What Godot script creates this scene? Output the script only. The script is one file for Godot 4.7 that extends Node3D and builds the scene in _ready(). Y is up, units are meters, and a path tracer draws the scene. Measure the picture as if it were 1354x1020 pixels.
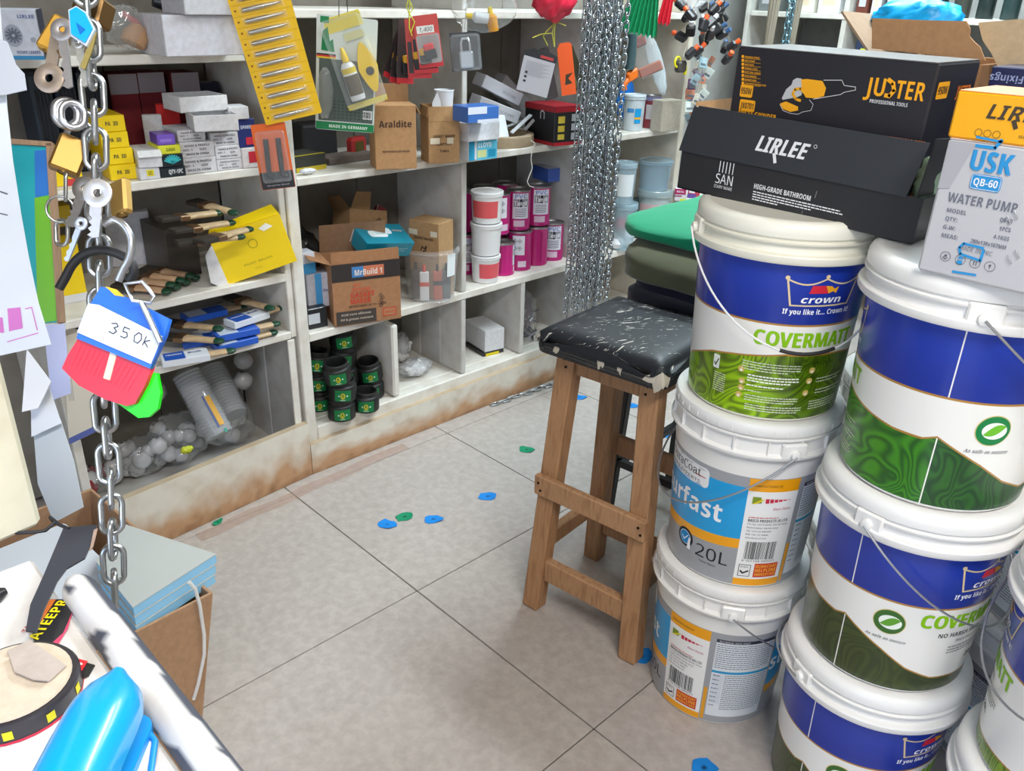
extends Node3D
# A hardware shop seen over its counter. x runs along the shelf wall, y up, z towards the customer. Metres.

const F:=1102.67
const EYE:=Vector3(-1.0372,1.393,1.9762)
const PITCH:=0.4396
const ROLL:=-0.0304
const YAW:=0.7782
const ZS:=-0.09          # front plane of the shelving

var used:={}
var mats:={}
var fonts:={}
var rng:=RandomNumberGenerator.new()
var cam_right: Vector3
var cam_down: Vector3
var cam_fwd: Vector3
var noise_tex:={}

func _ready():
	rng.seed=7
	# ---- camera
	var fw:=Vector3(sin(YAW),0,-cos(YAW))
	var rt:=Vector3(cos(YAW),0,sin(YAW))
	var dn:=Vector3(0,-1,0)
	cam_fwd=fw*cos(PITCH)+dn*sin(PITCH)
	var d2:=dn*cos(PITCH)-fw*sin(PITCH)
	cam_right=rt*cos(ROLL)+d2*sin(ROLL)
	cam_down=d2*cos(ROLL)-rt*sin(ROLL)
	var cam:=Camera3D.new()
	cam.name="camera"
	cam.transform=Transform3D(Basis(cam_right,-cam_down,-cam_fwd),EYE)
	cam.fov=rad_to_deg(2.0*atan(510.0/F))
	cam.near=0.02
	add_child(cam)
	cam.current=true
	# ---- sky, exposure
	var we:=WorldEnvironment.new()
	we.name="world_environment"
	var e:=Environment.new()
	e.background_mode=Environment.BG_SKY
	var sm:=ProceduralSkyMaterial.new()
	sm.sky_top_color=Color(0.62,0.74,0.92)
	sm.sky_horizon_color=Color(0.9,0.93,0.96)
	sm.ground_bottom_color=Color(0.45,0.43,0.4)
	sm.ground_horizon_color=Color(0.75,0.74,0.72)
	sm.energy_multiplier=5.0
	var sky:=Sky.new()
	sky.sky_material=sm
	e.sky=sky
	e.tonemap_mode=Environment.TONE_MAPPER_LINEAR
	e.tonemap_exposure=1.22
	e.sdfgi_enabled=true
	e.ssao_enabled=true
	e.ssil_enabled=true
	we.environment=e
	add_child(we)
	# ---- lamps: three ceiling fittings (built with their light in ceiling_lamp)
	ceiling_lamp(Vector3(-0.95,2.66,2.55),Vector2(1.2,0.3),0.0,4.7,Color(1.0,0.985,0.965),"white ceiling light panel over the customer side of the counter")
	ceiling_lamp(Vector3(1.15,2.66,1.0),Vector2(1.2,0.3),PI/2,5.0,Color(0.93,0.98,1.0),"white ceiling light panel over the middle of the shop floor")
	ceiling_lamp(Vector3(2.1,2.66,0.55),Vector2(1.2,0.3),PI/2,3.4,Color(0.88,0.97,1.0),"white ceiling light panel near the far shelves")
	# ---- the place, then the things
	room()
	shelving()
	stools()
	bucket_stacks()
	cartons_on_buckets()
	left_bay()
	middle_bay()
	right_bay()
	hanging_goods()
	far_corner()
	counter_side()
	chain_and_keys()
	floor_scraps()

# ------------------------------------------------------------------ points from the photograph's measured rays
func ray(px: float,py: float) -> Vector3:
	return cam_right*((px-677.0)/F)+cam_down*((py-510.0)/F)+cam_fwd
func fz(px: float,py: float,z: float) -> Vector3:
	var d:=ray(px,py)
	return EYE+d*((z-EYE.z)/d.z)
func fy(px: float,py: float,y: float) -> Vector3:
	var d:=ray(px,py)
	return EYE+d*((y-EYE.y)/d.y)
func fx(px: float,py: float,x: float) -> Vector3:
	var d:=ray(px,py)
	return EYE+d*((x-EYE.x)/d.x)
func fd(px: float,py: float,t: float) -> Vector3:
	return EYE+ray(px,py)*t

# ------------------------------------------------------------------ naming
func numbered(called: String,parent: Node) -> String:
	var key:=str(parent.get_instance_id())+called
	var n: int=used.get(key,0)
	used[key]=n+1
	return called if n==0 else "%s_%03d" % [called,n]
func tag(o: Node,label: String,category:="",group:=""):
	o.set_meta("label",label)
	if category: o.set_meta("category",category)
	if group: o.set_meta("group",group)
func thing(called: String,label: String,category: String,xf:=Transform3D(),group:="") -> Node3D:
	var o:=Node3D.new()
	o.name=numbered(called,self)
	add_child(o,true)
	o.transform=xf
	tag(o,label,category,group)
	return o
func part(mb: MB,called: String,m: Material,parent: Node,label:="") -> MeshInstance3D:
	var o:=MeshInstance3D.new()
	o.name=numbered(called,parent)
	o.mesh=mb.mesh()
	o.material_override=m
	parent.add_child(o,true)
	if label: o.set_meta("label",label)
	return o
func again(src: MeshInstance3D,called: String,xf: Transform3D,parent: Node) -> MeshInstance3D:
	var o:=MeshInstance3D.new()
	o.name=numbered(called,parent)
	o.mesh=src.mesh
	o.material_override=src.material_override
	o.transform=xf
	parent.add_child(o,true)
	return o
func copy(src: Node3D,called: String,label: String,xf: Transform3D,group:="") -> Node3D:
	var c: Node3D=src.duplicate()
	c.name=numbered(called,self)
	add_child(c,true)
	c.transform=xf
	c.set_meta("label",label)
	if group: c.set_meta("group",group)
	return c
func structure(o: Node):
	o.set_meta("kind","structure")
func node_structure(called: String,label:="") -> Node3D:
	var o:=Node3D.new()
	o.name=called
	add_child(o,true)
	structure(o)
	if label: o.set_meta("label",label)
	return o

func at(p: Vector3,yaw:=0.0) -> Transform3D:
	return Transform3D(Basis(Vector3.UP,yaw),p)
func eul(p: Vector3,rx: float,ry: float,rz: float) -> Transform3D:
	return Transform3D(Basis.from_euler(Vector3(deg_to_rad(rx),deg_to_rad(ry),deg_to_rad(rz))),p)
# a frame with x along `right`, y along `up` (made square), z out of the face
func frame(p: Vector3,right: Vector3,up: Vector3) -> Transform3D:
	var x:=right.normalized()
	var z:=x.cross(up).normalized()
	return Transform3D(Basis(x,z.cross(x),z),p)

# ------------------------------------------------------------------ mesh builder
class MB:
	var v:=PackedVector3Array()
	var n:=PackedVector3Array()
	var uv:=PackedVector2Array()
	var c:=PackedColorArray()
	var col:=Color(1,1,1)
	var xf:=Transform3D()
	var host
	func paint(k: Color) -> MB:
		col=k.srgb_to_linear()
		return self
	func put(t: Transform3D) -> MB:
		xf=t
		return self
	func tri(a: Vector3,b: Vector3,d: Vector3,na: Vector3,nb: Vector3,nd: Vector3,ua:=Vector2(),ub:=Vector2(),ud:=Vector2()):
		a=xf*a; b=xf*b; d=xf*d
		na=(xf.basis*na).normalized(); nb=(xf.basis*nb).normalized(); nd=(xf.basis*nd).normalized()
		if (b-a).cross(d-a).dot(na+nb+nd)>0.0:
			var s:=b; b=d; d=s
			s=nb; nb=nd; nd=s
			var q:=ub; ub=ud; ud=q
		v.append(a); v.append(b); v.append(d)
		n.append(na); n.append(nb); n.append(nd)
		uv.append(ua); uv.append(ub); uv.append(ud)
		c.append(col); c.append(col); c.append(col)
	func quad(a: Vector3,b: Vector3,d: Vector3,e: Vector3,nn: Vector3,ua:=Vector2(0,1),ub:=Vector2(1,1),ud:=Vector2(1,0),ue:=Vector2(0,0)):
		tri(a,b,d,nn,nn,nn,ua,ub,ud)
		tri(a,d,e,nn,nn,nn,ua,ud,ue)
	# box with its base centre at the origin of t
	func box(s: Vector3,t:=Transform3D(),bev:=0.0015) -> MB:
		var keep:=xf
		xf=xf*t
		var h:=s*0.5
		var b:=minf(bev,minf(h.x,minf(h.y,h.z))*0.49)
		var o:=Vector3(0,h.y,0)
		for ax in 3:
			for sg in [-1.0,1.0]:
				var nn:=Vector3(); nn[ax]=sg
				var a1:=(ax+1) % 3
				var a2:=(ax+2) % 3
				var p:=[]
				for k in [[-1,-1],[1,-1],[1,1],[-1,1]]:
					var q:=Vector3(); q[ax]=sg*h[ax]; q[a1]=k[0]*(h[a1]-b); q[a2]=k[1]*(h[a2]-b)
					p.append(q+o)
				quad(p[0],p[1],p[2],p[3],nn)
		if b>0.0:
			for ax in 3:      # edges along ax
				var a1:=(ax+1) % 3
				var a2:=(ax+2) % 3
				for s1 in [-1.0,1.0]:
					for s2 in [-1.0,1.0]:
						var p:=[]
						for sg in [-1.0,1.0]:
							var q:=Vector3(); q[ax]=sg*(h[ax]-b); q[a1]=s1*h[a1]; q[a2]=s2*(h[a2]-b)
							var r:=Vector3(); r[ax]=q[ax]; r[a1]=s1*(h[a1]-b); r[a2]=s2*h[a2]
							p.append(q+o); p.append(r+o)
						var nn:=Vector3(); nn[a1]=s1; nn[a2]=s2
						quad(p[0],p[1],p[3],p[2],nn.normalized())
			for s1 in [-1.0,1.0]:
				for s2 in [-1.0,1.0]:
					for s3 in [-1.0,1.0]:
						var g:=Vector3(s1,s2,s3)
						var m:=Vector3(s1,s2,s3)*(h-Vector3(b,b,b))
						var nn:=g.normalized()
						tri(m+Vector3(s1*b,0,0)+o,m+Vector3(0,s2*b,0)+o,m+Vector3(0,0,s3*b)+o,nn,nn,nn)
		xf=keep
		return self
	# profile of (r, y) turned about y; corners sharper than ~35 degrees stay hard
	func lathe(pr: Array,seg:=32,t:=Transform3D(),from:=0.0,to:=TAU,soft:=0.82,v0:=0.0,v1:=1.0) -> MB:
		var keep:=xf
		xf=xf*t
		var ns:=[]
		for i in pr.size()-1:
			var dd: Vector2=pr[i+1]-pr[i]
			ns.append(Vector2(dd.y,-dd.x).normalized())
		for i in pr.size()-1:
			var p0: Vector2=pr[i]
			var p1: Vector2=pr[i+1]
			var n0: Vector2=ns[i]
			var n1: Vector2=ns[i]
			if i>0 and ns[i-1].dot(ns[i])>soft: n0=(ns[i-1]+ns[i]).normalized()
			if i<ns.size()-1 and ns[i+1].dot(ns[i])>soft: n1=(ns[i+1]+ns[i]).normalized()
			for k in seg:
				var a:=from+(to-from)*k/seg
				var b:=from+(to-from)*(k+1)/seg
				var da:=Vector2(sin(a),cos(a))
				var db:=Vector2(sin(b),cos(b))
				var A:=Vector3(p0.x*da.x,p0.y,p0.x*da.y)
				var B:=Vector3(p0.x*db.x,p0.y,p0.x*db.y)
				var Cc:=Vector3(p1.x*db.x,p1.y,p1.x*db.y)
				var D:=Vector3(p1.x*da.x,p1.y,p1.x*da.y)
				var nA:=Vector3(n0.x*da.x,n0.y,n0.x*da.y)
				var nB:=Vector3(n0.x*db.x,n0.y,n0.x*db.y)
				var nC:=Vector3(n1.x*db.x,n1.y,n1.x*db.y)
				var nD:=Vector3(n1.x*da.x,n1.y,n1.x*da.y)
				var u0:=float(k)/seg
				var u1:=float(k+1)/seg
				var w0:=lerpf(v1,v0,float(i)/(pr.size()-1))
				var w1:=lerpf(v1,v0,float(i+1)/(pr.size()-1))
				if p0.x>1e-6: tri(A,B,Cc,nA,nB,nC,Vector2(u0,w0),Vector2(u1,w0),Vector2(u1,w1))
				if p1.x>1e-6: tri(A,Cc,D,nA,nC,nD,Vector2(u0,w0),Vector2(u1,w1),Vector2(u0,w1))
		xf=keep
		return self
	func tube(pts: Array,r: float,seg:=8,closed:=false,radii:=[]) -> MB:
		var m:=pts.size()
		var fr:=[]
		var prev:=Vector3()
		for i in m:
			var d: Vector3
			if closed: d=pts[(i+1) % m]-pts[(i+m-1) % m]
			else: d=pts[mini(i+1,m-1)]-pts[maxi(i-1,0)]
			d=d.normalized()
			var u: Vector3
			if i==0: u=d.cross(Vector3.UP if absf(d.y)<0.9 else Vector3.RIGHT).normalized()
			else: u=(prev-d*prev.dot(d)).normalized()
			prev=u
			fr.append([u,d.cross(u)])
		for i in (m if closed else m-1):
			var j:=(i+1) % m
			var ri: float=radii[i] if radii.size() else r
			var rj: float=radii[j] if radii.size() else r
			for k in seg:
				var a:=TAU*k/seg
				var b:=TAU*(k+1)/seg
				var na: Vector3=fr[i][0]*cos(a)+fr[i][1]*sin(a)
				var nb: Vector3=fr[i][0]*cos(b)+fr[i][1]*sin(b)
				var nc: Vector3=fr[j][0]*cos(b)+fr[j][1]*sin(b)
				var nd: Vector3=fr[j][0]*cos(a)+fr[j][1]*sin(a)
				tri(pts[i]+na*ri,pts[i]+nb*ri,pts[j]+nc*rj,na,nb,nc,Vector2(float(k)/seg,float(i)/m),Vector2(float(k+1)/seg,float(i)/m),Vector2(float(k+1)/seg,float(i+1)/m))
				tri(pts[i]+na*ri,pts[j]+nc*rj,pts[j]+nd*rj,na,nc,nd,Vector2(float(k)/seg,float(i)/m),Vector2(float(k+1)/seg,float(i+1)/m),Vector2(float(k)/seg,float(i+1)/m))
		if not closed:
			for e in [0,m-1]:
				var dd: Vector3=(pts[0]-pts[1]).normalized() if e==0 else (pts[m-1]-pts[m-2]).normalized()
				var re: float=radii[e] if radii.size() else r
				for k in range(1,seg-1):
					var q:=[]
					for kk in [0,k,k+1]:
						var a: float=TAU*kk/seg
						q.append(pts[e]+(fr[e][0]*cos(a)+fr[e][1]*sin(a))*re)
					tri(q[0],q[1],q[2],dd,dd,dd)
		return self
	# outline in the xy plane pushed out along z from 0 to depth
	func prism(poly: PackedVector2Array,depth: float,t:=Transform3D(),soft:=false) -> MB:
		var keep:=xf
		xf=xf*t
		var ids:=Geometry2D.triangulate_polygon(poly)
		var lo:=poly[0]
		var hi:=poly[0]
		var area:=0.0
		for i in poly.size():
			lo=lo.min(poly[i]); hi=hi.max(poly[i])
			area+=poly[i].cross(poly[(i+1) % poly.size()])
		var sp:=(hi-lo).max(Vector2(1e-6,1e-6))
		for i in range(0,ids.size(),3):
			var p:=[]
			var u:=[]
			for k in 3:
				var q:=poly[ids[i+k]]
				p.append(q)
				u.append(Vector2((q.x-lo.x)/sp.x,1.0-(q.y-lo.y)/sp.y))
			for s in [[0.0,-1.0],[depth,1.0]]:
				var nn:=Vector3(0,0,s[1])
				tri(Vector3(p[0].x,p[0].y,s[0]),Vector3(p[1].x,p[1].y,s[0]),Vector3(p[2].x,p[2].y,s[0]),nn,nn,nn,u[0],u[1],u[2])
		var sg:=1.0 if area>0 else -1.0
		var m:=poly.size()
		for i in m:
			var a:=poly[i]
			var b:=poly[(i+1) % m]
			var e:=(b-a).normalized()
			var nn:=Vector3(e.y,-e.x,0)*sg
			var na:=nn
			var nb:=nn
			if soft:
				var e0:=(a-poly[(i+m-1) % m]).normalized()
				var e2:=(poly[(i+2) % m]-b).normalized()
				na=(nn+Vector3(e0.y,-e0.x,0)*sg).normalized()
				nb=(nn+Vector3(e2.y,-e2.x,0)*sg).normalized()
			tri(Vector3(a.x,a.y,0),Vector3(b.x,b.y,0),Vector3(b.x,b.y,depth),na,nb,nb)
			tri(Vector3(a.x,a.y,0),Vector3(b.x,b.y,depth),Vector3(a.x,a.y,depth),na,nb,na)
		xf=keep
		return self
	# grid of points as a smooth surface; thick > 0 gives it a back and rims
	func sheet(g: Array,thick:=0.0,closed_u:=false) -> MB:
		var rows:=g.size()
		var cols: int=g[0].size()
		var nr:=[]
		for i in rows:
			var row:=[]
			for j in cols:
				var du: Vector3
				if closed_u: du=g[i][(j+1) % cols]-g[i][(j+cols-1) % cols]
				else: du=g[i][mini(j+1,cols-1)]-g[i][maxi(j-1,0)]
				var dv: Vector3=g[mini(i+1,rows-1)][j]-g[maxi(i-1,0)][j]
				row.append(du.cross(dv).normalized())
			nr.append(row)
		var cc:=cols if closed_u else cols-1
		for i in rows-1:
			for j in cc:
				var k:=(j+1) % cols
				var ua:=Vector2(float(j)/cc,float(i)/(rows-1))
				var ub:=Vector2(float(j+1)/cc,float(i)/(rows-1))
				var ud:=Vector2(float(j+1)/cc,float(i+1)/(rows-1))
				var ue:=Vector2(float(j)/cc,float(i+1)/(rows-1))
				tri(g[i][j],g[i][k],g[i+1][k],nr[i][j],nr[i][k],nr[i+1][k],ua,ub,ud)
				tri(g[i][j],g[i+1][k],g[i+1][j],nr[i][j],nr[i+1][k],nr[i+1][j],ua,ud,ue)
				if thick>0.0:
					var a: Vector3=g[i][j]-nr[i][j]*thick
					var b: Vector3=g[i][k]-nr[i][k]*thick
					var d: Vector3=g[i+1][k]-nr[i+1][k]*thick
					var e: Vector3=g[i+1][j]-nr[i+1][j]*thick
					tri(a,b,d,-nr[i][j],-nr[i][k],-nr[i+1][k],ua,ub,ud)
					tri(a,d,e,-nr[i][j],-nr[i+1][k],-nr[i+1][j],ua,ud,ue)
					if i==0: quad(g[i][j],g[i][k],b,a,(g[0][j]-g[1][j]).normalized(),ua,ub,ub,ua)
					if i==rows-2: quad(g[i+1][j],g[i+1][k],d,e,(g[i+1][j]-g[i][j]).normalized(),ue,ud,ud,ue)
					if not closed_u:
						if j==0: quad(g[i][j],g[i+1][j],e,a,(g[i][0]-g[i][1]).normalized(),ua,ue,ue,ua)
						if j==cc-1: quad(g[i][k],g[i+1][k],d,b,(g[i][k]-g[i][j]).normalized(),ub,ud,ud,ub)
		return self
	# lettering: cap height h, baseline start/centre/end at t's origin; width > 0 fits; skew leans; wrap bends it round y with that radius
	func text(s: String,h: float,t:=Transform3D(),o:={}) -> MB:
		var inf: Dictionary=host.font_of(o.get("font","sans"),o.get("bold",false))
		var tm:=TextMesh.new()
		tm.font=inf.font
		tm.font_size=64
		tm.pixel_size=0.01
		tm.depth=0.0
		tm.curve_step=o.get("curve",2.0)
		tm.text=s
		var ar:=tm.get_mesh_arrays()
		if ar.size()==0 or ar[0]==null or ar[0].size()==0: return self
		var P: PackedVector3Array=ar[0]
		var lo:=1e9
		var hi:=-1e9
		for p in P:
			lo=minf(lo,p.x); hi=maxf(hi,p.x)
		var k: float=h/inf.cap
		var sx:=k
		if o.has("width"): sx=o.width/maxf(hi-lo,1e-6)
		var al: String=o.get("align","l")
		var x0:=lo if al=="l" else ((lo+hi)*0.5 if al=="c" else hi)
		var keep:=xf
		if not o.has("wrap"): xf=xf*t
		var sk: float=o.get("skew",0.0)
		var wrap=o.get("wrap")
		var I: PackedInt32Array=ar[12] if ar[12]!=null else PackedInt32Array(range(P.size()))
		for i in range(0,I.size(),3):
			var q:=[]
			for j in 3:
				var p: Vector3=P[I[i+j]]
				var y: float=(p.y-inf.base)*k
				var w:=Vector2((p.x-x0)*sx+y*sk,y)
				if wrap!=null: w+=Vector2(t.origin.x,t.origin.y)
				q.append(w)
			if wrap!=null:
				_wrapped(q[0],q[1],q[2],wrap,0)
			else:
				var nn:=Vector3(0,0,1)
				tri(Vector3(q[0].x,q[0].y,0),Vector3(q[1].x,q[1].y,0),Vector3(q[2].x,q[2].y,0),nn,nn,nn)
		xf=keep
		return self
	func _wrapped(a: Vector2,b: Vector2,d: Vector2,wrap: Callable,depth: int):
		var w:=maxf(absf(a.x-b.x),maxf(absf(b.x-d.x),absf(a.x-d.x)))
		if w>0.012 and depth<5:
			var lab:=(a-b).length()
			var lbd:=(b-d).length()
			var lad:=(a-d).length()
			if lab>=lbd and lab>=lad:
				var m:=(a+b)*0.5
				_wrapped(a,m,d,wrap,depth+1); _wrapped(m,b,d,wrap,depth+1)
			elif lbd>=lad:
				var m:=(b+d)*0.5
				_wrapped(a,b,m,wrap,depth+1); _wrapped(a,m,d,wrap,depth+1)
			else:
				var m:=(a+d)*0.5
				_wrapped(a,b,m,wrap,depth+1); _wrapped(m,b,d,wrap,depth+1)
			return
		var A: Array=wrap.call(a)
		var B: Array=wrap.call(b)
		var D: Array=wrap.call(d)
		tri(A[0],B[0],D[0],A[1],B[1],D[1])
	# flat outline bent by the same kind of wrap, or flat when wrap is empty
	func flat(poly: PackedVector2Array,t:=Transform3D(),wrap=null) -> MB:
		var keep:=xf
		xf=xf*t
		var ids:=Geometry2D.triangulate_polygon(poly)
		for i in range(0,ids.size(),3):
			if wrap!=null: _wrapped(poly[ids[i]],poly[ids[i+1]],poly[ids[i+2]],wrap,0)
			else:
				var nn:=Vector3(0,0,1)
				var a:=poly[ids[i]]
				var b:=poly[ids[i+1]]
				var d:=poly[ids[i+2]]
				tri(Vector3(a.x,a.y,0),Vector3(b.x,b.y,0),Vector3(d.x,d.y,0),nn,nn,nn)
		xf=keep
		return self
	func bar(x0: float,y0: float,x1: float,y1: float,t:=Transform3D(),wrap=null) -> MB:
		return flat(PackedVector2Array([Vector2(x0,y0),Vector2(x1,y0),Vector2(x1,y1),Vector2(x0,y1)]),t,wrap)
	# an open band of given width following 2D points
	func stroke(pts: Array,w: float,t:=Transform3D(),wrap=null,closed:=false) -> MB:
		var m:=pts.size()
		for i in (m if closed else m-1):
			var a: Vector2=pts[i]
			var b: Vector2=pts[(i+1) % m]
			var e:=(b-a).normalized()
			var s:=Vector2(-e.y,e.x)*w*0.5
			var x:=e*w*0.25
			flat(PackedVector2Array([a-s-x,b-s+x,b+s+x,a+s-x]),t,wrap)
		return self
	func mesh() -> ArrayMesh:
		var ar:=[]
		ar.resize(Mesh.ARRAY_MAX)
		ar[Mesh.ARRAY_VERTEX]=v
		ar[Mesh.ARRAY_NORMAL]=n
		ar[Mesh.ARRAY_TEX_UV]=uv
		ar[Mesh.ARRAY_COLOR]=c
		var am:=ArrayMesh.new()
		if v.size(): am.add_surface_from_arrays(Mesh.PRIMITIVE_TRIANGLES,ar)
		return am

func mb(k:=Color(1,1,1)) -> MB:
	var m:=MB.new()
	m.host=self
	m.paint(k)
	return m
func font_of(kind: String,bold: bool) -> Dictionary:
	var key:=kind+str(bold)
	if not fonts.has(key):
		var f:=SystemFont.new()
		f.font_names=PackedStringArray([{"sans": "Droid Sans","serif": "Droid Serif","mono": "Droid Sans Mono"}[kind]])
		f.font_weight=700 if bold else 400
		var tm:=TextMesh.new()
		tm.font=f
		tm.font_size=64
		tm.pixel_size=0.01
		tm.depth=0.0
		tm.text="H"
		var bb:=tm.get_aabb()
		fonts[key]={"font": f,"cap": bb.size.y,"base": bb.position.y}
		var P: PackedVector3Array=tm.get_mesh_arrays()[0]
		var lo:=1e9
		var hi:=-1e9
		for p in P:
			lo=minf(lo,p.y); hi=maxf(hi,p.y)
		fonts[key].cap=hi-lo
		fonts[key].base=lo
	return fonts[key]
func arc(c: Vector2,r: float,a0: float,a1: float,k: int,ry:=-1.0) -> PackedVector2Array:
	var p:=PackedVector2Array()
	for i in k+1:
		var a:=deg_to_rad(lerpf(a0,a1,float(i)/k))
		p.append(c+Vector2(cos(a)*r,sin(a)*(ry if ry>0 else r)))
	return p
func disc(c: Vector2,r: float,k:=20,ry:=-1.0) -> PackedVector2Array:
	var p:=arc(c,r,0,360.0-360.0/k,k-1,ry)
	return p
func rrect(x0: float,y0: float,x1: float,y1: float,r: float) -> PackedVector2Array:
	var p:=PackedVector2Array()
	p.append_array(arc(Vector2(x1-r,y1-r),r,0,90,4))
	p.append_array(arc(Vector2(x0+r,y1-r),r,90,180,4))
	p.append_array(arc(Vector2(x0+r,y0+r),r,180,270,4))
	p.append_array(arc(Vector2(x1-r,y0+r),r,270,360,4))
	return p

# ------------------------------------------------------------------ materials
func ntex(kind: String) -> Texture2D:
	if noise_tex.has(kind): return noise_tex[kind]
	var n:=FastNoiseLite.new()
	var t:=NoiseTexture2D.new()
	t.width=512; t.height=512
	t.seamless=true
	t.generate_mipmaps=false
	var g:=Gradient.new()
	match kind:
		"fine":
			n.frequency=0.06; n.fractal_octaves=4; n.seed=3
			g.set_color(0,Color(0.95,0.95,0.95)); g.set_color(1,Color(1,1,1))
		"blotch":
			n.frequency=0.012; n.fractal_octaves=5; n.seed=11
			g.offsets=PackedFloat32Array([0.0,0.35,0.6,1.0])
			g.colors=PackedColorArray([Color(0.90,0.88,0.85),Color(0.96,0.95,0.94),Color(0.985,0.985,0.98),Color(1,1,1)])
		"tile":
			n.frequency=0.03; n.fractal_octaves=5; n.seed=5; n.fractal_gain=0.62
			g.offsets=PackedFloat32Array([0.0,0.32,0.45,0.55,0.68,1.0])
			g.colors=PackedColorArray([Color(0.90,0.885,0.87),Color(0.935,0.925,0.918),Color(0.95,0.945,0.94),Color(0.955,0.95,0.946),Color(0.985,0.98,0.972),Color(1,1,1)])
		"speck":
			n.noise_type=FastNoiseLite.TYPE_CELLULAR; n.frequency=0.035; n.seed=9; n.fractal_type=FastNoiseLite.FRACTAL_NONE
			n.cellular_return_type=FastNoiseLite.RETURN_DISTANCE
			g.offsets=PackedFloat32Array([0.0,0.10,0.22,1.0])
			g.colors=PackedColorArray([Color(0.87,0.85,0.83),Color(0.94,0.93,0.925),Color(1,1,1),Color(1,1,1)])
		"card":
			n.frequency=0.03; n.fractal_octaves=5; n.seed=21; n.fractal_gain=0.65
			g.set_color(0,Color(0.90,0.89,0.88)); g.set_color(1,Color(1,1,1))
		"wood":
			n.frequency=0.02; n.fractal_octaves=4; n.seed=31
			n.domain_warp_enabled=true; n.domain_warp_amplitude=12.0
			g.offsets=PackedFloat32Array([0.0,0.38,0.5,0.62,1.0])
			g.colors=PackedColorArray([Color(0.80,0.74,0.69),Color(0.90,0.87,0.84),Color(0.97,0.95,0.92),Color(0.92,0.89,0.86),Color(1,1,1)])
	t.noise=n
	t.color_ramp=g
	noise_tex[kind]=t
	return t
func M(key: String,col:=Color(1,1,1),rough:=0.6,tex:="",scale:=3.0,o:={}) -> StandardMaterial3D:
	if mats.has(key): return mats[key]
	var m:=StandardMaterial3D.new()
	m.resource_name=key
	m.albedo_color=col
	m.roughness=rough
	m.vertex_color_use_as_albedo=true
	m.metallic=o.get("metal",0.0)
	if tex:
		m.albedo_texture=ntex(tex)
		m.uv1_triplanar=true
		m.uv1_scale=o.get("scale3",Vector3(scale,scale,scale))
	if o.has("clear"):
		m.clearcoat_enabled=true
		m.clearcoat=o.clear
		m.clearcoat_roughness=0.12
	if o.has("relief"):
		m.heightmap_enabled=true
		m.heightmap_texture=ntex(o.get("rtex",tex if tex else "fine"))
		m.heightmap_scale=o.relief
		m.uv1_triplanar=true
		m.uv1_scale=o.get("scale3",Vector3(scale,scale,scale))
	if o.has("spec"): m.metallic_specular=o.spec
	if o.has("alpha"):
		m.transparency=BaseMaterial3D.TRANSPARENCY_ALPHA
		m.albedo_color.a=o.alpha
	if o.has("back"):
		m.backlight_enabled=true
		m.backlight=o.back
	if o.has("rim"):
		m.rim_enabled=true
		m.rim=o.rim
	mats[key]=m
	return m
func nth(k: int) -> String:
	return ["first","second","third","fourth","fifth","sixth","seventh","eighth","ninth","tenth","eleventh","twelfth","thirteenth","fourteenth","fifteenth","sixteenth","seventeenth","eighteenth","nineteenth","twentieth","last"][k]
func C(r: int,g: int,b: int) -> Color:
	return Color8(r,g,b)
# stock materials; colour comes from the vertices where the name starts with v_
func m_card() -> Material: return M("cardboard",Color(1,1,1),0.85,"card",3.0)
func m_gloss() -> Material: return M("printed_card",Color(1,1,1),0.42,"",1.0,{"clear": 0.25})
func m_matt() -> Material: return M("matt_print",Color(1,1,1),0.75)
func m_ink() -> Material: return M("ink",Color(1,1,1),0.55)
func m_plastic() -> Material: return M("plastic",Color(1,1,1),0.36)
func m_soft() -> Material: return M("soft_plastic",Color(1,1,1),0.55,"fine",3.0,{"back": Color(0.25,0.25,0.25)})
func m_paint() -> Material: return M("white_painted_wood",Color(1,1,1),0.55,"blotch",1.7,{"relief": 0.05,"rtex": "fine"})
func m_wood() -> Material: return M("bare_wood",Color(1,1,1),0.65,"wood",4.0,{"scale3": Vector3(7,0.8,7),"relief": 0.03})
func m_steel() -> Material: return M("steel",Color(1,1,1),0.28,"",1.0,{"metal": 1.0})
func m_rough_steel() -> Material: return M("dull_steel",Color(1,1,1),0.42,"fine",6.0,{"metal": 0.9})
func m_cloth() -> Material: return M("cloth",Color(1,1,1),0.95,"fine",14.0,{"rim": 0.4,"relief": 0.05})
func m_rubber() -> Material: return M("black_rubber",Color(1,1,1),0.5,"fine",5.0)
func m_clear() -> Material: return M("clear_film",Color(0.93,0.96,0.97),0.08,"",1.0,{"alpha": 0.1})
func m_cloudy() -> Material: return M("cloudy_plastic",Color(0.86,0.92,0.95),0.2,"",1.0,{"alpha": 0.42})

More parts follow.
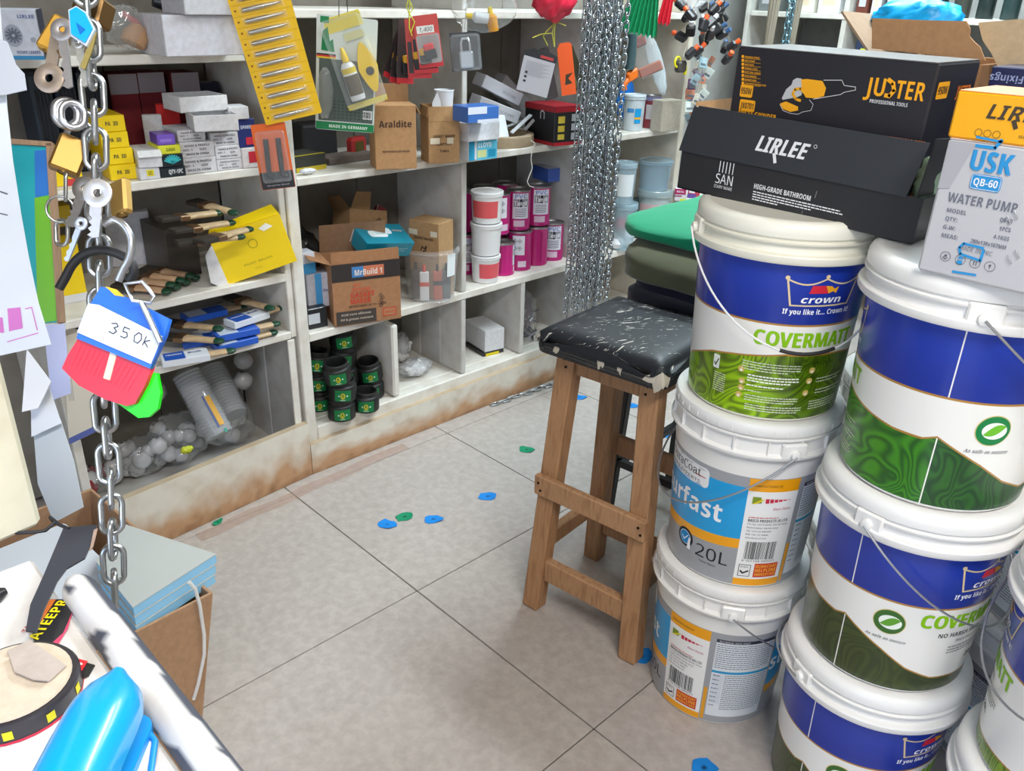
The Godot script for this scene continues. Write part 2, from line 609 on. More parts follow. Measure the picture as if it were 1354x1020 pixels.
# ------------------------------------------------------------------ lamps and room
func ceiling_lamp(p: Vector3,size: Vector2,yaw: float,energy: float,tint: Color,label: String):
	var t:=thing("ceiling_light",label,"light",at(p,yaw),"ceiling light panels")
	var b:=mb(C(235,235,232))
	b.box(Vector3(size.x+0.05,0.06,0.012),eul(Vector3(0,0,size.y/2+0.012),0,0,0),0.003)
	b.box(Vector3(size.x+0.05,0.06,0.012),eul(Vector3(0,0,-size.y/2-0.012),0,0,0),0.003)
	for s in [-1,1]: b.box(Vector3(0.012,0.06,size.y+0.012),at(Vector3(s*(size.x/2+0.012),0,0)),0.003)
	b.box(Vector3(size.x+0.05,0.025,size.y+0.03),at(Vector3(0,0.06,0)),0.003)
	part(b,"housing",M("lamp_housing",Color(1,1,1),0.5),t)
	var g:=mb()
	g.box(Vector3(size.x,0.012,size.y),at(Vector3(0,0.02,0)),0.004)
	var gm:=M("lamp_glow"+label,Color(0.95,0.95,0.95),0.6)
	gm.emission_enabled=true
	gm.emission=tint
	gm.emission_energy_multiplier=2.0
	part(g,"diffuser",gm,t)
	var l:=AreaLight3D.new()
	l.name=numbered("panel_light",t)
	l.area_size=size
	l.light_energy=energy
	l.light_color=tint
	l.shadow_enabled=true
	l.set("area_range",14.0)
	l.transform=eul(Vector3(0,0.005,0),-90,0,0)
	t.add_child(l,true)

func slab(called: String,lo: Vector3,hi: Vector3,col: Color,m: Material) -> MeshInstance3D:
	var b:=mb(col)
	b.box(hi-lo,at(Vector3((lo.x+hi.x)/2,lo.y,(lo.z+hi.z)/2)),0.002)
	var o:=part(b,called,m,self)
	structure(o)
	return o

func room():
	var wm:=M("wall_paint",Color(1,1,1),0.8,"blotch",0.8)
	var grey:=C(176,176,174)
	slab("wall_back",Vector3(-2.5,0,-0.62),Vector3(3.35,2.75,-0.485),grey,wm)
	slab("wall_right",Vector3(3.2,0,-0.485),Vector3(3.35,2.75,4.2),grey,wm)
	slab("wall_front",Vector3(-2.5,0,4.2),Vector3(3.35,2.75,4.32),C(205,203,198),wm)
	slab("ceiling",Vector3(-2.6,2.75,-0.62),Vector3(3.35,2.87,4.32),C(222,222,220),wm)
	# left wall with the open shop doorway
	var w:=node_structure("wall_left","pale wall with the open shop doorway")
	var b:=mb(C(205,203,198))
	b.box(Vector3(0.12,2.75,1.99),at(Vector3(-2.56,0,0.375)))
	part(b,"wall_panel",wm,w)
	b=mb(C(205,203,198))
	b.box(Vector3(0.12,2.75,1.22),at(Vector3(-2.56,0,3.71)))
	part(b,"wall_panel",wm,w)
	b=mb(C(205,203,198))
	b.box(Vector3(0.12,0.6,1.73),at(Vector3(-2.56,2.15,2.235)))
	part(b,"lintel",wm,w)
	# floor: a mortar bed with 60 cm tiles on it
	var f:=node_structure("floor","floor of large pale speckled tiles with thin dark joints")
	b=mb(C(96,88,82))
	b.box(Vector3(7.2,0.08,5.4),at(Vector3(0.2,-0.084,2.0)),0.0)
	part(b,"mortar_bed",M("mortar",Color(1,1,1),0.9,"fine",3.0),f)
	var tm:=M("floor_tile",Color(1,1,1),0.34,"tile",1.7,{"spec": 0.45})
	tm.uv1_world_triplanar=true
	var variants:=[]
	for k in 3:
		b=mb([C(189,181,176),C(187,180,175),C(191,183,177)][k])
		b.box(Vector3(0.5972,0.012,0.5972),at(Vector3(0,-0.012,0)),0.0012)
		variants.append(b.mesh())
	for i in range(-3,6):
		for j in range(-1,5):
			var o:=MeshInstance3D.new()
			o.name=numbered("tile",f)
			o.mesh=variants[(i*7+j*3+30) % 3]
			o.material_override=tm
			o.position=Vector3(0.6*i+0.3,0,0.6*j+0.3)
			f.add_child(o,true)

# ------------------------------------------------------------------ shelving
func board(b: MB,lo: Vector3,hi: Vector3,bev:=0.0025):
	b.box(hi-lo,at(Vector3((lo.x+hi.x)/2,lo.y,(lo.z+hi.z)/2)),bev)

# a plank skirting whose white paint is stained brown from the floor up
func stained_board(called: String,parent: Node,p0: Vector3,p1: Vector3,h0: float,h1: float,thick: float):
	var b:=mb()
	var n:=FastNoiseLite.new()
	n.frequency=3.0
	n.seed=4
	n.fractal_octaves=4
	var along:=(p1-p0)
	var out:=Vector3(-along.z,0,along.x).normalized()
	if out.z<0: out=-out
	var cols:=90
	var rows:=22
	var white:=C(226,220,208).srgb_to_linear()
	var tan:=C(189,142,98).srgb_to_linear()
	var brown:=C(140,98,66).srgb_to_linear()
	var kf:=func(u: float,w: float) -> Color:
		var s:=n.get_noise_2d(u*1.2,w*0.3)
		var t:=clampf((0.66+s*0.40-w)/0.42,0,1)*0.9
		var k:=white.lerp(tan,t)
		var t2:=clampf((0.20+n.get_noise_2d(u*3.0+40,w)*0.3-w)/0.3,0,1)
		return k.lerp(brown,t2*0.75)
	for i in cols:
		for j in rows:
			var q:=[]
			var ks:=[]
			for d in [[0,0],[1,0],[1,1],[0,1]]:
				var u:=float(i+d[0])/cols
				var w:=float(j+d[1])/rows
				q.append(p0+along*u+Vector3(0,lerpf(h0,h1,u)*w,0))
				ks.append(kf.call(u*along.length()*2,w))
			b.quad(q[0],q[1],q[2],q[3],out)
			var m:=b.c.size()
			# quad -> two triangles whose corners may have been swapped; colour them by place
			for x in range(m-6,m):
				var best:=0
				for y in 4:
					if b.v[x].distance_squared_to(q[y])<b.v[x].distance_squared_to(q[best]): best=y
				b.c[x]=ks[best]
	b.paint(C(196,176,150))
	var back:=-out*thick
	var a:=p0+Vector3(0,h0,0)
	var d:=p1+Vector3(0,h1,0)
	b.quad(a,d,d+back,a+back,Vector3.UP)
	b.paint(C(170,140,110))
	b.quad(p0,a,a+back,p0+back,-along.normalized())
	b.quad(p1,d,d+back,p1+back,along.normalized())
	b.quad(p0+back,p1+back,d+back,a+back,-out)
	part(b,called,m_paint(),parent)

func plank_panel(called: String,parent: Node,x: float,thick: float,y0: float,y1: float,z0: float,z1: float,n: int,col: Color):
	for k in n:
		var b:=mb(col.darkened(0.03*((k*2) % 3)))
		var a:=lerpf(z0,z1,float(k)/n)+0.001
		var e:=lerpf(z0,z1,float(k+1)/n)-0.001
		board(b,Vector3(x,y0,a),Vector3(x+thick,y1,e),0.003)
		part(b,called,m_paint(),parent)

func shelving():
	var white:=C(232,229,221)
	var inner:=C(208,206,202)
	var T:=0.022
	# ---- left bay
	var t:=thing("shelving_unit","white painted wooden shelving on the left with boxes and paint brushes","shelving",Transform3D())
	var L0:=-1.3
	var L1:=0.088
	for y in [[1.243,L0,L1],[0.960,L0,L1],[0.656,-0.52,L1],[0.481,-0.52,L1]]:
		var b:=mb(white)
		board(b,Vector3(y[1],y[0]-T,-0.445),Vector3(y[2],y[0],ZS))
		part(b,"shelf",m_paint(),t)
	var b:=mb(inner)
	board(b,Vector3(-0.52,0.035,-0.445),Vector3(L1,0.055,-0.1))
	part(b,"bottom_board",m_paint(),t)
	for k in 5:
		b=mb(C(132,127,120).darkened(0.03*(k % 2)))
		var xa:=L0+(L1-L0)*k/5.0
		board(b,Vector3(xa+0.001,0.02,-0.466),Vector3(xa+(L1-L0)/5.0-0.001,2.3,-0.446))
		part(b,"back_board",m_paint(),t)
	b=mb(white)
	board(b,Vector3(-0.545,0.0,-0.445),Vector3(-0.522,0.93,ZS-0.002))
	part(b,"upright",m_paint(),t)
	plank_panel("side_plank",t,L1+0.0005,0.02,0.02,0.458,-0.445,ZS-0.012,2,inner)
	b=mb(white)
	board(b,Vector3(L1+0.0005,0.46,-0.445),Vector3(L1+0.0205,2.3,ZS-0.004))
	part(b,"side_board",m_paint(),t)
	b=mb(white)
	board(b,Vector3(0.072,0.05,ZS-0.003),Vector3(0.094,0.457,ZS+0.004))
	part(b,"edge_strip",m_paint(),t)
	stained_board("plinth_board",t,Vector3(-0.62,0.001,0.0),Vector3(0.104,0.001,-0.066),0.178,0.182,0.022)
	# ---- main bay
	t=thing("shelving_unit","long white painted wooden shelving with tubs, tins and hanging goods","shelving",Transform3D())
	var R1:=1.91
	b=mb(white)
	board(b,Vector3(0.110,0.0,ZS-0.06),Vector3(0.145,2.3,ZS+0.003))
	part(b,"post",m_paint(),t)
	b=mb(inner)
	board(b,Vector3(0.110,0.0,-0.445),Vector3(0.132,2.3,ZS-0.061))
	part(b,"side_board",m_paint(),t)
	for y in [1.342,0.917]:
		b=mb(white)
		board(b,Vector3(0.146,y-T,-0.445),Vector3(R1,y,ZS))
		part(b,"shelf",m_paint(),t)
	b=mb(white)
	board(b,Vector3(0.146,0.458-0.026,-0.445),Vector3(R1,0.458,ZS))
	part(b,"shelf",m_paint(),t)
	b=mb(white)
	board(b,Vector3(0.146,0.126,-0.445),Vector3(R1,0.150,-0.1355))
	part(b,"bottom_board",m_paint(),t)
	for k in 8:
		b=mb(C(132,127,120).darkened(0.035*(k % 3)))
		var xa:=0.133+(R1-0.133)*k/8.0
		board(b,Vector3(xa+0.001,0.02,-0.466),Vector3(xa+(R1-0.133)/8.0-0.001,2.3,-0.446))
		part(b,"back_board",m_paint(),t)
	b=mb(white)
	board(b,Vector3(0.146,0.088,-0.135),Vector3(R1,0.149,-0.0855),0.004)
	part(b,"sill_board",m_paint(),t)
	# uprights: [x, y0, y1]
	plank_panel("upright_plank",t,0.745,0.021,0.151,0.431,-0.445,ZS-0.001,3,inner)
	for u in [[0.745,0.459,0.894],[0.745,0.918,1.319],[1.034,0.151,0.431],[1.335,0.151,0.431],[1.335,0.459,0.894],[1.335,0.918,1.319],[0.745,1.343,2.3]]:
		b=mb(inner)
		board(b,Vector3(u[0],u[1],-0.445),Vector3(u[0]+0.021,u[2],ZS-0.001))
		part(b,"upright",m_paint(),t)
	b=mb(white)
	board(b,Vector3(0.448,0.151,-0.32),Vector3(0.474,0.408,ZS-0.003),0.006)
	part(b,"divider",m_paint(),t)
	b=mb(C(214,206,192))
	board(b,Vector3(R1+0.001,0.0,-0.445),Vector3(R1+0.032,2.3,ZS+0.003))
	part(b,"end_board",m_paint(),t)
	stained_board("plinth_board",t,Vector3(0.106,0.001,-0.066),Vector3(1.95,0.001,-0.064),0.104,0.13,0.02)
	# a steel rail over the shelves that the goods hang from
	b=mb(C(120,118,114))
	b.tube([Vector3(-0.4,1.86,0.12),Vector3(2.3,1.86,0.12)],0.008,10)
	for x in [-0.3,0.7,1.7]:
		b.tube([Vector3(x,1.86,0.12),Vector3(x,1.88,ZS-0.01)],0.006,8)
	part(b,"hanging_rail",m_rough_steel(),t)

# ------------------------------------------------------------------ stool and chair with garments
func beam(b: MB,p0: Vector3,p1: Vector3,w: float,d: float,side: Vector3,bev:=0.003):
	# a squared bar from p0 to p1, w across `side`, d across the other way
	var y:=(p1-p0).normalized()
	var x:=(side-y*side.dot(y)).normalized()
	var z:=x.cross(y)
	b.box(Vector3(w,(p1-p0).length(),d),Transform3D(Basis(x,y,z),p0),bev)

func scratch_image(w: int,h: int) -> ImageTexture:
	var im:=Image.create(w,h,false,Image.FORMAT_RGB8)
	im.fill(C(22,25,31))
	var r:=RandomNumberGenerator.new()
	r.seed=12
	for i in 6000:
		var x:=r.randi_range(0,w-1)
		var y:=r.randi_range(0,h-1)
		im.set_pixel(x,y,C(28,31,38) if i % 2 else C(17,19,23))
	# worn cracks run mostly along one way; white backing shows through
	for i in 330:
		var len:=int(absf(r.randfn(0,1))*16)+3
		var a:=0.6+r.randfn(0,0.22)
		var big:=i<26
		var x:=r.randf()*w
		var y:=h*clampf(0.5+r.randfn(0,0.27),0,1)
		if big: len+=14
		for s in len:
			var tt:=float(s)/len
			var ww:=int((3.4 if big else 1.1)*sin(PI*tt)+0.7+r.randf()*0.9)
			im.fill_rect(Rect2i(int(x),int(y),ww,ww),C(196,190,178) if big or i % 3 else C(120,122,124))
			x+=cos(a)*1.0+r.randfn(0,0.5)
			y+=sin(a)*1.0+r.randfn(0,0.4)
	return ImageTexture.create_from_image(im)

func stools():
	# wooden stool: local frame turned 5 degrees
	var yaw:=deg_to_rad(6.6)
	var o:=at(Vector3(0.337,0,0.963),yaw)
	var t:=thing("wooden_stool","brown wooden stool with a cracked black vinyl seat beside the paint buckets","stool",o)
	var wc:=C(190,148,110)
	var fo:=0.134      # feet spread to the leg axis across, and along the front
	var fz_:=0.143
	var to:=0.094
	var tz:=0.104
	var top:=0.70
	for s in [[-1,-1],[-1,1],[1,-1],[1,1]]:
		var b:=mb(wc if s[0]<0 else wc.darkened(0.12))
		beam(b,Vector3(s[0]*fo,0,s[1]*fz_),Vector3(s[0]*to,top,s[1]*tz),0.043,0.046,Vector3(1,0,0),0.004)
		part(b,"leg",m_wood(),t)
	var lx:=func(y: float) -> float: return lerpf(fo,to,y/top)
	var lz:=func(y: float) -> float: return lerpf(fz_,tz,y/top)
	# upper front rail nailed over the legs, lower rails let in between them
	var rails:=[
		[Vector3(-lx.call(0.36)-0.028,0.360,-0.148),Vector3(-lx.call(0.36)-0.028,0.360,0.150),0.052,0.018,"rail"],
		[Vector3(-lx.call(0.12),0.120,-lz.call(0.12)+0.022),Vector3(-lx.call(0.12),0.120,lz.call(0.12)-0.022),0.060,0.024,"rail"],
		[Vector3(-lx.call(0.19)+0.022,0.190,-lz.call(0.19)),Vector3(lx.call(0.19)-0.022,0.190,-lz.call(0.19)),0.044,0.024,"rail"],
		[Vector3(-lx.call(0.19)+0.022,0.190,lz.call(0.19)),Vector3(lx.call(0.19)-0.022,0.190,lz.call(0.19)),0.044,0.024,"rail"],
		[Vector3(lx.call(0.12),0.120,-lz.call(0.12)+0.022),Vector3(lx.call(0.12),0.120,lz.call(0.12)-0.022),0.050,0.024,"rail"],
		[Vector3(lx.call(0.36)+0.030,0.360,-0.148),Vector3(lx.call(0.36)+0.030,0.360,0.150),0.052,0.020,"rail"],
		[Vector3(-to,0.672,-tz+0.022),Vector3(-to,0.672,tz-0.022),0.052,0.03,"apron"],
		[Vector3(to,0.672,-tz+0.022),Vector3(to,0.672,tz-0.022),0.052,0.03,"apron"],
		[Vector3(-to+0.022,0.672,-tz),Vector3(to-0.022,0.672,-tz),0.052,0.03,"apron"],
		[Vector3(-to+0.022,0.672,tz),Vector3(to-0.022,0.672,tz),0.052,0.03,"apron"]]
	for k in rails.size():
		var r: Array=rails[k]
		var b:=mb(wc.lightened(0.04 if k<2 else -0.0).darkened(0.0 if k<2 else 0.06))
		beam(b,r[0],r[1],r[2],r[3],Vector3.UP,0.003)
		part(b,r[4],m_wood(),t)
	# seat: rounded pad, computed scratches
	var sm:=M("cracked_vinyl",Color(1,1,1),0.46)
	sm.albedo_texture=scratch_image(512,512)
	sm.heightmap_enabled=true
	sm.heightmap_texture=ntex("fine")
	sm.heightmap_scale=0.04
	var b:=mb()
	var g:=[]
	var W:=0.158
	var N:=30
	for i in N+1:
		var row:=[]
		for j in N+1:
			var u:=float(j)/N*2-1
			var w:=float(i)/N*2-1
			var x:=u*W
			var z:=w*W
			# round the plan corners
			var cr:=0.82
			var q:=Vector2(u,w)
			var ex:=Vector2(maxf(absf(u)-cr,0),maxf(absf(w)-cr,0))
			if ex.length()>1.0-cr:
				var e2:=ex.normalized()*(1.0-cr)
				x=signf(u)*(cr+e2.x)*W
				z=signf(w)*(cr+e2.y)*W
			var ed:=maxf(absf(x),absf(z))/W
			var y:=0.028*(1.0-pow(ed,14.0))+0.007*(1.0-ed*ed)
			row.append(Vector3(x,0.722+y,z))
		g.append(row)
	b.sheet(g,0.004)
	# side band
	var ring:=[]
	for lv in [[0.722,1.0],[0.712,1.012],[0.699,1.0]]:
		var row:=[]
		for k in 4*N:
			var i:=0
			var j:=0
			if k<N: i=0; j=k
			elif k<2*N: i=k-N; j=N
			elif k<3*N: i=N; j=3*N-k
			else: i=4*N-k; j=0
			var p: Vector3=g[i][j]
			row.append(Vector3(p.x*lv[1],lv[0],p.z*lv[1]))
		ring.append(row)
	b.sheet(ring,0.0,true)
	part(b,"seat_pad",sm,t)
	# torn corners: pale backing with lumps of vinyl left
	b=mb(C(196,188,172))
	var torn:=func(c: Vector3,rx: float,rz: float,seed: int):
		var r:=RandomNumberGenerator.new()
		r.seed=seed
		var m:=MB.new()
		m.host=self
		m.paint(C(190,182,166))
		var pts:=[]
		for k in 18:
			pts.append(r.randf_range(0.6,1.15))
		var gg:=[]
		for ri in 5:
			var row:=[]
			for k in 18:
				var a:=TAU*k/18.0
				var rr: float=pts[k]*ri/4.0
				var p:=c+Vector3(cos(a)*rr*rx,0,sin(a)*rr*rz)
				# hug the pad: fall over its edge
				var over:=maxf(maxf(absf(p.x),absf(p.z))-W*0.985,0.0)
				p.x=clampf(p.x,-W*1.014,W*1.014)
				p.z=clampf(p.z,-W*1.014,W*1.014)
				var ed:=minf(maxf(absf(p.x),absf(p.z))/W,1.0)
				p.y=0.722+0.028*(1.0-pow(ed,14.0))+0.007*(1.0-ed*ed)+0.0012-over*1.1
				row.append(p)
			gg.append(row)
		m.sheet(gg,0.0,true)
		part(m,"torn_patch",M("torn_vinyl",Color(1,1,1),0.9,"speck",22.0),t,"pale torn patch where the vinyl has peeled")
	torn.call(Vector3(-W*0.93,0,W*0.90),0.032,0.030,3)
	torn.call(Vector3(-W*0.96,0,-W*0.62),0.018,0.012,4)
	torn.call(Vector3(-W*0.9,0,-W*0.95),0.014,0.014,5)
	torn.call(Vector3(-W*0.97,0,W*0.08),0.020,0.011,6)
	torn.call(Vector3(-W*0.97,0,W*0.38),0.018,0.008,7)
	# nail heads
	b=mb(C(40,34,30))
	for p in [Vector3(-lx.call(0.36)-0.0372,0.368,-0.135),Vector3(-lx.call(0.36)-0.0372,0.350,-0.128),Vector3(-lx.call(0.36)-0.0372,0.368,0.135),Vector3(-lx.call(0.36)-0.0372,0.352,0.142),Vector3(-to-0.0235,0.680,-tz),Vector3(-to-0.0240,0.662,-tz+0.004),Vector3(-to-0.0235,0.680,tz),Vector3(-to-0.0240,0.662,tz-0.003)]:
		b.lathe([Vector2(0.0,0.002),Vector2(0.003,0.0015),Vector2(0.0032,-0.001)],8,Transform3D(Basis(Vector3(0,1,0),Vector3(-1,0,0),Vector3(0,0,1)),p))
	var nh:=part(b,"nail_heads",m_rough_steel(),t)
	nh.set_meta("kind","stuff")
	# ---- black steel stool behind, carrying folded garments
	t=thing("metal_stool","black steel tube stool behind the wooden stool, carrying folded garments","stool",at(Vector3(0.745,0,0.93),deg_to_rad(5)))
	var bk:=C(26,27,30)
	for s in [[-1,-1],[-1,1],[1,-1],[1,1]]:
		b=mb(bk)
		beam(b,Vector3(s[0]*0.175,0,s[1]*0.19),Vector3(s[0]*0.15,0.662,s[1]*0.16),0.024,0.024,Vector3(1,0,0),0.002)
		b.box(Vector3(0.03,0.012,0.03),at(Vector3(s[0]*0.175,0,s[1]*0.19)),0.002)
		part(b,"leg",m_rubber(),t)
	for r in [[Vector3(-0.165,0.24,-0.17),Vector3(0.165,0.24,-0.17)],[Vector3(-0.165,0.24,0.17),Vector3(0.165,0.24,0.17)],[Vector3(-0.165,0.24,-0.17),Vector3(-0.165,0.24,0.17)],[Vector3(0.165,0.24,-0.17),Vector3(0.165,0.24,0.17)]]:
		b=mb(bk)
		beam(b,r[0],r[1],0.02,0.02,Vector3.UP,0.002)
		part(b,"rung",m_rubber(),t)
	b=mb(bk)
	b.box(Vector3(0.37,0.034,0.39),at(Vector3(0,0.663,0)),0.012)
	part(b,"seat",m_rubber(),t)
	garments()

func cushion(size: Vector3,n: float,droop: float,seed: int,fold:=0.0) -> MB:
	# soft folded cloth block, base at y = 0; rounded front edge, gentle waves
	var b:=mb()
	var ns:=FastNoiseLite.new()
	ns.seed=seed
	ns.frequency=3.0
	var rings:=[]
	var seg:=48
	var prof:=[[0.0,0.93],[0.06,0.98],[0.25,1.0],[0.5,0.985-fold],[0.75,1.0],[0.93,0.97],[1.0,0.9]]
	for pr in prof:
		var row:=[]
		for k in seg:
			var a:=TAU*k/seg
			var ca:=cos(a)
			var sa:=sin(a)
			var px: float=signf(ca)*pow(absf(ca),2.0/n)*size.x/2*pr[1]
			var pz: float=signf(sa)*pow(absf(sa),2.0/n)*size.z/2*pr[1]
			var w:=ns.get_noise_3d(px*2,pr[0],pz*2)
			px*=1.0+w*0.05
			pz*=1.0+w*0.05
			var y: float=pr[0]*size.y*(1.0+w*0.12*pr[0])
			y-=droop*pow(maxf(absf(pz)/size.z*2.0,absf(px)/size.x*2.0),4.0)*size.y*pr[0]
			row.append(Vector3(px,y,pz))
		rings.append(row)
	# close the top with shrinking rings
	for s in [0.75,0.45,0.15,0.0]:
		var row:=[]
		for k in seg:
			var p: Vector3=rings[6][k]
			var w:=ns.get_noise_3d(p.x*s*2,5.0,p.z*s*2)
			row.append(Vector3(p.x*s/0.9,lerpf(size.y*(1.0+w*0.09),p.y,pow(s,3.0)),p.z*s/0.9))
		rings.append(row)
	rings.reverse()
	b.sheet(rings,0.0,true)
	var base:=[]
	for s in [1.0,0.5,0.0]:
		var row:=[]
		for k in seg:
			var p: Vector3=rings[rings.size()-1][k]
			row.append(Vector3(p.x*s,0.0,p.z*s))
		base.append(row)
	b.sheet(base,0.0,true)
	return b

func garments():
	var y:=0.698
	var b:=cushion(Vector3(0.50,0.05,0.40),5.0,0.0,2)
	var t:=thing("folded_trousers","dark navy folded garment at the bottom of the cloth pile by the stool","clothes",at(Vector3(0.762,y,0.93),deg_to_rad(4)),"folded garments on the metal stool")
	for k in b.c.size(): b.c[k]=C(34,37,52).srgb_to_linear()
	part(b,"fold",m_cloth(),t)
	b=cushion(Vector3(0.47,0.042,0.37),5.0,0.1,5)
	for k in b.c.size(): b.c[k]=C(30,33,47).srgb_to_linear()
	b.v=moved(b.v,at(Vector3(0.012,0.050,0)))
	part(b,"fold",m_cloth(),t)
	t=thing("folded_overall","olive green folded garment in the middle of the cloth pile","clothes",at(Vector3(0.755,y+0.094,0.93),deg_to_rad(3)),"folded garments on the metal stool")
	b=cushion(Vector3(0.56,0.086,0.40),4.0,0.4,8)
	for k in b.c.size(): b.c[k]=C(84,86,62).srgb_to_linear()
	part(b,"fold",m_cloth(),t)
	t=thing("folded_dust_coat","bright green folded garment on top of the cloth pile","clothes",at(Vector3(0.80,y+0.176,0.87),deg_to_rad(2)),"folded garments on the metal stool")
	b=cushion(Vector3(0.54,0.046,0.36),4.0,0.35,14)
	for k in b.c.size(): b.c[k]=C(0,140,98).srgb_to_linear()
	part(b,"fold",m_cloth(),t)

func moved(v: PackedVector3Array,t: Transform3D) -> PackedVector3Array:
	for i in v.size(): v[i]=t*v[i]
	return v

# ------------------------------------------------------------------ paint buckets
# label angles: degrees to the right of the label's seam, seen from outside; heights from the bucket's base
func wall_r(y: float) -> float:
	return 0.1345+y*0.040
func wrapped(y0:=0.0,off:=0.0009) -> Callable:
	return func(p: Vector2) -> Array:
		var y:=p.y
		var r:=wall_r(y)+off
		var a:=p.x/0.14
		return [Vector3(sin(a)*r,y,cos(a)*r),Vector3(sin(a),-0.04,cos(a)).normalized()]
func deg_x(a: float) -> float:   # label angle to arc length at the nominal radius
	return deg_to_rad(a)*0.14

func wave(a: float) -> float:
	# lower edge of the white band round the emulsion label
	var P:=[[0.0,0.120],[12.0,0.104],[27.0,0.084],[45.0,0.055],[64.0,0.036],[100.0,0.030],[140.0,0.038],[165.0,0.076],[195.0,0.106],[212.0,0.115],[248.0,0.129],[290.0,0.128],[318.0,0.117],[335.0,0.112],[352.0,0.112],[360.0,0.120]]
	for i in P.size()-1:
		if a<=P[i+1][0]:
			var t: float=(a-P[i][0])/(P[i+1][0]-P[i][0])
			return lerpf(P[i][1],P[i+1][1],t)
	return 0.12

const LAB_LO:=0.006
const LAB_HI:=0.286
func emulsion_label(dark: Color,mid: Color,lime: Color,seedv: int,lively: float) -> ImageTexture:
	var w:=1800
	var h:=400
	var n:=FastNoiseLite.new()
	n.seed=seedv
	n.frequency=1.0
	n.noise_type=FastNoiseLite.TYPE_SIMPLEX_SMOOTH
	n.fractal_type=FastNoiseLite.FRACTAL_NONE
	var data:=PackedByteArray()
	data.resize(w*h*3)
	var blue:=C(24,48,148)
	var blue2:=C(34,62,170)
	var gold:=C(176,126,56)
	var white:=C(240,238,232)
	for x in w:
		var a:=360.0*x/w
		var ca:=cos(deg_to_rad(a))
		var sa:=sin(deg_to_rad(a))
		var wv:=wave(a)
		var face:=1.0 if a>140.0 else 0.35       # the back face is marbled more strongly
		var seam:=(a<0.45 or a>359.75)
		for yy in h:
			var y:=lerpf(LAB_HI,LAB_LO,(yy+0.5)/h)
			var k: Color
			if y>0.1845:
				k=blue.lerp(blue2,smoothstep(0.19,0.27,y)*0.8)
				if seam: k=white
			elif y>0.181: k=gold
			elif y>wv+0.0015: k=white
			elif y>wv-0.0015: k=gold
			else:
				var q:=Vector3(sa,y*6.8,ca)*0.62
				# ink drawn through ink: the coordinates are bent twice before the bands are laid
				q+=Vector3(n.get_noise_3dv(q),n.get_noise_3dv(q+Vector3(9,2,5)),n.get_noise_3dv(q+Vector3(3,7,1)))*0.55
				q+=Vector3(n.get_noise_3dv(q*2.3+Vector3(4,4,4)),n.get_noise_3dv(q*2.3),0.0)*0.28
				var s:=pow(0.5+0.5*sin(n.get_noise_3dv(q*1.3)*26.0),0.8)
				var big:=smoothstep(-0.55,0.25,n.get_noise_3d(sa*0.45+3,y*1.6,ca*0.45))
				k=dark.lerp(mid,s*0.8)
				k=k.lerp(lime,clampf(big*face*lively*(0.45+0.55*s),0,1))
				if seam: k=white
			var o:=(yy*w+x)*3
			data[o]=int(k.r*255); data[o+1]=int(k.g*255); data[o+2]=int(k.b*255)
	return ImageTexture.create_from_image(Image.create_from_data(w,h,false,Image.FORMAT_RGB8,data))

func weather_label() -> ImageTexture:
	# angle 0 is the left edge of the white maker's panel
	var w:=1800
	var h:=400
	var im:=Image.create(w,h,false,Image.FORMAT_RGB8)
	var grey:=C(158,160,164)
	im.fill(grey)
	var X:=func(a: float) -> int: return int(fposmod(a,360.0)/360.0*w)
	var Y:=func(y: float) -> int: return int((LAB_HI-y)/(LAB_HI-LAB_LO)*h)
	var rect:=func(a0: float,a1: float,y0: float,y1: float,k: Color):
		var x0: int=X.call(a0)
		var ww:=int((a1-a0)/360.0*w)
		var r:=Rect2i(x0,Y.call(y1),ww,Y.call(y0)-Y.call(y1))
		im.fill_rect(r,k)
		if x0+ww>w: im.fill_rect(Rect2i(0,r.position.y,x0+ww-w,r.size.y),k)
	for base in [0.0,180.0]:
		# blue field and orange line of the front, a little slanted
		for k in 1100:
			var a: float=-86.0+k*0.1
			if a>-1.0: break
			rect.call(base+a,base+a+0.5,0.114+a*0.0002,0.229,C(0,158,222))
			rect.call(base+a,base+a+0.5,0.092+a*0.0002,0.1135+a*0.0002,C(245,166,0))
		rect.call(base-1.0,base+37.0,0.006,0.0215,C(245,166,0))
		rect.call(base-1.0,base+37.0,0.0215,0.2235,C(242,242,240))
		rect.call(base-1.0,base+37.0,0.2235,0.2500,C(245,166,0))
		# data sheet panel
		rect.call(base+42.0,base+92.0,0.024,0.236,C(226,230,234))
		rect.call(base+42.0,base+92.0,0.2275,0.236,C(30,38,60))
		rect.call(base+42.0,base+92.0,0.146,0.152,C(20,150,200))
		rect.call(base+43.0,base+52.0,0.060,0.142,C(214,220,226))
		rect.call(base+38.0,base+41.0,0.010,0.10,C(232,160,20))
	# bare wall above the print
	for base2 in 1:
		im.fill_rect(Rect2i(0,0,w,Y.call(0.2515)),C(234,233,228))
	return ImageTexture.create_from_image(im)

var label_m:={}
func label_mat(kind: String) -> StandardMaterial3D:
	if label_m.has(kind): return label_m[kind]
	var m:=StandardMaterial3D.new()
	m.resource_name="label_"+kind
	match kind:
		"olive": m.albedo_texture=emulsion_label(C(44,56,20),C(62,78,28),C(150,200,8),3,0.0)
		"lime": m.albedo_texture=emulsion_label(C(48,66,10),C(92,130,6),C(170,216,0),8,1.25)
		"green": m.albedo_texture=emulsion_label(C(14,56,26),C(34,92,30),C(84,170,30),15,0.75)
		"weather": m.albedo_texture=weather_label()
	m.roughness=0.3
	m.clearcoat_enabled=true
	m.clearcoat=0.3
	m.clearcoat_roughness=0.1
	label_m[kind]=m
	return m

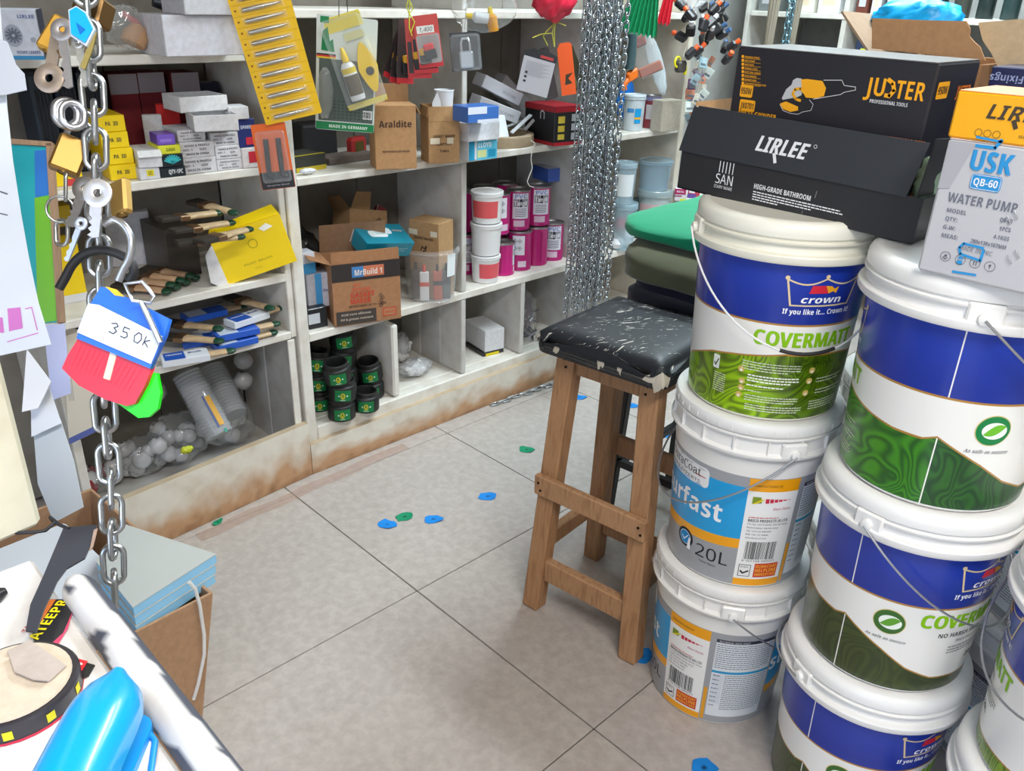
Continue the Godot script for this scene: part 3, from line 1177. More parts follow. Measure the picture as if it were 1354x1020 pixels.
func bucket(label: String,kind: String,p: Vector3,seam_world_deg: float,bail: Array,yellowish:=0.0) -> Node3D:
	var t:=thing("paint_bucket",label,"bucket",at(p,deg_to_rad(seam_world_deg)),"twenty litre paint buckets")
	var wc:=C(236,234,230).lerp(C(232,228,206),yellowish)
	var pm:=m_plastic()
	# wall
	var crown:=kind!="weather"
	var b:=mb(wc)
	var prof:=[Vector2(0,0.004),Vector2(0.120,0.004),Vector2(0.124,0.0),Vector2(0.131,0.0),Vector2(0.1345,0.004)]
	if crown:
		prof.append_array([Vector2(wall_r(0.287),0.287),Vector2(0.1470,0.290),Vector2(0.1610,0.290),Vector2(0.1630,0.293),Vector2(0.1630,0.302),Vector2(0.1615,0.304),Vector2(0.1525,0.306),
			Vector2(0.1510,0.309),Vector2(0.1510,0.320),Vector2(0.1575,0.3215),Vector2(0.1580,0.3245),Vector2(0.152,0.327),Vector2(0.150,0.338),Vector2(0.13,0.338)])
	else:
		prof.append_array([Vector2(wall_r(0.29),0.29),Vector2(0.1475,0.296),Vector2(0.1575,0.2965),Vector2(0.1590,0.299),Vector2(0.1590,0.303),Vector2(0.1505,0.3065),Vector2(0.1490,0.331),
			Vector2(0.155,0.333),Vector2(0.1555,0.336),Vector2(0.1485,0.338),Vector2(0.1475,0.352),Vector2(0.13,0.352)])
	b.lathe(prof,72)
	# stiffening ribs of the collar
	for k in (0 if crown else 16):
		var a:=TAU*(k+0.3)/16
		b.box(Vector3(0.0025,0.027,0.008),Transform3D(Basis(Vector3.UP,a),Vector3(sin(a)*0.1515,0.3045,cos(a)*0.1515)),0.0005)
	part(b,"wall",pm,t)
	# lid
	b=mb(wc.lightened(0.15))
	if crown:
		b.lathe([Vector2(0,0.3555),Vector2(0.1355,0.3555),Vector2(0.137,0.3562),Vector2(0.139,0.3565),Vector2(0.1455,0.3562),Vector2(0.152,0.3525),Vector2(0.1555,0.346),
			Vector2(0.1565,0.338),Vector2(0.1560,0.331),Vector2(0.1535,0.3295),Vector2(0.150,0.3295)],72)
	else:
		b.lathe([Vector2(0,0.3618),Vector2(0.1355,0.3618),Vector2(0.1375,0.3625),Vector2(0.1395,0.363),Vector2(0.1495,0.363),Vector2(0.1535,0.3605),
			Vector2(0.1552,0.356),Vector2(0.1552,0.342),Vector2(0.1535,0.3395),Vector2(0.150,0.3395)],72)
	if kind=="weather":
		for k in 30:
			var a:=TAU*k/30
			b.box(Vector3(0.005,0.006,0.013),Transform3D(Basis(Vector3.UP,a),Vector3(sin(a)*0.1425,0.356,cos(a)*0.1425)),0.001)
	for k in (0 if crown else 40):
		var a:=TAU*k/40
		b.box(Vector3(0.0016,0.010,0.002),Transform3D(Basis(Vector3.UP,a),Vector3(sin(a)*0.1553,0.343,cos(a)*0.1548)),0.0004)
	part(b,"lid",pm,t)
	# label
	b=mb()
	b.lathe([Vector2(wall_r(LAB_LO)+0.0004,LAB_LO),Vector2(wall_r(LAB_HI)+0.0004,LAB_HI)],96,Transform3D(),0.0,TAU,0.8,0.0,1.0)
	var lab:=part(b,"label",label_mat(kind),t)
	if kind=="weather": weather_print(lab)
	else: emulsion_print(lab,kind)
	# ears and wire handle: bail = [angle of one ear from the seam, swing angle from straight down, has grip]
	var ea: float=deg_to_rad(bail[0])
	for s in [0.0,PI]:
		b=mb(wc.lightened(0.1))
		var e:=Transform3D(Basis(Vector3.UP,ea+s),Vector3.ZERO)
		b.put(e)
		b.box(Vector3(0.046,0.030,0.012),at(Vector3(0,0.2995,0.1535)),0.004)
		b.put(e*Transform3D(Basis(Vector3(1,0,0),Vector3(0,0,1),Vector3(0,-1,0)),Vector3(0,0.310,0.159)))
		b.lathe([Vector2(0.0095,0),Vector2(0.0085,0.007),Vector2(0.005,0.0085),Vector2(0.0,0.0085)],14)
		part(b,"handle_ear",pm,t)
	var sw: float=deg_to_rad(bail[1])
	var pts:=[]
	var R:=0.172
	var drop: float=bail[3] if bail.size()>3 else 0.155
	var mid:=[]
	for k in 41:
		var u:=k/40.0*2-1          # -1 .. 1 from ear to ear
		var ang:=ea+PI*(u+1)/2.0
		# in the plane through both ears, swung outwards by sw from hanging down along the wall
		var along:=cos(PI*(u+1)/2.0)
		var out:=sin(PI*(u+1)/2.0)
		var dirA:=Vector3(sin(ea),0,cos(ea))
		var dirB: Vector3=Vector3(sin(ea+PI/2),0,cos(ea+PI/2))*(bail[4] if bail.size()>4 else 1.0)
		var ww: Vector3=dirB*(R*out)*1.0+Vector3(0,-drop*out,0)
		if sw!=0.0: ww=dirB*(R*out*cos(sw)+drop*out*0.0)+Vector3(0,-drop*out+R*out*sin(sw),0)
		var q: Vector3=dirA*(0.168*along)+ww+Vector3(0,0.310,0)
		# keep clear of the wall
		var rr:=Vector2(q.x,q.z)
		var least:=wall_r(q.y)+0.006 if q.y<0.288 else 0.161
		if rr.length()<least: rr=rr.normalized()*least
		pts.append(Vector3(rr.x,q.y,rr.y))
	b=mb(C(190,192,196) if bail[2]<2 else C(232,232,230))
	b.tube(pts,0.0019,8)
	part(b,"wire_handle",m_rough_steel() if bail[2]<2 else m_plastic(),t)
	if bail[2]>=1:
		b=mb(C(38,38,40))
		b.tube(pts.slice(17,25),0.0032,10)
		part(b,"grip",m_rubber(),t)
	return t

func lines(b: MB,a0: float,a1: float,y: float,step: float,count: int,ht: float,W,r: RandomNumberGenerator):
	# small print too fine to read: rows of word-length dashes
	for k in count:
		var x:=deg_x(a0)
		var end:=deg_x(a1)*1.0-(r.randf()*0.25*deg_x(a1-a0) if k==count-1 else 0.0)
		while x<end:
			var w:=r.randf_range(0.0025,0.008)
			b.bar(x,y-k*step,minf(x+w,end),y-k*step+ht,Transform3D(),W)
			x+=w+0.0012

func emulsion_print(parent: Node,kind: String):
	var W:=wrapped()
	var W2:=wrapped(0.0,0.0013)
	var r:=RandomNumberGenerator.new()
	r.seed=5
	var b:=mb()
	var lime:=C(140,196,10)
	for f in [46.0,226.0]:
		b.paint(lime)
		for k in 2: b.text("COVERMATT",0.0265,Transform3D(Basis(),Vector3(deg_x(f)+0.0016*k,0.1435,0)),{"bold": true,"width": deg_x(74.0),"wrap": [W,W2][k]})
		# crown emblem
		var cx: float=f+41.0
		var P:=func(x: float,y: float) -> Vector2: return Vector2(deg_x(cx)+x,y)
		b.paint(C(228,206,158))
		var top:=[]
		for k in 9:
			var u:=k/8.0
			top.append(P.call(lerpf(-0.062,0.0,u),0.263-sin(u*PI)*0.009+u*0.002))
		for k in 9:
			var u:=k/8.0
			top.append(P.call(lerpf(0.0,0.062,u),0.265-sin(u*PI)*0.009-u*0.002))
		b.stroke(top,0.0026,Transform3D(),W)
		b.stroke([P.call(-0.062,0.263),P.call(-0.052,0.2185)],0.003,Transform3D(),W)
		b.stroke([P.call(0.062,0.263),P.call(0.049,0.2185)],0.003,Transform3D(),W)
		b.stroke([P.call(-0.052,0.2185),P.call(0.049,0.2185)],0.0026,Transform3D(),W)
		for q in [[-0.0625,0.2655],[0.0,0.2685],[0.0625,0.2655]]: b.flat(disc(P.call(q[0],q[1]),0.0036,14),Transform3D(),W2)
		b.paint(C(214,40,60))
		b.flat(PackedVector2Array([P.call(-0.026,0.240),P.call(0.006,0.240),P.call(0.000,0.2535),P.call(-0.022,0.2535)]),Transform3D(),W)
		b.paint(C(240,170,30))
		b.flat(PackedVector2Array([P.call(0.006,0.240),P.call(0.014,0.2435),P.call(0.020,0.240),P.call(0.023,0.2515),P.call(0.016,0.2475),P.call(0.010,0.2525),P.call(0.000,0.2535)]),Transform3D(),W2)
		b.paint(C(250,250,250))
		b.text("crown",0.0118,Transform3D(Basis(),Vector3(deg_x(cx)-0.0375,0.2235,0)),{"bold": true,"width": 0.068,"wrap": W2,"skew": 0.25})
		b.text("If you like it... Crown it!",0.0088,Transform3D(Basis(),Vector3(deg_x(cx)-0.062,0.2035,0)),{"bold": true,"width": 0.118,"wrap": W})
	# leaf roundel of the front face
	var L:=Vector2(deg_x(28.0),0.142)
	b.paint(C(214,196,120)); b.flat(disc(L,0.0245,36),Transform3D(),W)
	b.paint(C(0,128,66) if kind!="olive" else C(58,104,40)); b.flat(disc(L,0.0232,36),Transform3D(),wrapped(0.0,0.0012))
	b.paint(C(240,246,236)); b.flat(disc(L+Vector2(0.0015,0.0),0.0172,32,0.0135),Transform3D(),wrapped(0.0,0.0015))
	b.paint(C(110,190,40) if kind!="olive" else C(96,160,44))
	var leaf:=PackedVector2Array()
	for k in 12: leaf.append(L+Vector2(lerpf(-0.013,0.0165,k/11.0),sin(k/11.0*PI)*0.0085+lerpf(-0.007,0.008,k/11.0)))
	for k in range(10,0,-1): leaf.append(L+Vector2(lerpf(-0.013,0.0165,k/11.0),-sin(k/11.0*PI)*0.0075+lerpf(-0.007,0.008,k/11.0)))
	b.flat(leaf,Transform3D(),wrapped(0.0,0.0018))
	b.paint(C(40,54,60))
	b.text("As safe as nature",0.0058,Transform3D(Basis(),Vector3(deg_x(28.0),0.1045,0)),{"font": "serif","width": 0.062,"align": "c","wrap": W,"skew": 0.25})
	b.paint(C(60,60,60))
	b.text("NO HARSH SMELL",0.0085,Transform3D(Basis(),Vector3(deg_x(60.0),0.1235,0)),{"bold": true,"width": 0.095,"wrap": W})
	b.text("TRADE EMULSION",0.0055,Transform3D(Basis(),Vector3(deg_x(74.0),0.1105,0)),{"width": 0.058,"wrap": W})
	b.paint(C(130,130,130))
	lines(b,70,112,0.100,0.006,3,0.0022,W,r)
	b.paint(C(60,60,60))
	b.text("20L",0.0105,Transform3D(Basis(),Vector3(deg_x(92.0),0.062,0)),{"bold": true,"wrap": W})
	# small print and yellow roundels over the marbled back face
	b.paint(C(226,232,206))
	lines(b,221,262,0.108,0.0048,4,0.0017,W,r)
	b.paint(C(245,248,236))
	lines(b,226,262,0.083,0.0052,3,0.0024,W,r)
	lines(b,226,256,0.064,0.0052,1,0.0024,W,r)
	b.paint(C(226,232,206))
	lines(b,225,240,0.054,0.0048,1,0.0017,W,r)
	lines(b,226,264,0.045,0.0046,3,0.0017,W,r)
	lines(b,227,268,0.027,0.0046,3,0.0017,W,r)
	lines(b,276,304,0.082,0.0060,2,0.0017,W,r)
	lines(b,277,306,0.060,0.0060,2,0.0017,W,r)
	lines(b,274,303,0.038,0.0048,4,0.0017,W,r)
	for q in [[221.0,0.092],[222.5,0.070],[222.5,0.057],[221.5,0.043],[270.5,0.100],[270.0,0.080],[269.0,0.057]]:
		b.paint(C(206,178,96)); b.flat(disc(Vector2(deg_x(q[0]),q[1]),0.0058,16),Transform3D(),W)
		b.paint(C(248,246,232)); b.text("*",0.009,Transform3D(Basis(),Vector3(deg_x(q[0]),q[1]-0.0085,0)),{"bold": true,"align": "c","wrap": W2})
	# quality mark at the left of the back face
	b.paint(C(230,234,226)); b.flat(rrect(deg_x(198.0),0.078,deg_x(203.5),0.104,0.002),Transform3D(),W)
	b.paint(C(60,74,30)); b.stroke([Vector2(deg_x(199.2),0.089),Vector2(deg_x(200.3),0.084),Vector2(deg_x(202.6),0.097)],0.0022,Transform3D(),W2)
	b.paint(C(226,232,206)); lines(b,200,210,0.070,0.0042,9,0.0013,W,r)
	part(b,"print",m_ink(),parent)

func barcode(b: MB,x0: float,x1: float,y0: float,y1: float,W,r: RandomNumberGenerator,t:=Transform3D()):
	var x:=x0
	while x<x1:
		var w: float=[0.0006,0.0011,0.0017][r.randi() % 3]
		b.bar(x,y0,minf(x+w,x1),y1,t,W)
		x+=w+[0.0007,0.0011,0.0016][r.randi() % 3]

func weather_print(parent: Node):
	var W:=wrapped()
	var W2:=wrapped(0.0,0.0013)
	var r:=RandomNumberGenerator.new()
	r.seed=9
	var b:=mb()
	for f in [0.0,180.0]:
		var X:=func(a: float) -> float: return deg_x(f+a)
		# white badge
		b.paint(C(240,240,240)); b.flat(rrect(X.call(-84.0),0.2005,X.call(-30.5),0.2435,0.010),Transform3D(),W)
		b.paint(C(40,40,44)); b.text("DuraCoat",0.0175,Transform3D(Basis(),Vector3(X.call(-38.0),0.2205,0)),{"font": "serif","align": "r","width": 0.102,"wrap": W2})
		b.paint(C(190,30,40)); b.stroke([Vector2(X.call(-42.0),0.2225),Vector2(X.call(-33.5),0.2225)],0.0018,Transform3D(),W2)
		b.paint(C(70,70,76)); b.text("PAINT EXPERTS",0.0065,Transform3D(Basis(),Vector3(X.call(-38.0),0.2065,0)),{"align": "r","width": 0.10,"wrap": W2})
		b.paint(C(248,248,248)); b.text("surfast",0.040,Transform3D(Basis(),Vector3(X.call(-17.0),0.1405,0)),{"bold": true,"align": "r","width": 0.17,"wrap": W})
		b.paint(C(36,36,40)); b.text("20L",0.0285,Transform3D(Basis(),Vector3(X.call(-7.5),0.0455,0)),{"align": "r","width": 0.067,"wrap": W})
		b.text("*Water Based",0.004,Transform3D(Basis(),Vector3(X.call(-17.0),0.035,0)),{"align": "r","wrap": W})
		# round brush badge
		var c:=Vector2(X.call(-47.0),0.070)
		b.paint(C(28,30,36)); b.flat(disc(c,0.021,30),Transform3D(),W)
		b.paint(C(235,240,244)); b.flat(disc(c,0.0155,28),Transform3D(),wrapped(0.0,0.0012))
		b.paint(C(0,140,205)); b.flat(disc(c,0.0142,28),Transform3D(),wrapped(0.0,0.0015))
		b.paint(C(250,250,250)); b.stroke([c+Vector2(-0.008,0.001),c+Vector2(-0.002,-0.006),c+Vector2(0.008,0.007)],0.002,Transform3D(),wrapped(0.0,0.0018))
		b.flat(PackedVector2Array([c+Vector2(0.008,-0.022),c+Vector2(0.017,-0.022),c+Vector2(0.016,-0.010),c+Vector2(0.0145,0.004),c+Vector2(0.0105,0.004),c+Vector2(0.009,-0.010)]),Transform3D(),wrapped(0.0,0.002))
		# maker's panel
		b.paint(C(40,40,40)); b.text("MANUFACTURED BY",0.0042,Transform3D(Basis(),Vector3(X.call(2.0),0.234,0)),{"wrap": W})
		b.paint(C(130,150,40)); b.flat(PackedVector2Array([Vector2(X.call(3.0),0.197),Vector2(X.call(10.0),0.199),Vector2(X.call(9.0),0.212),Vector2(X.call(3.0),0.212)]),Transform3D(),W)
		b.paint(C(236,214,30)); b.flat(PackedVector2Array([Vector2(X.call(2.5),0.195),Vector2(X.call(9.0),0.207),Vector2(X.call(12.5),0.208),Vector2(X.call(6.0),0.1975)]),Transform3D(),W2)
		b.paint(C(206,40,70))
		for q in 6: b.bar(X.call(12.5+q*3.3),0.199+q*0.0012,X.call(15.2+q*3.3),0.209-q*0.0006,Transform3D(),W)
		b.paint(C(190,70,90)); b.text("Basco Paints",0.005,Transform3D(Basis(),Vector3(X.call(33.0),0.184,0)),{"font": "serif","align": "r","width": 0.034,"wrap": W,"skew": 0.2})
		b.paint(C(200,60,60)); lines(b,f+2.5,f+32,0.1655,0.004,1,0.0017,W,r)
		b.paint(C(34,34,34)); b.text("BASCO PRODUCTS (K) LTD",0.0062,Transform3D(Basis(),Vector3(X.call(2.5),0.1565,0)),{"bold": true,"width": deg_x(30.5),"wrap": W})
		var adr:=["P.O. Box 20273-00200, Nairobi, Kenya","Road Embakasi, Nairobi, Kenya","Tel: +254 20 4803001","Mob: +254 722 204060","www.duracoat.com"]
		for k in 5:
			b.text(adr[k],0.0036,Transform3D(Basis(),Vector3(X.call(2.5),0.1495-k*0.0078,0)),{"wrap": W,"width": deg_x([31.0,24.0,19.0,17.0,16.0][k])})
		barcode(b,X.call(4.0),X.call(28.0),0.070,0.111,W,r)
		b.text("6 161108 580221",0.004,Transform3D(Basis(),Vector3(X.call(3.0),0.064,0)),{"wrap": W,"width": deg_x(26.0)})
		b.paint(C(60,60,60)); b.stroke([Vector2(X.call(2.0),0.029),Vector2(X.call(11.0),0.029),Vector2(X.call(11.0),0.056),Vector2(X.call(2.0),0.056)],0.0012,Transform3D(),W,true)
		b.paint(C(24,24,24)); b.stroke([Vector2(X.call(3.4),0.041),Vector2(X.call(5.5),0.036),Vector2(X.call(9.6),0.042)],0.0035,Transform3D(),W)
		b.text("KENYA",0.0038,Transform3D(Basis(),Vector3(X.call(3.0),0.049,0)),{"wrap": W})
		b.paint(C(214,60,40)); b.bar(X.call(14.0),0.027,X.call(33.5),0.060,Transform3D(),W)
		b.paint(C(250,190,60))
		b.text("DURACOAT",0.0068,Transform3D(Basis(),Vector3(X.call(15.0),0.050,0)),{"bold": true,"width": deg_x(17.5),"wrap": W2})
		b.text("HELPLINE",0.0082,Transform3D(Basis(),Vector3(X.call(15.0),0.0395,0)),{"bold": true,"width": deg_x(17.5),"wrap": W2})
		b.text("0800221333",0.0058,Transform3D(Basis(),Vector3(X.call(15.0),0.031,0)),{"bold": true,"width": deg_x(17.5),"wrap": W2})
		# data sheet
		b.paint(C(70,80,100))
		lines(b,f+43.0,f+90.0,0.222,0.0056,12,0.0016,W,r)
		lines(b,f+53.0,f+90.5,0.141,0.0056,18,0.0015,W,r)
		lines(b,f+43.5,f+49.0,0.138,0.012,8,0.002,W,r)
		b.paint(C(235,238,242)); b.text("TECHNICAL DATA SHEET",0.004,Transform3D(Basis(),Vector3(X.call(44.0),0.2297,0)),{"wrap": W})
	part(b,"print",m_ink(),parent)

func bucket_stacks():
	var A:=Vector3(0.306,0,1.284)
	var B:=Vector3(0.275,0,1.612)
	var D:=Vector3(0.215,0,1.941)
	var face:=func(p: Vector3) -> float: return rad_to_deg(atan2(EYE.x-p.x,EYE.z-p.z))
	var P:=0.363
	var Q:=0.357
	bucket("white paint bucket with grey and orange label on the floor beside the stool leg","weather",A,face.call(A)-42.0,[50.0,0.0,0,0.14])
	bucket("white paint bucket with large blue label and 20L under the lime green one","weather",A+Vector3(0,P,0),face.call(A)+5.0,[24.0,0.0,0,0.155,-1.0])
	bucket("paint bucket with blue band and bright lime marbled label, under the black bathroom carton","lime",A+Vector3(0,2*P,0),face.call(A)+124.0,[-194.0,0.0,3,0.165],0.7)
	bucket("paint bucket with blue band and dark olive label, lowest of its stack of three","olive",B,face.call(B)-29.0,[-12.5,0.0,0,0.025,-1.0])
	bucket("paint bucket with leaf emblem and dark olive label, in the middle of its stack","olive",B+Vector3(0,Q,0),face.call(B)-25.0,[3.5,0.0,0,0.15])
	bucket("paint bucket with blue band and deep green label, under the grey water pump carton","green",B+Vector3(0,2*Q,0),face.call(B)+1.0,[6.0,0.0,0,0.15])
	bucket("paint bucket at the lower right corner, below the tilted one with MATT lettering","lime",D,face.call(D)-60.0,[20.0,0.0,0,0.15])
	bucket("paint bucket with MATT lettering and lime label at the right edge of the picture","lime",D+Vector3(0,Q,0),face.call(D)-166.0,[40.0,0.0,0,0.15])
	# the row behind, seen only through the gap
	for q in [[Vector3(0.62,0,1.47),0.0,"dark blue and grey paint bucket in the shade behind the front stacks, on the floor"],[Vector3(0.62,P,1.47),40.0,"grey paint bucket with 20L in the shade behind the front stacks, second from the floor"],[Vector3(0.62,2*P,1.47),40.0,"paint bucket behind the front stacks that carries the torn carton"],
		[Vector3(0.60,0,1.81),-90.0,"paint bucket on the floor in the back row at the right edge"],[Vector3(0.60,P,1.81),-93.0,"paint bucket second from the floor in the back row at the right edge"],[Vector3(0.60,2*P,1.81),60.0,"topmost paint bucket of the back row at the right edge"]]:
		bucket(q[2],"weather",q[0],face.call(q[0])+q[1],[30.0,0.0,0,0.15])

# ------------------------------------------------------------------ carton builder
# a carton standing on its base centre; local z is its front
func face_xf(size: Vector3,f: String) -> Transform3D:
	var e:=0.0007
	match f:
		"front": return Transform3D(Basis(),Vector3(-size.x/2,0,size.z/2+e))
		"back": return Transform3D(Basis(Vector3(-1,0,0),Vector3(0,1,0),Vector3(0,0,-1)),Vector3(size.x/2,0,-size.z/2-e))
		"left": return Transform3D(Basis(Vector3(0,0,1),Vector3(0,1,0),Vector3(-1,0,0)),Vector3(-size.x/2-e,0,-size.z/2))
		"right": return Transform3D(Basis(Vector3(0,0,-1),Vector3(0,1,0),Vector3(1,0,0)),Vector3(size.x/2+e,0,size.z/2))
	return Transform3D(Basis(Vector3(1,0,0),Vector3(0,0,-1),Vector3(0,1,0)),Vector3(-size.x/2,size.y+e,size.z/2))

# panels: [face, u0, v0, u1, v1, colour]; texts: [face, string, u, v, cap, colour, options]
func print_on(t: Node3D,size: Vector3,panels: Array,texts: Array):
	var b:=mb()
	var lift:=0.0
	for p in panels:
		lift+=0.00012
		b.paint(p[5])
		b.bar(p[1],p[2],p[3],p[4],face_xf(size,p[0])*at(Vector3(0,0,lift)))
	for p in texts:
		b.paint(p[5])
		b.text(p[1],p[4],face_xf(size,p[0])*at(Vector3(p[2],p[3],lift+0.0003)),p[6] if p.size()>6 else {})
	if panels.size()+texts.size()>0: part(b,"print",m_ink(),t)

# open: the top is missing; flaps: [side, length, angle above level, colour]
func carton(called: String,label: String,category: String,group: String,xf: Transform3D,size: Vector3,col: Color,o:={}) -> Node3D:
	var t:=thing(called,label,category,xf,group)
	var m: Material=o.get("mat",m_card())
	var th: float=o.get("wall",0.003)
	if o.get("open",false):
		var b:=mb(col)
		b.box(Vector3(size.x,th,size.z),Transform3D(),0.0008)
		for s in [-1,1]:
			b.box(Vector3(size.x,size.y,th),at(Vector3(0,0,s*(size.z-th)/2)),0.0008)
			b.box(Vector3(th,size.y,size.z-2*th),at(Vector3(s*(size.x-th)/2,0,0)),0.0008)
		part(b,"body",m,t)
	else:
		var b:=mb(col)
		b.box(size,Transform3D(),o.get("bev",0.0018))
		part(b,"body",m,t)
		if o.get("lid_line",false):
			b=mb(col.darkened(0.06))
			b.box(Vector3(size.x*0.985,0.0012,size.z*0.49),at(Vector3(0,size.y-0.0004,size.z*0.248)),0.0004)
			part(b,"lid_flap",m,t)
			b=mb(col.darkened(0.06))
			b.box(Vector3(size.x*0.985,0.0012,size.z*0.49),at(Vector3(0,size.y-0.0004,-size.z*0.248)),0.0004)
			part(b,"lid_flap",m,t)
	for f in o.get("flaps",[]):
		var b:=mb(f[3] if f.size()>3 else col)
		var ang: float=deg_to_rad(f[2])
		var w: float=size.x if f[0] in ["front","back"] else size.z
		var dirv: Vector3={"front": Vector3(0,0,1),"back": Vector3(0,0,-1),"left": Vector3(-1,0,0),"right": Vector3(1,0,0)}[f[0]]
		var half: float=size.z/2 if f[0] in ["front","back"] else size.x/2
		var up:=(dirv*cos(ang)+Vector3.UP*sin(ang)).normalized()
		var across:=dirv.cross(Vector3.UP)
		b.box(Vector3(w*0.985,f[1],th*0.8),Transform3D(Basis(across,up,across.cross(up)),dirv*(half-th*0.5)+Vector3(0,size.y,0)),0.0006)
		part(b,"flap",m,t)
	if o.has("tape"):
		var b:=mb(o.tape)
		b.box(Vector3(0.045,0.0006,size.z+0.0012),at(Vector3(0,size.y+0.0002,0)),0.0)
		for s in [-1,1]: b.box(Vector3(0.045,size.y*0.35,0.0006),at(Vector3(0,size.y*0.655,s*(size.z/2+0.0006))),0.0)
		part(b,"tape",M("parcel_tape",Color(1,1,1),0.25),t)
	print_on(t,size,o.get("panels",[]),o.get("texts",[]))
	return t

func cartons_on_buckets():
	var dark:=C(40,41,46)
	var ink:=C(236,236,238)
	var amber:=C(250,176,24)
	# ---- long black tray carton with its front flap standing
	var X:=0.236
	var a:=fx(895,247,X)
	var e:=fx(1205,325,X)
	var up:=Vector3(0,1,0)
	var zx:=frame(Vector3(X,1.0828,a.z),Vector3(0,1.0715-1.0828,e.z-a.z),up)
	var inv:=zx.affine_inverse()
	var L:=e.z-a.z
	var t:=thing("bathroom_carton","long black cardboard bathroom ware tray with its front flap raised, across two buckets","box",zx)
	var H:=0.068
	var D:=0.27
	var th:=0.0035
	var b:=mb(dark)
	var card:=M("black_print_card",Color(1,1,1),0.5,"fine",5.0,{"clear": 0.12})
	b.box(Vector3(L,th,D),at(Vector3(L/2,0,-D/2)),0.001)
	b.box(Vector3(L,H,th),at(Vector3(L/2,0,-th/2)),0.001)
	b.box(Vector3(L,H,th),at(Vector3(L/2,0,-D+th/2)),0.001)
	for s in [th/2,L-th/2]: b.box(Vector3(th,H,D-2*th),at(Vector3(s,0,-D/2)),0.001)
	part(b,"tray",card,t)
	# raised flap: outside black, inside bare card
	var lean:=deg_to_rad(4.0)
	var fl:=Transform3D(Basis(Vector3(1,0,0),-lean),Vector3(0,H-0.002,0.001))
	b=mb(C(48,50,56))
	b.put(fl)
	b.prism(PackedVector2Array([Vector2(-0.004,0),Vector2(L-0.024,0),Vector2(L-0.012,0.079),Vector2(0.022,0.079),Vector2(0.020,0.076),Vector2(0.012,0.078)]),0.0022)
	part(b,"flap",card,t)
	b=mb(C(206,160,112))
	b.put(fl)
	b.prism(PackedVector2Array([Vector2(0.002,0.004),Vector2(L-0.026,0.004),Vector2(L-0.016,0.0775),Vector2(0.020,0.0775)]),0.0012,at(Vector3(0,0,-0.0014)))
	part(b,"flap_lining",m_card(),t)
	# left and right end flaps
	b=mb(C(206,160,112))
	b.prism(PackedVector2Array([Vector2(0,0),Vector2(0.20,0),Vector2(0.16,0.078),Vector2(0.02,0.078)]),0.002,Transform3D(Basis(Vector3(0,0,-1),Vector3(-0.25,0.97,0).normalized(),Vector3(0.97,0.25,0).normalized()),Vector3(0.002,H,-0.03)))
	part(b,"end_flap",m_card(),t)
	b=mb(dark)
	b.prism(PackedVector2Array([Vector2(0,0),Vector2(0.20,0),Vector2(0.18,0.075),Vector2(0.012,0.082)]),0.002,Transform3D(Basis(Vector3(0.12,0,-1).normalized(),Vector3(0,1,0),Vector3(1,0,0.12).normalized()),Vector3(L-0.012,H,-0.004)))
	b.paint(ink)
	part(b,"end_flap",card,t)
	# print
	b=mb(ink)
	var P:=func(px: float,py: float) -> Vector2:
		var q:=inv*fx(px,py,X)
		return Vector2(q.x,q.y)
	var p0: Vector2=P.call(999,197)
	var p1: Vector2=P.call(1072,204)
	var fx0:=fl*at(Vector3(0,0,0.0026))
	b.text("LIRLEE",0.0245,fx0*at(Vector3(p0.x,0.0245,0)),{"bold": true,"width": 0.087,"skew": 0.3})
	b.text("LIRLEE",0.0245,fx0*at(Vector3(p0.x+0.0011,0.0245,0.0002)),{"bold": true,"width": 0.087,"skew": 0.3})
	b.text("LIRLEE",0.010,Transform3D(Basis(Vector3(0.12,0,-1).normalized(),Vector3(0,1,0),Vector3(1,0,0.12).normalized()),Vector3(L-0.009,H+0.050,-0.028)),{"bold": true,"skew": 0.2})
	b.stroke([Vector2(p0.x+0.036,0.0245),Vector2(p0.x+0.0405,0.012)],0.0055,fx0)
	b.stroke(Array(disc(Vector2(p0.x+0.103,0.047),0.0026,14)),0.0008,fx0,null,true)
	var f0:=at(Vector3(0,0,0.0009))
	var s0: Vector2=P.call(945,247)
	b.text("SAN",0.0165,f0*at(Vector3(s0.x,0.0245,0)),{"width": 0.034})
	b.text("ITARY WARE",0.0052,f0*at(Vector3(s0.x-0.001,0.0165,0)),{"width": 0.036})
	for k in 5: b.bar(s0.x+0.004+k*0.0066,0.0435,s0.x+0.0056+k*0.0066,0.0625,f0)
	var h0: Vector2=P.call(997,249)
	b.text("HIGH-GRADE BATHROOM",0.0082,f0*at(Vector3(h0.x,0.0295,0)),{"bold": true,"width": 0.103})
	var r:=RandomNumberGenerator.new()
	r.seed=3
	for k in 4:
		var x:=h0.x
		var end: float=h0.x+[0.155,0.160,0.108,0.048][k]
		while x<end:
			var w:=r.randf_range(0.003,0.009)
			b.bar(x,0.0235-k*0.0042,minf(x+w,end),0.0253-k*0.0042,f0)
			x+=w+0.0012
	# rubbed marks
	b.paint(C(120,120,122))
	b.stroke([Vector2(L*0.62,0.047),Vector2(L*0.617,0.036)],0.0016,f0)
	b.stroke([Vector2(L*0.58,0.012),Vector2(L*0.577,0.004)],0.0012,f0)
	part(b,"print",m_ink(),t)
	# crumpled bag wedged into the tray's end
	var bag:=thing("plastic_bag","crumpled pale plastic bag wedged between the black tray and the pump carton","bag",at(Vector3(0.33,1.09,1.505)))
	part(crumple(Vector3(0.14,0.12,0.075),21,0.3,C(226,236,222)),"film",m_cloudy_green(),bag)

	# ---- angle grinder carton standing in the tray
	X=0.30
	var ta:=fx(975,57,X)
	var tb:=fx(1240,85,X)
	var zj:=frame(Vector3(X,1.0875,ta.z),Vector3(0,-0.004,tb.z-ta.z),up)
	inv=zj.affine_inverse()
	var W:=tb.z-ta.z
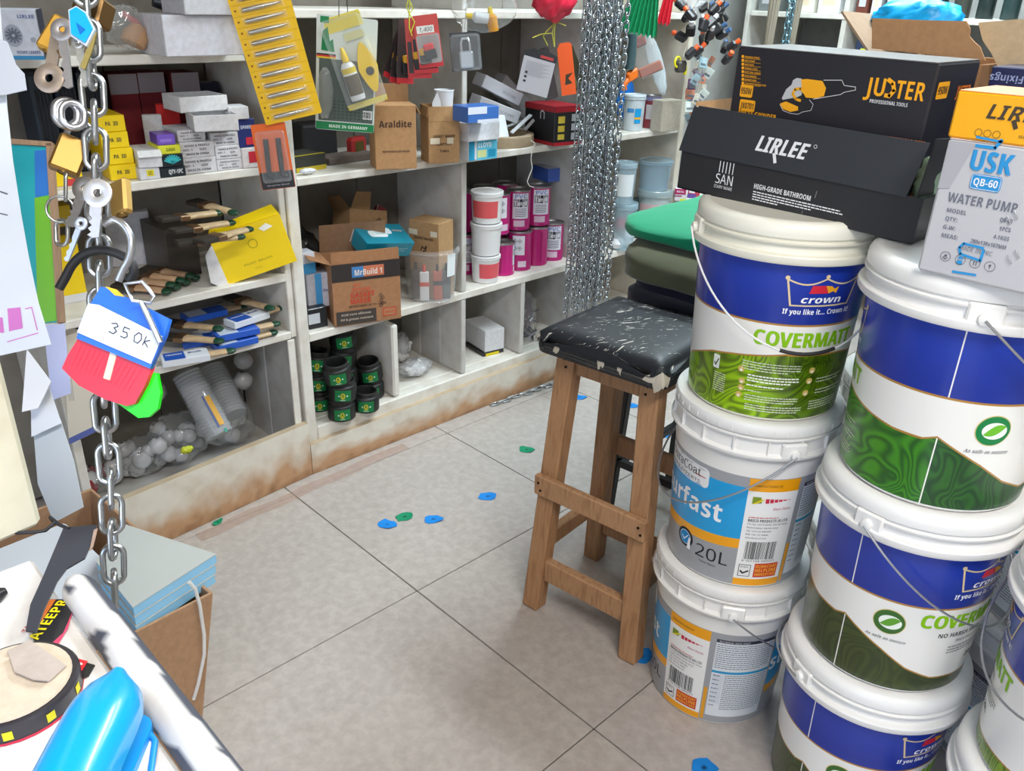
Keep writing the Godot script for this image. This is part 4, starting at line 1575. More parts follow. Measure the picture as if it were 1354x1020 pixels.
	var top:=(ta.y+tb.y)/2-1.0875
	var depth:=0.165
	t=thing("grinder_carton","black angle grinder box with orange lettering standing in the long tray","box",zj)
	b=mb(C(36,38,43))
	b.box(Vector3(W,top,depth),at(Vector3(W/2,0,-depth/2)),0.003)
	part(b,"body",card,t)
	b=mb(C(96,92,90))
	b.box(Vector3(W*0.985,0.002,depth*0.98),at(Vector3(W/2,top-0.0006,-depth/2)),0.0006)
	part(b,"lid_flap",card,t)
	b=mb(amber)
	var J:=func(px: float,py: float) -> Vector2:
		var q:=inv*fx(px,py,X)
		return Vector2(q.x,q.y)
	var zf:=at(Vector3(0,0,0.0009))
	var zf2:=at(Vector3(0,0,0.0014))
	var zf3:=at(Vector3(0,0,0.0019))
	for k in 8:
		var q: Vector2=J.call(981+3.2*0,74.5+k*5.0)
		b.flat(rrect(q.x,q.y-0.0022,q.x+0.0048,q.y+0.0022,0.001),zf)
		b.bar(q.x+0.006,q.y-0.0026,q.x+0.037,q.y-0.0021,zf)
		b.text(["VARIABLE SPEED","SOFT START","ANTI KICK","SPINDLE LOCK","DUST SEAL GUARD","SIDE HANDLE","RUBBER GRIP","SLIM BODY DESIGN PRO"][k],0.0026,zf*at(Vector3(q.x+0.006,q.y-0.0014,0)),{"bold": true})
	for q in [[978,127.5,997,113,"950W"],[977,146,999.5,133.5,"JX0701"]]:
		var c0: Vector2=J.call(q[0],q[1])
		var c1: Vector2=J.call(q[2],q[3])
		b.paint(amber); b.flat(rrect(c0.x,c0.y,c1.x,c1.y,0.003),zf)
		b.paint(C(36,38,43)); b.text(q[4],(c1.y-c0.y)*0.5,zf2*at(Vector3((c0.x+c1.x)/2,c0.y+(c1.y-c0.y)*0.25,0)),{"bold": true,"align": "c","width": (c1.x-c0.x)*0.84})
	b.paint(amber)
	var g0: Vector2=J.call(975,154)
	var g1: Vector2=J.call(1026,158)
	b.text("ANGLE GRINDER",0.0088,zf*at(Vector3(g0.x,g0.y+0.0025,0)),{"bold": true,"width": g1.x-g0.x})
	var j0: Vector2=J.call(1142,125)
	var j1: Vector2=J.call(1222,129)
	var jh:=0.0255
	b.text("JU",jh,zf*at(Vector3(j0.x,j0.y,0)),{"bold": true,"width": (j1.x-j0.x)*0.34})
	b.stroke([Vector2(j0.x+(j1.x-j0.x)*0.37,j0.y+jh*0.98),Vector2(j0.x+(j1.x-j0.x)*0.46,j0.y+jh*0.80),Vector2(j0.x+(j1.x-j0.x)*0.50,j0.y+jh*0.40),Vector2(j0.x+(j1.x-j0.x)*0.44,j0.y+jh*0.08),Vector2(j0.x+(j1.x-j0.x)*0.37,j0.y+jh*0.10)],0.006,zf)
	b.text("TER",jh,zf*at(Vector3(j1.x,j0.y,0)),{"bold": true,"align": "r","width": (j1.x-j0.x)*0.47})
	b.paint(C(222,224,228))
	var sw:=PackedVector2Array()
	for k in 15:
		var u:=k/14.0
		sw.append(Vector2(lerpf(j0.x+0.036,j1.x+0.003,u),j0.y+jh+0.004+sin(u*2.35+0.5)*0.020-u*0.013))
	for k in range(14,-1,-1):
		var u:=k/14.0
		sw.append(Vector2(lerpf(j0.x+0.043,j1.x+0.003,u),j0.y+jh+0.0035+sin(u*2.35+0.5)*0.012-u*0.0063))
	b.flat(sw,zf)
	b.text("PROFESSIONAL TOOLS",0.0052,zf*at(Vector3(j0.x+0.012,j0.y-0.0105,0)),{"bold": true,"width": (j1.x-j0.x)*0.64})
	b.paint(C(240,130,30))
	var w0: Vector2=J.call(1148,178)
	b.text("WWW.JUSTERTOOLS.COM",0.005,zf*at(Vector3(w0.x,w0.y-0.003,0)),{"bold": true,"width": 0.088})
	# picture of the grinder
	var G:=func(list: Array) -> PackedVector2Array:
		var o:=PackedVector2Array()
		for q in list: o.append(J.call(q[0],q[1]))
		return o
	b.paint(C(196,198,202)); b.flat(G.call([[1034,130],[1040,118],[1047,112],[1049,106],[1054,103],[1060,104],[1064,112],[1060,126],[1046,132],[1037,134]]),zf)
	b.paint(amber); b.flat(G.call([[1060,105],[1068,104.5],[1088,107],[1093,116],[1090,127],[1080,130],[1066,129],[1061,120]]),zf2)
	b.paint(C(30,31,35)); b.flat(G.call([[1088,107],[1116,107],[1118,112],[1131,114],[1131,118],[1118,121],[1112,124],[1090,128],[1093,117]]),zf2)
	b.paint(C(206,208,212)); b.stroke([J.call(1090,106),J.call(1114,106),J.call(1117,113),J.call(1132,115),J.call(1132,119),J.call(1117,122),J.call(1112,125),J.call(1076,131)],0.0011,zf3)
	b.paint(C(34,35,40)); b.flat(G.call([[1036,132],[1046,130],[1060,128],[1070,133],[1075,138],[1073,145],[1062,147],[1054,150],[1040,144]]),zf2)
	b.paint(amber); b.flat(G.call([[1032,137],[1040,134],[1056,141],[1056,146],[1046,148],[1036,144]]),zf3)
	b.stroke([J.call(1059,133),J.call(1053,131),J.call(1049,124),J.call(1052,118),J.call(1059,117),J.call(1064,122)],0.0042,zf3)
	b.paint(C(206,208,212)); b.stroke([J.call(1032,138),J.call(1036,146),J.call(1046,150),J.call(1056,151),J.call(1062,148),J.call(1073,146),J.call(1076,138),J.call(1071,132)],0.0009,zf3)
	# right end
	var zr:=Transform3D(Basis(Vector3(0,0,-1),Vector3(0,1,0),Vector3(1,0,0)),Vector3(W+0.0009,0,0))
	b.paint(amber); b.flat(rrect(0.012,top-0.050,0.055,top-0.026,0.003),zr)
	b.paint(C(36,38,43)); b.text("950W",0.011,zr*at(Vector3(0.0335,top-0.0435,0.0004)),{"bold": true,"align": "c","width": 0.036})
	b.paint(C(240,130,40)); b.text("JUSTER",0.015,zr*at(Vector3(0.090,top-0.050,0)),{"bold": true,"width": 0.056})
	b.text("ANGLE",0.009,zr*at(Vector3(0.008,0.070,0)),{"bold": true})
	b.text("GRINDER",0.009,zr*at(Vector3(0.008,0.056,0)),{"bold": true})
	b.flat(rrect(0.008,0.034,0.044,0.048,0.003),zr)
	part(b,"print",m_ink(),t)

	# ---- pump carton on the right-hand bucket
	X=0.115
	var ua:=fx(1212,357,X)
	var zu:=frame(Vector3(X,1.0705,ua.z),Vector3(0,0,1),up)
	inv=zu.affine_inverse()
	var uh:=0.172
	var uw:=0.278
	t=thing("pump_carton","light grey water pump box with blue emblem on the bucket at the right edge","box",zu)
	b=mb(C(196,196,200))
	b.box(Vector3(uw,uh,0.139),at(Vector3(uw/2,0,-0.0695)),0.003)
	part(b,"body",m_gloss(),t)
	b=mb(C(226,206,196))
	for s in [0,1]: b.box(Vector3(uw*0.99,0.0014,0.068),at(Vector3(uw/2,uh-0.0004,-0.035-0.0695*s)),0.0005)
	part(b,"lid_flap",m_card(),t)
	b=mb()
	var U:=func(px: float,py: float) -> Vector2:
		var q:=inv*fx(px,py,X)
		return Vector2(q.x,q.y)
	var blue:=C(40,150,214)
	b.paint(C(176,176,182)); b.flat(PackedVector2Array([Vector2(0.002,0.110),Vector2(0.016,0.112),Vector2(0.034,uh-0.002),Vector2(0.002,uh-0.002)]),zf)
	var c: Vector2=U.call(1281,224)
	var c2: Vector2=U.call(1336,228)
	b.paint(blue); b.text("USK",0.024,zf*at(Vector3(c.x,c.y,0)),{"bold": true,"width": c2.x-c.x})
	b.text("USK",0.024,zf2*at(Vector3(c.x+0.0014,c.y,0)),{"bold": true,"width": c2.x-c.x})
	c=U.call(1281,249); c2=U.call(1327,235)
	b.paint(blue); b.flat(rrect(c.x,c.y,c2.x,c2.y,0.004),zf)
	b.paint(C(240,242,244)); b.stroke(Array(rrect(c.x+0.0012,c.y+0.0012,c2.x-0.0012,c2.y-0.0012,0.003)),0.0006,zf2,null,true)
	b.text("QB-60",0.0088,zf2*at(Vector3((c.x+c2.x)/2,c.y+(c2.y-c.y)*0.27,0)),{"bold": true,"align": "c","width": (c2.x-c.x)*0.78})
	c=U.call(1253,264); c2=U.call(1346,274)
	b.paint(C(112,116,128)); b.text("WATER PUMP",0.0118,zf*at(Vector3(c.x,c.y-0.002,0)),{"bold": true,"width": c2.x-c.x})
	var rows:=[["MODEL","QB-60",1252,280,1339],["QTY:","1PCS",1250,291,1337],["G.W:","4.1KGS",1247,302,1335],["MEAS:","280x139x167MM",1245,313,1331]]
	for k in 4:
		var q: Vector2=U.call(rows[k][2],rows[k][3])
		var q2: Vector2=U.call(rows[k][4],rows[k][3]+13)
		b.text(rows[k][0],0.0052,zf*at(Vector3(q.x,q.y,0)),{"bold": true})
		b.text(rows[k][1],0.0052,zf*at(Vector3(q2.x,q.y,0)),{"bold": true,"align": "r","width": [0.014,0.013,0.018,0.042][k]})
	c=U.call(1268,331)
	b.text("MADE IN PRC",0.0058,zf*at(Vector3(c.x,c.y+0.001,0)),{"width": 0.040})
	b.paint(blue)
	var hk:=[]
	for k in 9: hk.append(Vector2(c.x+0.001+0.008*(1-sin(k/8.0*PI)),c.y+0.010-k*0.0018))
	b.stroke([Vector2(c.x+0.028,c.y+0.009),Vector2(c.x+0.004,c.y+0.010),Vector2(c.x,c.y+0.004),Vector2(c.x+0.003,c.y-0.004),Vector2(c.x+0.028,c.y-0.007)],0.0032,zf2)
	b.stroke([Vector2(c.x+0.029,c.y+0.007),Vector2(c.x+0.0285,c.y-0.008)],0.0034,zf2)
	c=U.call(1299,189)
	b.stroke([Vector2(c.x-0.008,c.y+0.006),Vector2(c.x+0.022,c.y+0.004)],0.003,zf)
	b.stroke([Vector2(c.x+0.021,c.y+0.006),Vector2(c.x+0.016,c.y-0.004),Vector2(c.x-0.006,c.y-0.004)],0.004,zf)
	for k in 4:
		var q: Vector2=U.call(1250.5+k*19.5,339+k*4.5)
		b.paint(C(90,94,104)); b.stroke(Array(disc(q,0.0062,20)),0.0006,zf,null,true)
		b.paint(blue if k==1 else C(90,94,104))
		match k:
			0: b.stroke([q+Vector2(-0.003,-0.001),q+Vector2(0,-0.0035),q+Vector2(0.003,-0.001)],0.001,zf); b.flat(disc(q+Vector2(0,0.001),0.0018,10),zf)
			1: b.bar(q.x-0.0035,q.y-0.006,q.x+0.003,q.y-0.001,zf); b.flat(arc(q+Vector2(0,0.001),0.0035,0,180,8),zf)
			2: b.bar(q.x-0.002,q.y-0.003,q.x-0.001,q.y+0.003,zf); b.bar(q.x+0.001,q.y-0.003,q.x+0.002,q.y+0.003,zf)
			3: b.bar(q.x-0.0004,q.y-0.003,q.x+0.0004,q.y,zf); b.bar(q.x-0.0014,q.y,q.x+0.0014,q.y+0.0024,zf)
	b.paint(blue); c=U.call(1260,359); b.stroke([c,c+Vector2(0.028,0.002)],0.003,zf)
	part(b,"print",m_ink(),t)
	b=mb(C(214,214,210))
	for q in [[1333,285],[1342,278],[1334,337],[1344,330]]:
		var s: Vector2=U.call(q[0],q[1])
		b.tube([Vector3(s.x,s.y,0.0004),Vector3(s.x,s.y,0.0022),Vector3(s.x+0.006,s.y-0.009,0.0022),Vector3(s.x+0.006,s.y-0.009,0.0004)],0.0007,6)
	part(b,"staples",m_steel(),t).set_meta("kind","stuff")

	# ---- amber box on the pump carton
	var ya:=1.0705+uh+0.0012
	var ys:=fy(1252,181,ya)
	var zy:=frame(Vector3(ys.x,ya,ys.z),Vector3(-0.02,0,1),up)
	inv=zy.affine_inverse()
	var yh:=0.056
	t=thing("mixer_carton","amber yellow box with dark lettering on top of the grey pump carton","box",zy)
	b=mb(C(252,180,14))
	b.box(Vector3(0.24,yh,0.12),at(Vector3(0.12,0,-0.06)),0.0025)
	part(b,"body",m_gloss(),t)
	b=mb(C(255,178,122))
	b.box(Vector3(0.236,0.0012,0.118),at(Vector3(0.12,yh-0.0003,-0.06)),0.0004)
	part(b,"lid_flap",m_gloss(),t)
	b=mb(C(70,58,46))
	b.text("LIRLEE",0.0165,zf*at(Vector3(0.040,0.0275,0)),{"bold": true,"width": 0.082,"skew": 0.28})
	b.stroke([Vector2(0.072,0.0275),Vector2(0.076,0.020)],0.005,zf)
	for k in 3: b.stroke(Array(disc(Vector2(0.036+k*0.0105,0.010),0.0042,16)),0.0006,zf,null,true)
	b.text("MADE IN PRC",0.0036,zf*at(Vector3(0.082,0.009,0)))
	part(b,"print",m_ink(),t)

	# ---- torn open carton and the dark blue one behind, on the back row of buckets
	var yb:=1.0905
	X=0.60
	var q0:=fx(1150,62,X)
	var q1:=fx(1300,80,X)
	var zt:=frame(Vector3(X,yb,q0.z),Vector3(0,0,1),up)
	inv=zt.affine_inverse()
	var tw:=q1.z-q0.z
	t=thing("torn_carton","torn open brown carton with upright flaps behind the grinder box","box",zt)
	var T:=func(px: float,py: float) -> Vector2:
		var q:=inv*fx(px,py,X)
		return Vector2(q.x,q.y)
	b=mb(C(176,132,92))
	b.box(Vector3(tw,0.004,0.26),at(Vector3(tw/2,0,-0.13)),0.001)
	b.box(Vector3(tw,0.21,0.004),at(Vector3(tw/2,0.004,-0.002)),0.001)
	b.box(Vector3(tw,0.21,0.004),at(Vector3(tw/2,0.004,-0.258)),0.001)
	for s in [0.002,tw-0.002]: b.box(Vector3(0.004,0.21,0.25),at(Vector3(s,0.004,-0.13)),0.001)
	part(b,"body",m_card(),t)
	var PX:=func(list: Array) -> PackedVector2Array:
		var o:=PackedVector2Array()
		for q in list: o.append(T.call(q[0],q[1]))
		return o
	b=mb(C(190,146,104))
	b.prism(PX.call([[1154,64],[1155,24],[1230,27],[1279,28],[1284,38],[1283,48],[1290,56],[1297,62],[1300,70],[1304,80]]),0.004,at(Vector3(0,0,0.001)))
	part(b,"flap",m_card(),t)
	b=mb(C(212,188,152))
	b.prism(PX.call([[1286,30],[1330,26],[1372,24],[1374,90],[1312,88],[1303,70],[1292,54]]),0.004,at(Vector3(0,0,-0.03)))
	part(b,"flap",m_card(),t,"paler flap torn along its side")
	b=mb(C(166,142,116))
	b.prism(PackedVector2Array([Vector2(0,0),Vector2(0.22,0),Vector2(0.20,0.10),Vector2(0.02,0.11)]),0.004,Transform3D(Basis(Vector3(0,0,-1),Vector3(-0.75,0.66,0).normalized(),Vector3(0.66,0.75,0).normalized()),Vector3(0.002,0.214,-0.004)))
	part(b,"flap",m_card(),t)
	t=carton("fixings_carton","dark blue fixings box behind the amber box at the right edge","box","",at(Vector3(0.585,yb,1.60),-PI/2),Vector3(0.24,0.218,0.14),C(30,38,78),{"mat": m_gloss()})
	b=mb(C(150,160,200))
	b.text("Fixings",0.011,face_xf(Vector3(0.24,0.218,0.14),"front")*Transform3D(Basis(Vector3(0,0,1),PI),Vector3(0.05,0.206,0)),{"bold": true})
	part(b,"print",m_ink(),t)
	var bc:=fx(1212,30,0.74)
	t=thing("blue_bag","bright blue plastic bag bulging out of the torn carton","bag",at(Vector3(0.74,1.305,bc.z)))
	part(crumple(Vector3(0.14,0.115,0.22),33,0.3,C(0,168,236)),"film",M("blue_film",Color(1,1,1),0.4,"",1.0,{"back": Color(0.3,0.3,0.3)}),t)

func m_cloudy_green() -> Material: return M("cloudy_green_film",Color(0.86,0.94,0.84),0.2,"",1.0,{"alpha": 0.55})

# a crumpled lump of film, base at y = 0
func crumple(size: Vector3,seedv: int,rough: float,col: Color,rows:=18,cols:=30) -> MB:
	var b:=mb(col)
	var n:=FastNoiseLite.new()
	n.seed=seedv
	n.frequency=1.5
	n.fractal_type=FastNoiseLite.FRACTAL_RIDGED
	n.fractal_octaves=3
	var g:=[]
	for i in rows+1:
		var th:=PI*i/rows
		var row:=[]
		for j in cols:
			var ph:=TAU*j/cols
			var d:=Vector3(sin(th)*cos(ph),cos(th),sin(th)*sin(ph))
			var k:=1.0-rough*(0.5+0.5*n.get_noise_3d(d.x*1.3,d.y*1.3,d.z*1.3))
			var p:=d*k
			row.append(Vector3(p.x*size.x/2,maxf(p.y*size.y/2+size.y/2,0.0),p.z*size.z/2))
		g.append(row)
	b.sheet(g,0.0,true)
	return b

# ------------------------------------------------------------------ placing goods on the shelves
func aim(p: Vector3) -> float:      # yaw that turns +z towards the customer
	return atan2(EYE.x-p.x,EYE.z-p.z)
# a box-shaped spot: bottom centre of the front face, width, height; yaw 999 = facing the customer
func spot(pl: float,pr: float,pt: float,pb: float,y: float,yaw:=999.0) -> Dictionary:
	var pm:=(pl+pr)/2
	var p:=fy(pm,pb,y)
	var facing:=aim(p) if yaw>900.0 else deg_to_rad(yaw)
	var nrm:=Vector3(sin(facing),0,cos(facing))
	var hit:=func(px: float,py: float) -> Vector3:
		var d:=ray(px,py)
		return EYE+d*((p-EYE).dot(nrm)/d.dot(nrm))
	var w: float=hit.call(pl,(pt+pb)/2).distance_to(hit.call(pr,(pt+pb)/2))
	var h: float=hit.call(pm,pt).y-p.y
	return {"p": p,"w": w,"h": h,"yaw": facing,"n": nrm}
# the same for goods whose foot is hidden: the plane z they stand at is known instead
func spot_at(pl: float,pr: float,pt: float,y: float,z: float,yaw:=999.0) -> Dictionary:
	var p:=fz((pl+pr)/2,pt,z)
	var facing:=aim(p) if yaw>900.0 else deg_to_rad(yaw)
	var nrm:=Vector3(sin(facing),0,cos(facing))
	var hit:=func(px: float) -> Vector3:
		var d:=ray(px,pt)
		return EYE+d*((p-EYE).dot(nrm)/d.dot(nrm))
	var w: float=(hit.call(pl) as Vector3).distance_to(hit.call(pr))
	var h:=p.y-y
	p.y=y
	return {"p": p,"w": w,"h": h,"yaw": facing,"n": nrm}
func boxed(called: String,label: String,cat: String,group: String,px: Array,y: float,yaw: float,depth: float,col: Color,o:={}) -> Node3D:
	var s:=spot(px[0],px[1],px[2],px[3],y,yaw) if not o.has("z") else spot_at(px[0],px[1],px[2],y,o.z,yaw)
	var p: Vector3=s.p-s.n*depth/2
	p.y=y
	var oo:=o.duplicate()
	var size:=Vector3(s.w,s.h,depth)
	if o.has("print"):
		var pr: Array=[]
		for q in o.print: pr.append([q[0],q[1]*(s.w if q[0] in ["front","back","top"] else depth),q[2]*(s.h if q[0]!="top" else depth),q[3]*(s.w if q[0] in ["front","back","top"] else depth),q[4]*(s.h if q[0]!="top" else depth),q[5]])
		oo.panels=pr
	if o.has("words"):
		var tx: Array=[]
		for q in o.words:
			var ww: float=s.w if q[0] in ["front","back","top"] else depth
			var hh: float=s.h if q[0]!="top" else depth
			tx.append([q[0],q[1],q[2]*ww,q[3]*hh,q[4]*hh,q[5],{"width": q[6]*ww,"align": "c","bold": true}])
		oo.texts=tx
	var t:=carton(called,label,cat,group,at(p,s.yaw),size,col,oo)
	t.set_meta("top",y+s.h)
	return t
func top_of(t: Node3D) -> float:
	return t.get_meta("top")+0.0006

# ---- round goods
func tub(label: String,cat: String,group: String,p: Vector3,r: float,h: float,m: Material,col: Color,lab:=Color(0,0,0,0),lid:=true,taper:=0.9,called:="tub") -> Node3D:
	var t:=thing(called,label,cat,at(p,aim(p)),group)
	var b:=mb(col)
	var rb:=r*taper
	b.lathe([Vector2(0,0.003),Vector2(rb*0.9,0.003),Vector2(rb*0.94,0),Vector2(rb,0.003),Vector2(r*0.97,h*0.86),Vector2(r*1.03,h*0.87),Vector2(r*1.03,h*0.91),Vector2(r*0.985,h*0.92),Vector2(r*0.985,h*0.97)],32)
	part(b,"wall",m,t)
	if lid:
		b=mb(col.lightened(0.08))
		b.lathe([Vector2(0,h*0.972),Vector2(r*0.9,h*0.972),Vector2(r*0.93,h),Vector2(r*1.0,h),Vector2(r*1.03,h*0.985),Vector2(r*1.03,h*0.935),Vector2(r*1.0,h*0.93)],32)
		part(b,"lid",m,t)
	if lab.a>0:
		b=mb(lab)
		b.lathe([Vector2(lerpf(rb,r*0.97,0.22)+0.0006,h*0.2),Vector2(lerpf(rb,r*0.97,0.85)+0.0006,h*0.74)],24,Transform3D(),-0.95,0.95)
		part(b,"label",m_gloss(),t)
	return t
func tin(label: String,cat: String,group: String,p: Vector3,r: float,h: float,col: Color,bands: Array,yaw:=0.0,called:="tin") -> Node3D:
	var t:=thing(called,label,cat,at(p,aim(p)+yaw),group)
	var b:=mb(col)
	b.lathe([Vector2(0,0.002),Vector2(r*0.95,0.002),Vector2(r*0.98,0),Vector2(r*1.0,0.003),Vector2(r*0.985,0.005),Vector2(r*0.985,h-0.006),Vector2(r*1.0,h-0.003)],32)
	part(b,"body",M("tin_print",Color(1,1,1),0.35,"",1.0,{"clear": 0.4}),t)
	b=mb(C(176,172,172))
	b.lathe([Vector2(0,h-0.004),Vector2(r*0.62,h-0.004),Vector2(r*0.66,h-0.001),Vector2(r*0.70,h-0.001),Vector2(r*0.74,h-0.006),Vector2(r*0.94,h-0.006),Vector2(r*0.96,h),Vector2(r*1.01,h),Vector2(r*1.01,h-0.004)],32)
	part(b,"lid",m_rough_steel(),t)
	b=mb()
	for q in bands:      # [angle0, angle1, y0, y1 as fractions, colour]
		b.paint(q[4])
		b.lathe([Vector2(r*0.985+0.0005,h*q[2]),Vector2(r*0.985+0.0005,h*q[3])],10,Transform3D(),deg_to_rad(q[0]),deg_to_rad(q[1]))
	if bands.size(): part(b,"print",m_ink(),t)
	return t
# a place for something round: centre of the base from its left, right, bottom edges in the photograph
func round_spot(pl: float,pr: float,pb: float,pt: float,y: float) -> Dictionary:
	var front:=fy((pl+pr)/2,pb,y)
	var dist:=(front-EYE).dot(cam_fwd)
	var r:=(pr-pl)/2/F*dist
	r=(pr-pl)/2/F*(dist+r)
	var away:=Vector3(front.x-EYE.x,0,front.z-EYE.z).normalized()
	var c:=front+away*r
	var d:=ray((pl+pr)/2,pt)
	# far top edge of the rim shows at pt
	var back:=c+away*r
	var k:=Vector2(back.x-EYE.x,back.z-EYE.z).length()/Vector2(d.x,d.z).length()
	return {"c": c,"r": r,"h": EYE.y+d.y*k-y}

# ---- paint brush from bristle end to handle tip
var brush_seed:=0
func brush(label: String,p0: Vector3,p1: Vector3,up: Vector3,col: Color,sleeve:=0) -> Node3D:
	var L:=p0.distance_to(p1)
	var t:=thing("paint_brush",label,"paint brush",frame(p0,(p1-p0).cross(up),p1-p0),"paint brushes on the left shelves")
	# local y runs along the brush, z away from what it lies on
	var w:=0.026
	var b:=mb(C(58,50,44))
	b.box(Vector3(w*1.7,L*0.26,0.012),Transform3D(),0.004)
	part(b,"bristles",M("bristle",Color(1,1,1),0.9,"wood",30.0,{"scale3": Vector3(60,6,60)}),t)
	b=mb(C(150,120,92))
	b.box(Vector3(w*1.75,L*0.14,0.0145),at(Vector3(0,L*0.25,0)),0.002)
	part(b,"ferrule",m_rough_steel(),t)
	var g:=[]
	for i in 15:
		var u:=i/14.0
		var ww:=lerpf(w*0.78,0.0115,smoothstep(0.0,0.35,u))+0.003*sin(u*PI)+(0.002 if u>0.8 else 0.0)
		if i==14: ww*=0.6
		var row:=[]
		for k in 12:
			var a:=TAU*k/12
			row.append(Vector3(cos(a)*ww,L*(0.385+0.545*u),sin(a)*0.0078*(1.0 if i<14 else 0.6)))
		g.append(row)
	b=mb(col)
	b.sheet(g.slice(0,12),0.0,true)
	part(b,"handle",M("varnished_wood",Color(1,1,1),0.35,"wood",6.0,{"scale3": Vector3(14,3,14)}),t)
	b=mb(C(24,66,46))
	b.sheet(g.slice(11,15),0.0,true)
	var cap:=[]
	for s in [1.0,0.4,0.0]:
		var row:=[]
		for k in 12:
			var q: Vector3=g[14][k]
			row.append(Vector3(q.x*s,q.y+(1-s)*0.003,q.z*s))
		cap.append(row)
	b.sheet(cap,0.0,true)
	part(b,"dipped_tip",m_plastic(),t,"dark green dipped tip")
	if sleeve>0:
		b=mb(C(216,220,226) if sleeve==1 else C(40,90,190))
		b.box(Vector3(w*2.0,L*0.60,0.019),at(Vector3(0,-0.004,0)),0.0015)
		b.paint(C(30,84,178) if sleeve==1 else C(196,206,222))
		b.bar(-w,L*0.02,w,L*0.28,at(Vector3(0,0,0.0101)))
		b.paint(C(245,248,250))
		b.text("PREMIUM",0.008,Transform3D(Basis(Vector3(0,1,0),Vector3(-1,0,0),Vector3(0,0,1)),Vector3(-0.004,L*0.05,0.0105)),{"bold": true,"width": L*0.2})
		b.paint(C(20,50,130))
		b.text("Brush",0.009,Transform3D(Basis(Vector3(0,1,0),Vector3(-1,0,0),Vector3(0,0,1)),Vector3(-0.004,L*0.33,0.0105)),{"bold": true})
		part(b,"sleeve",m_gloss(),t,"blue and grey printed card sleeve")
	return t

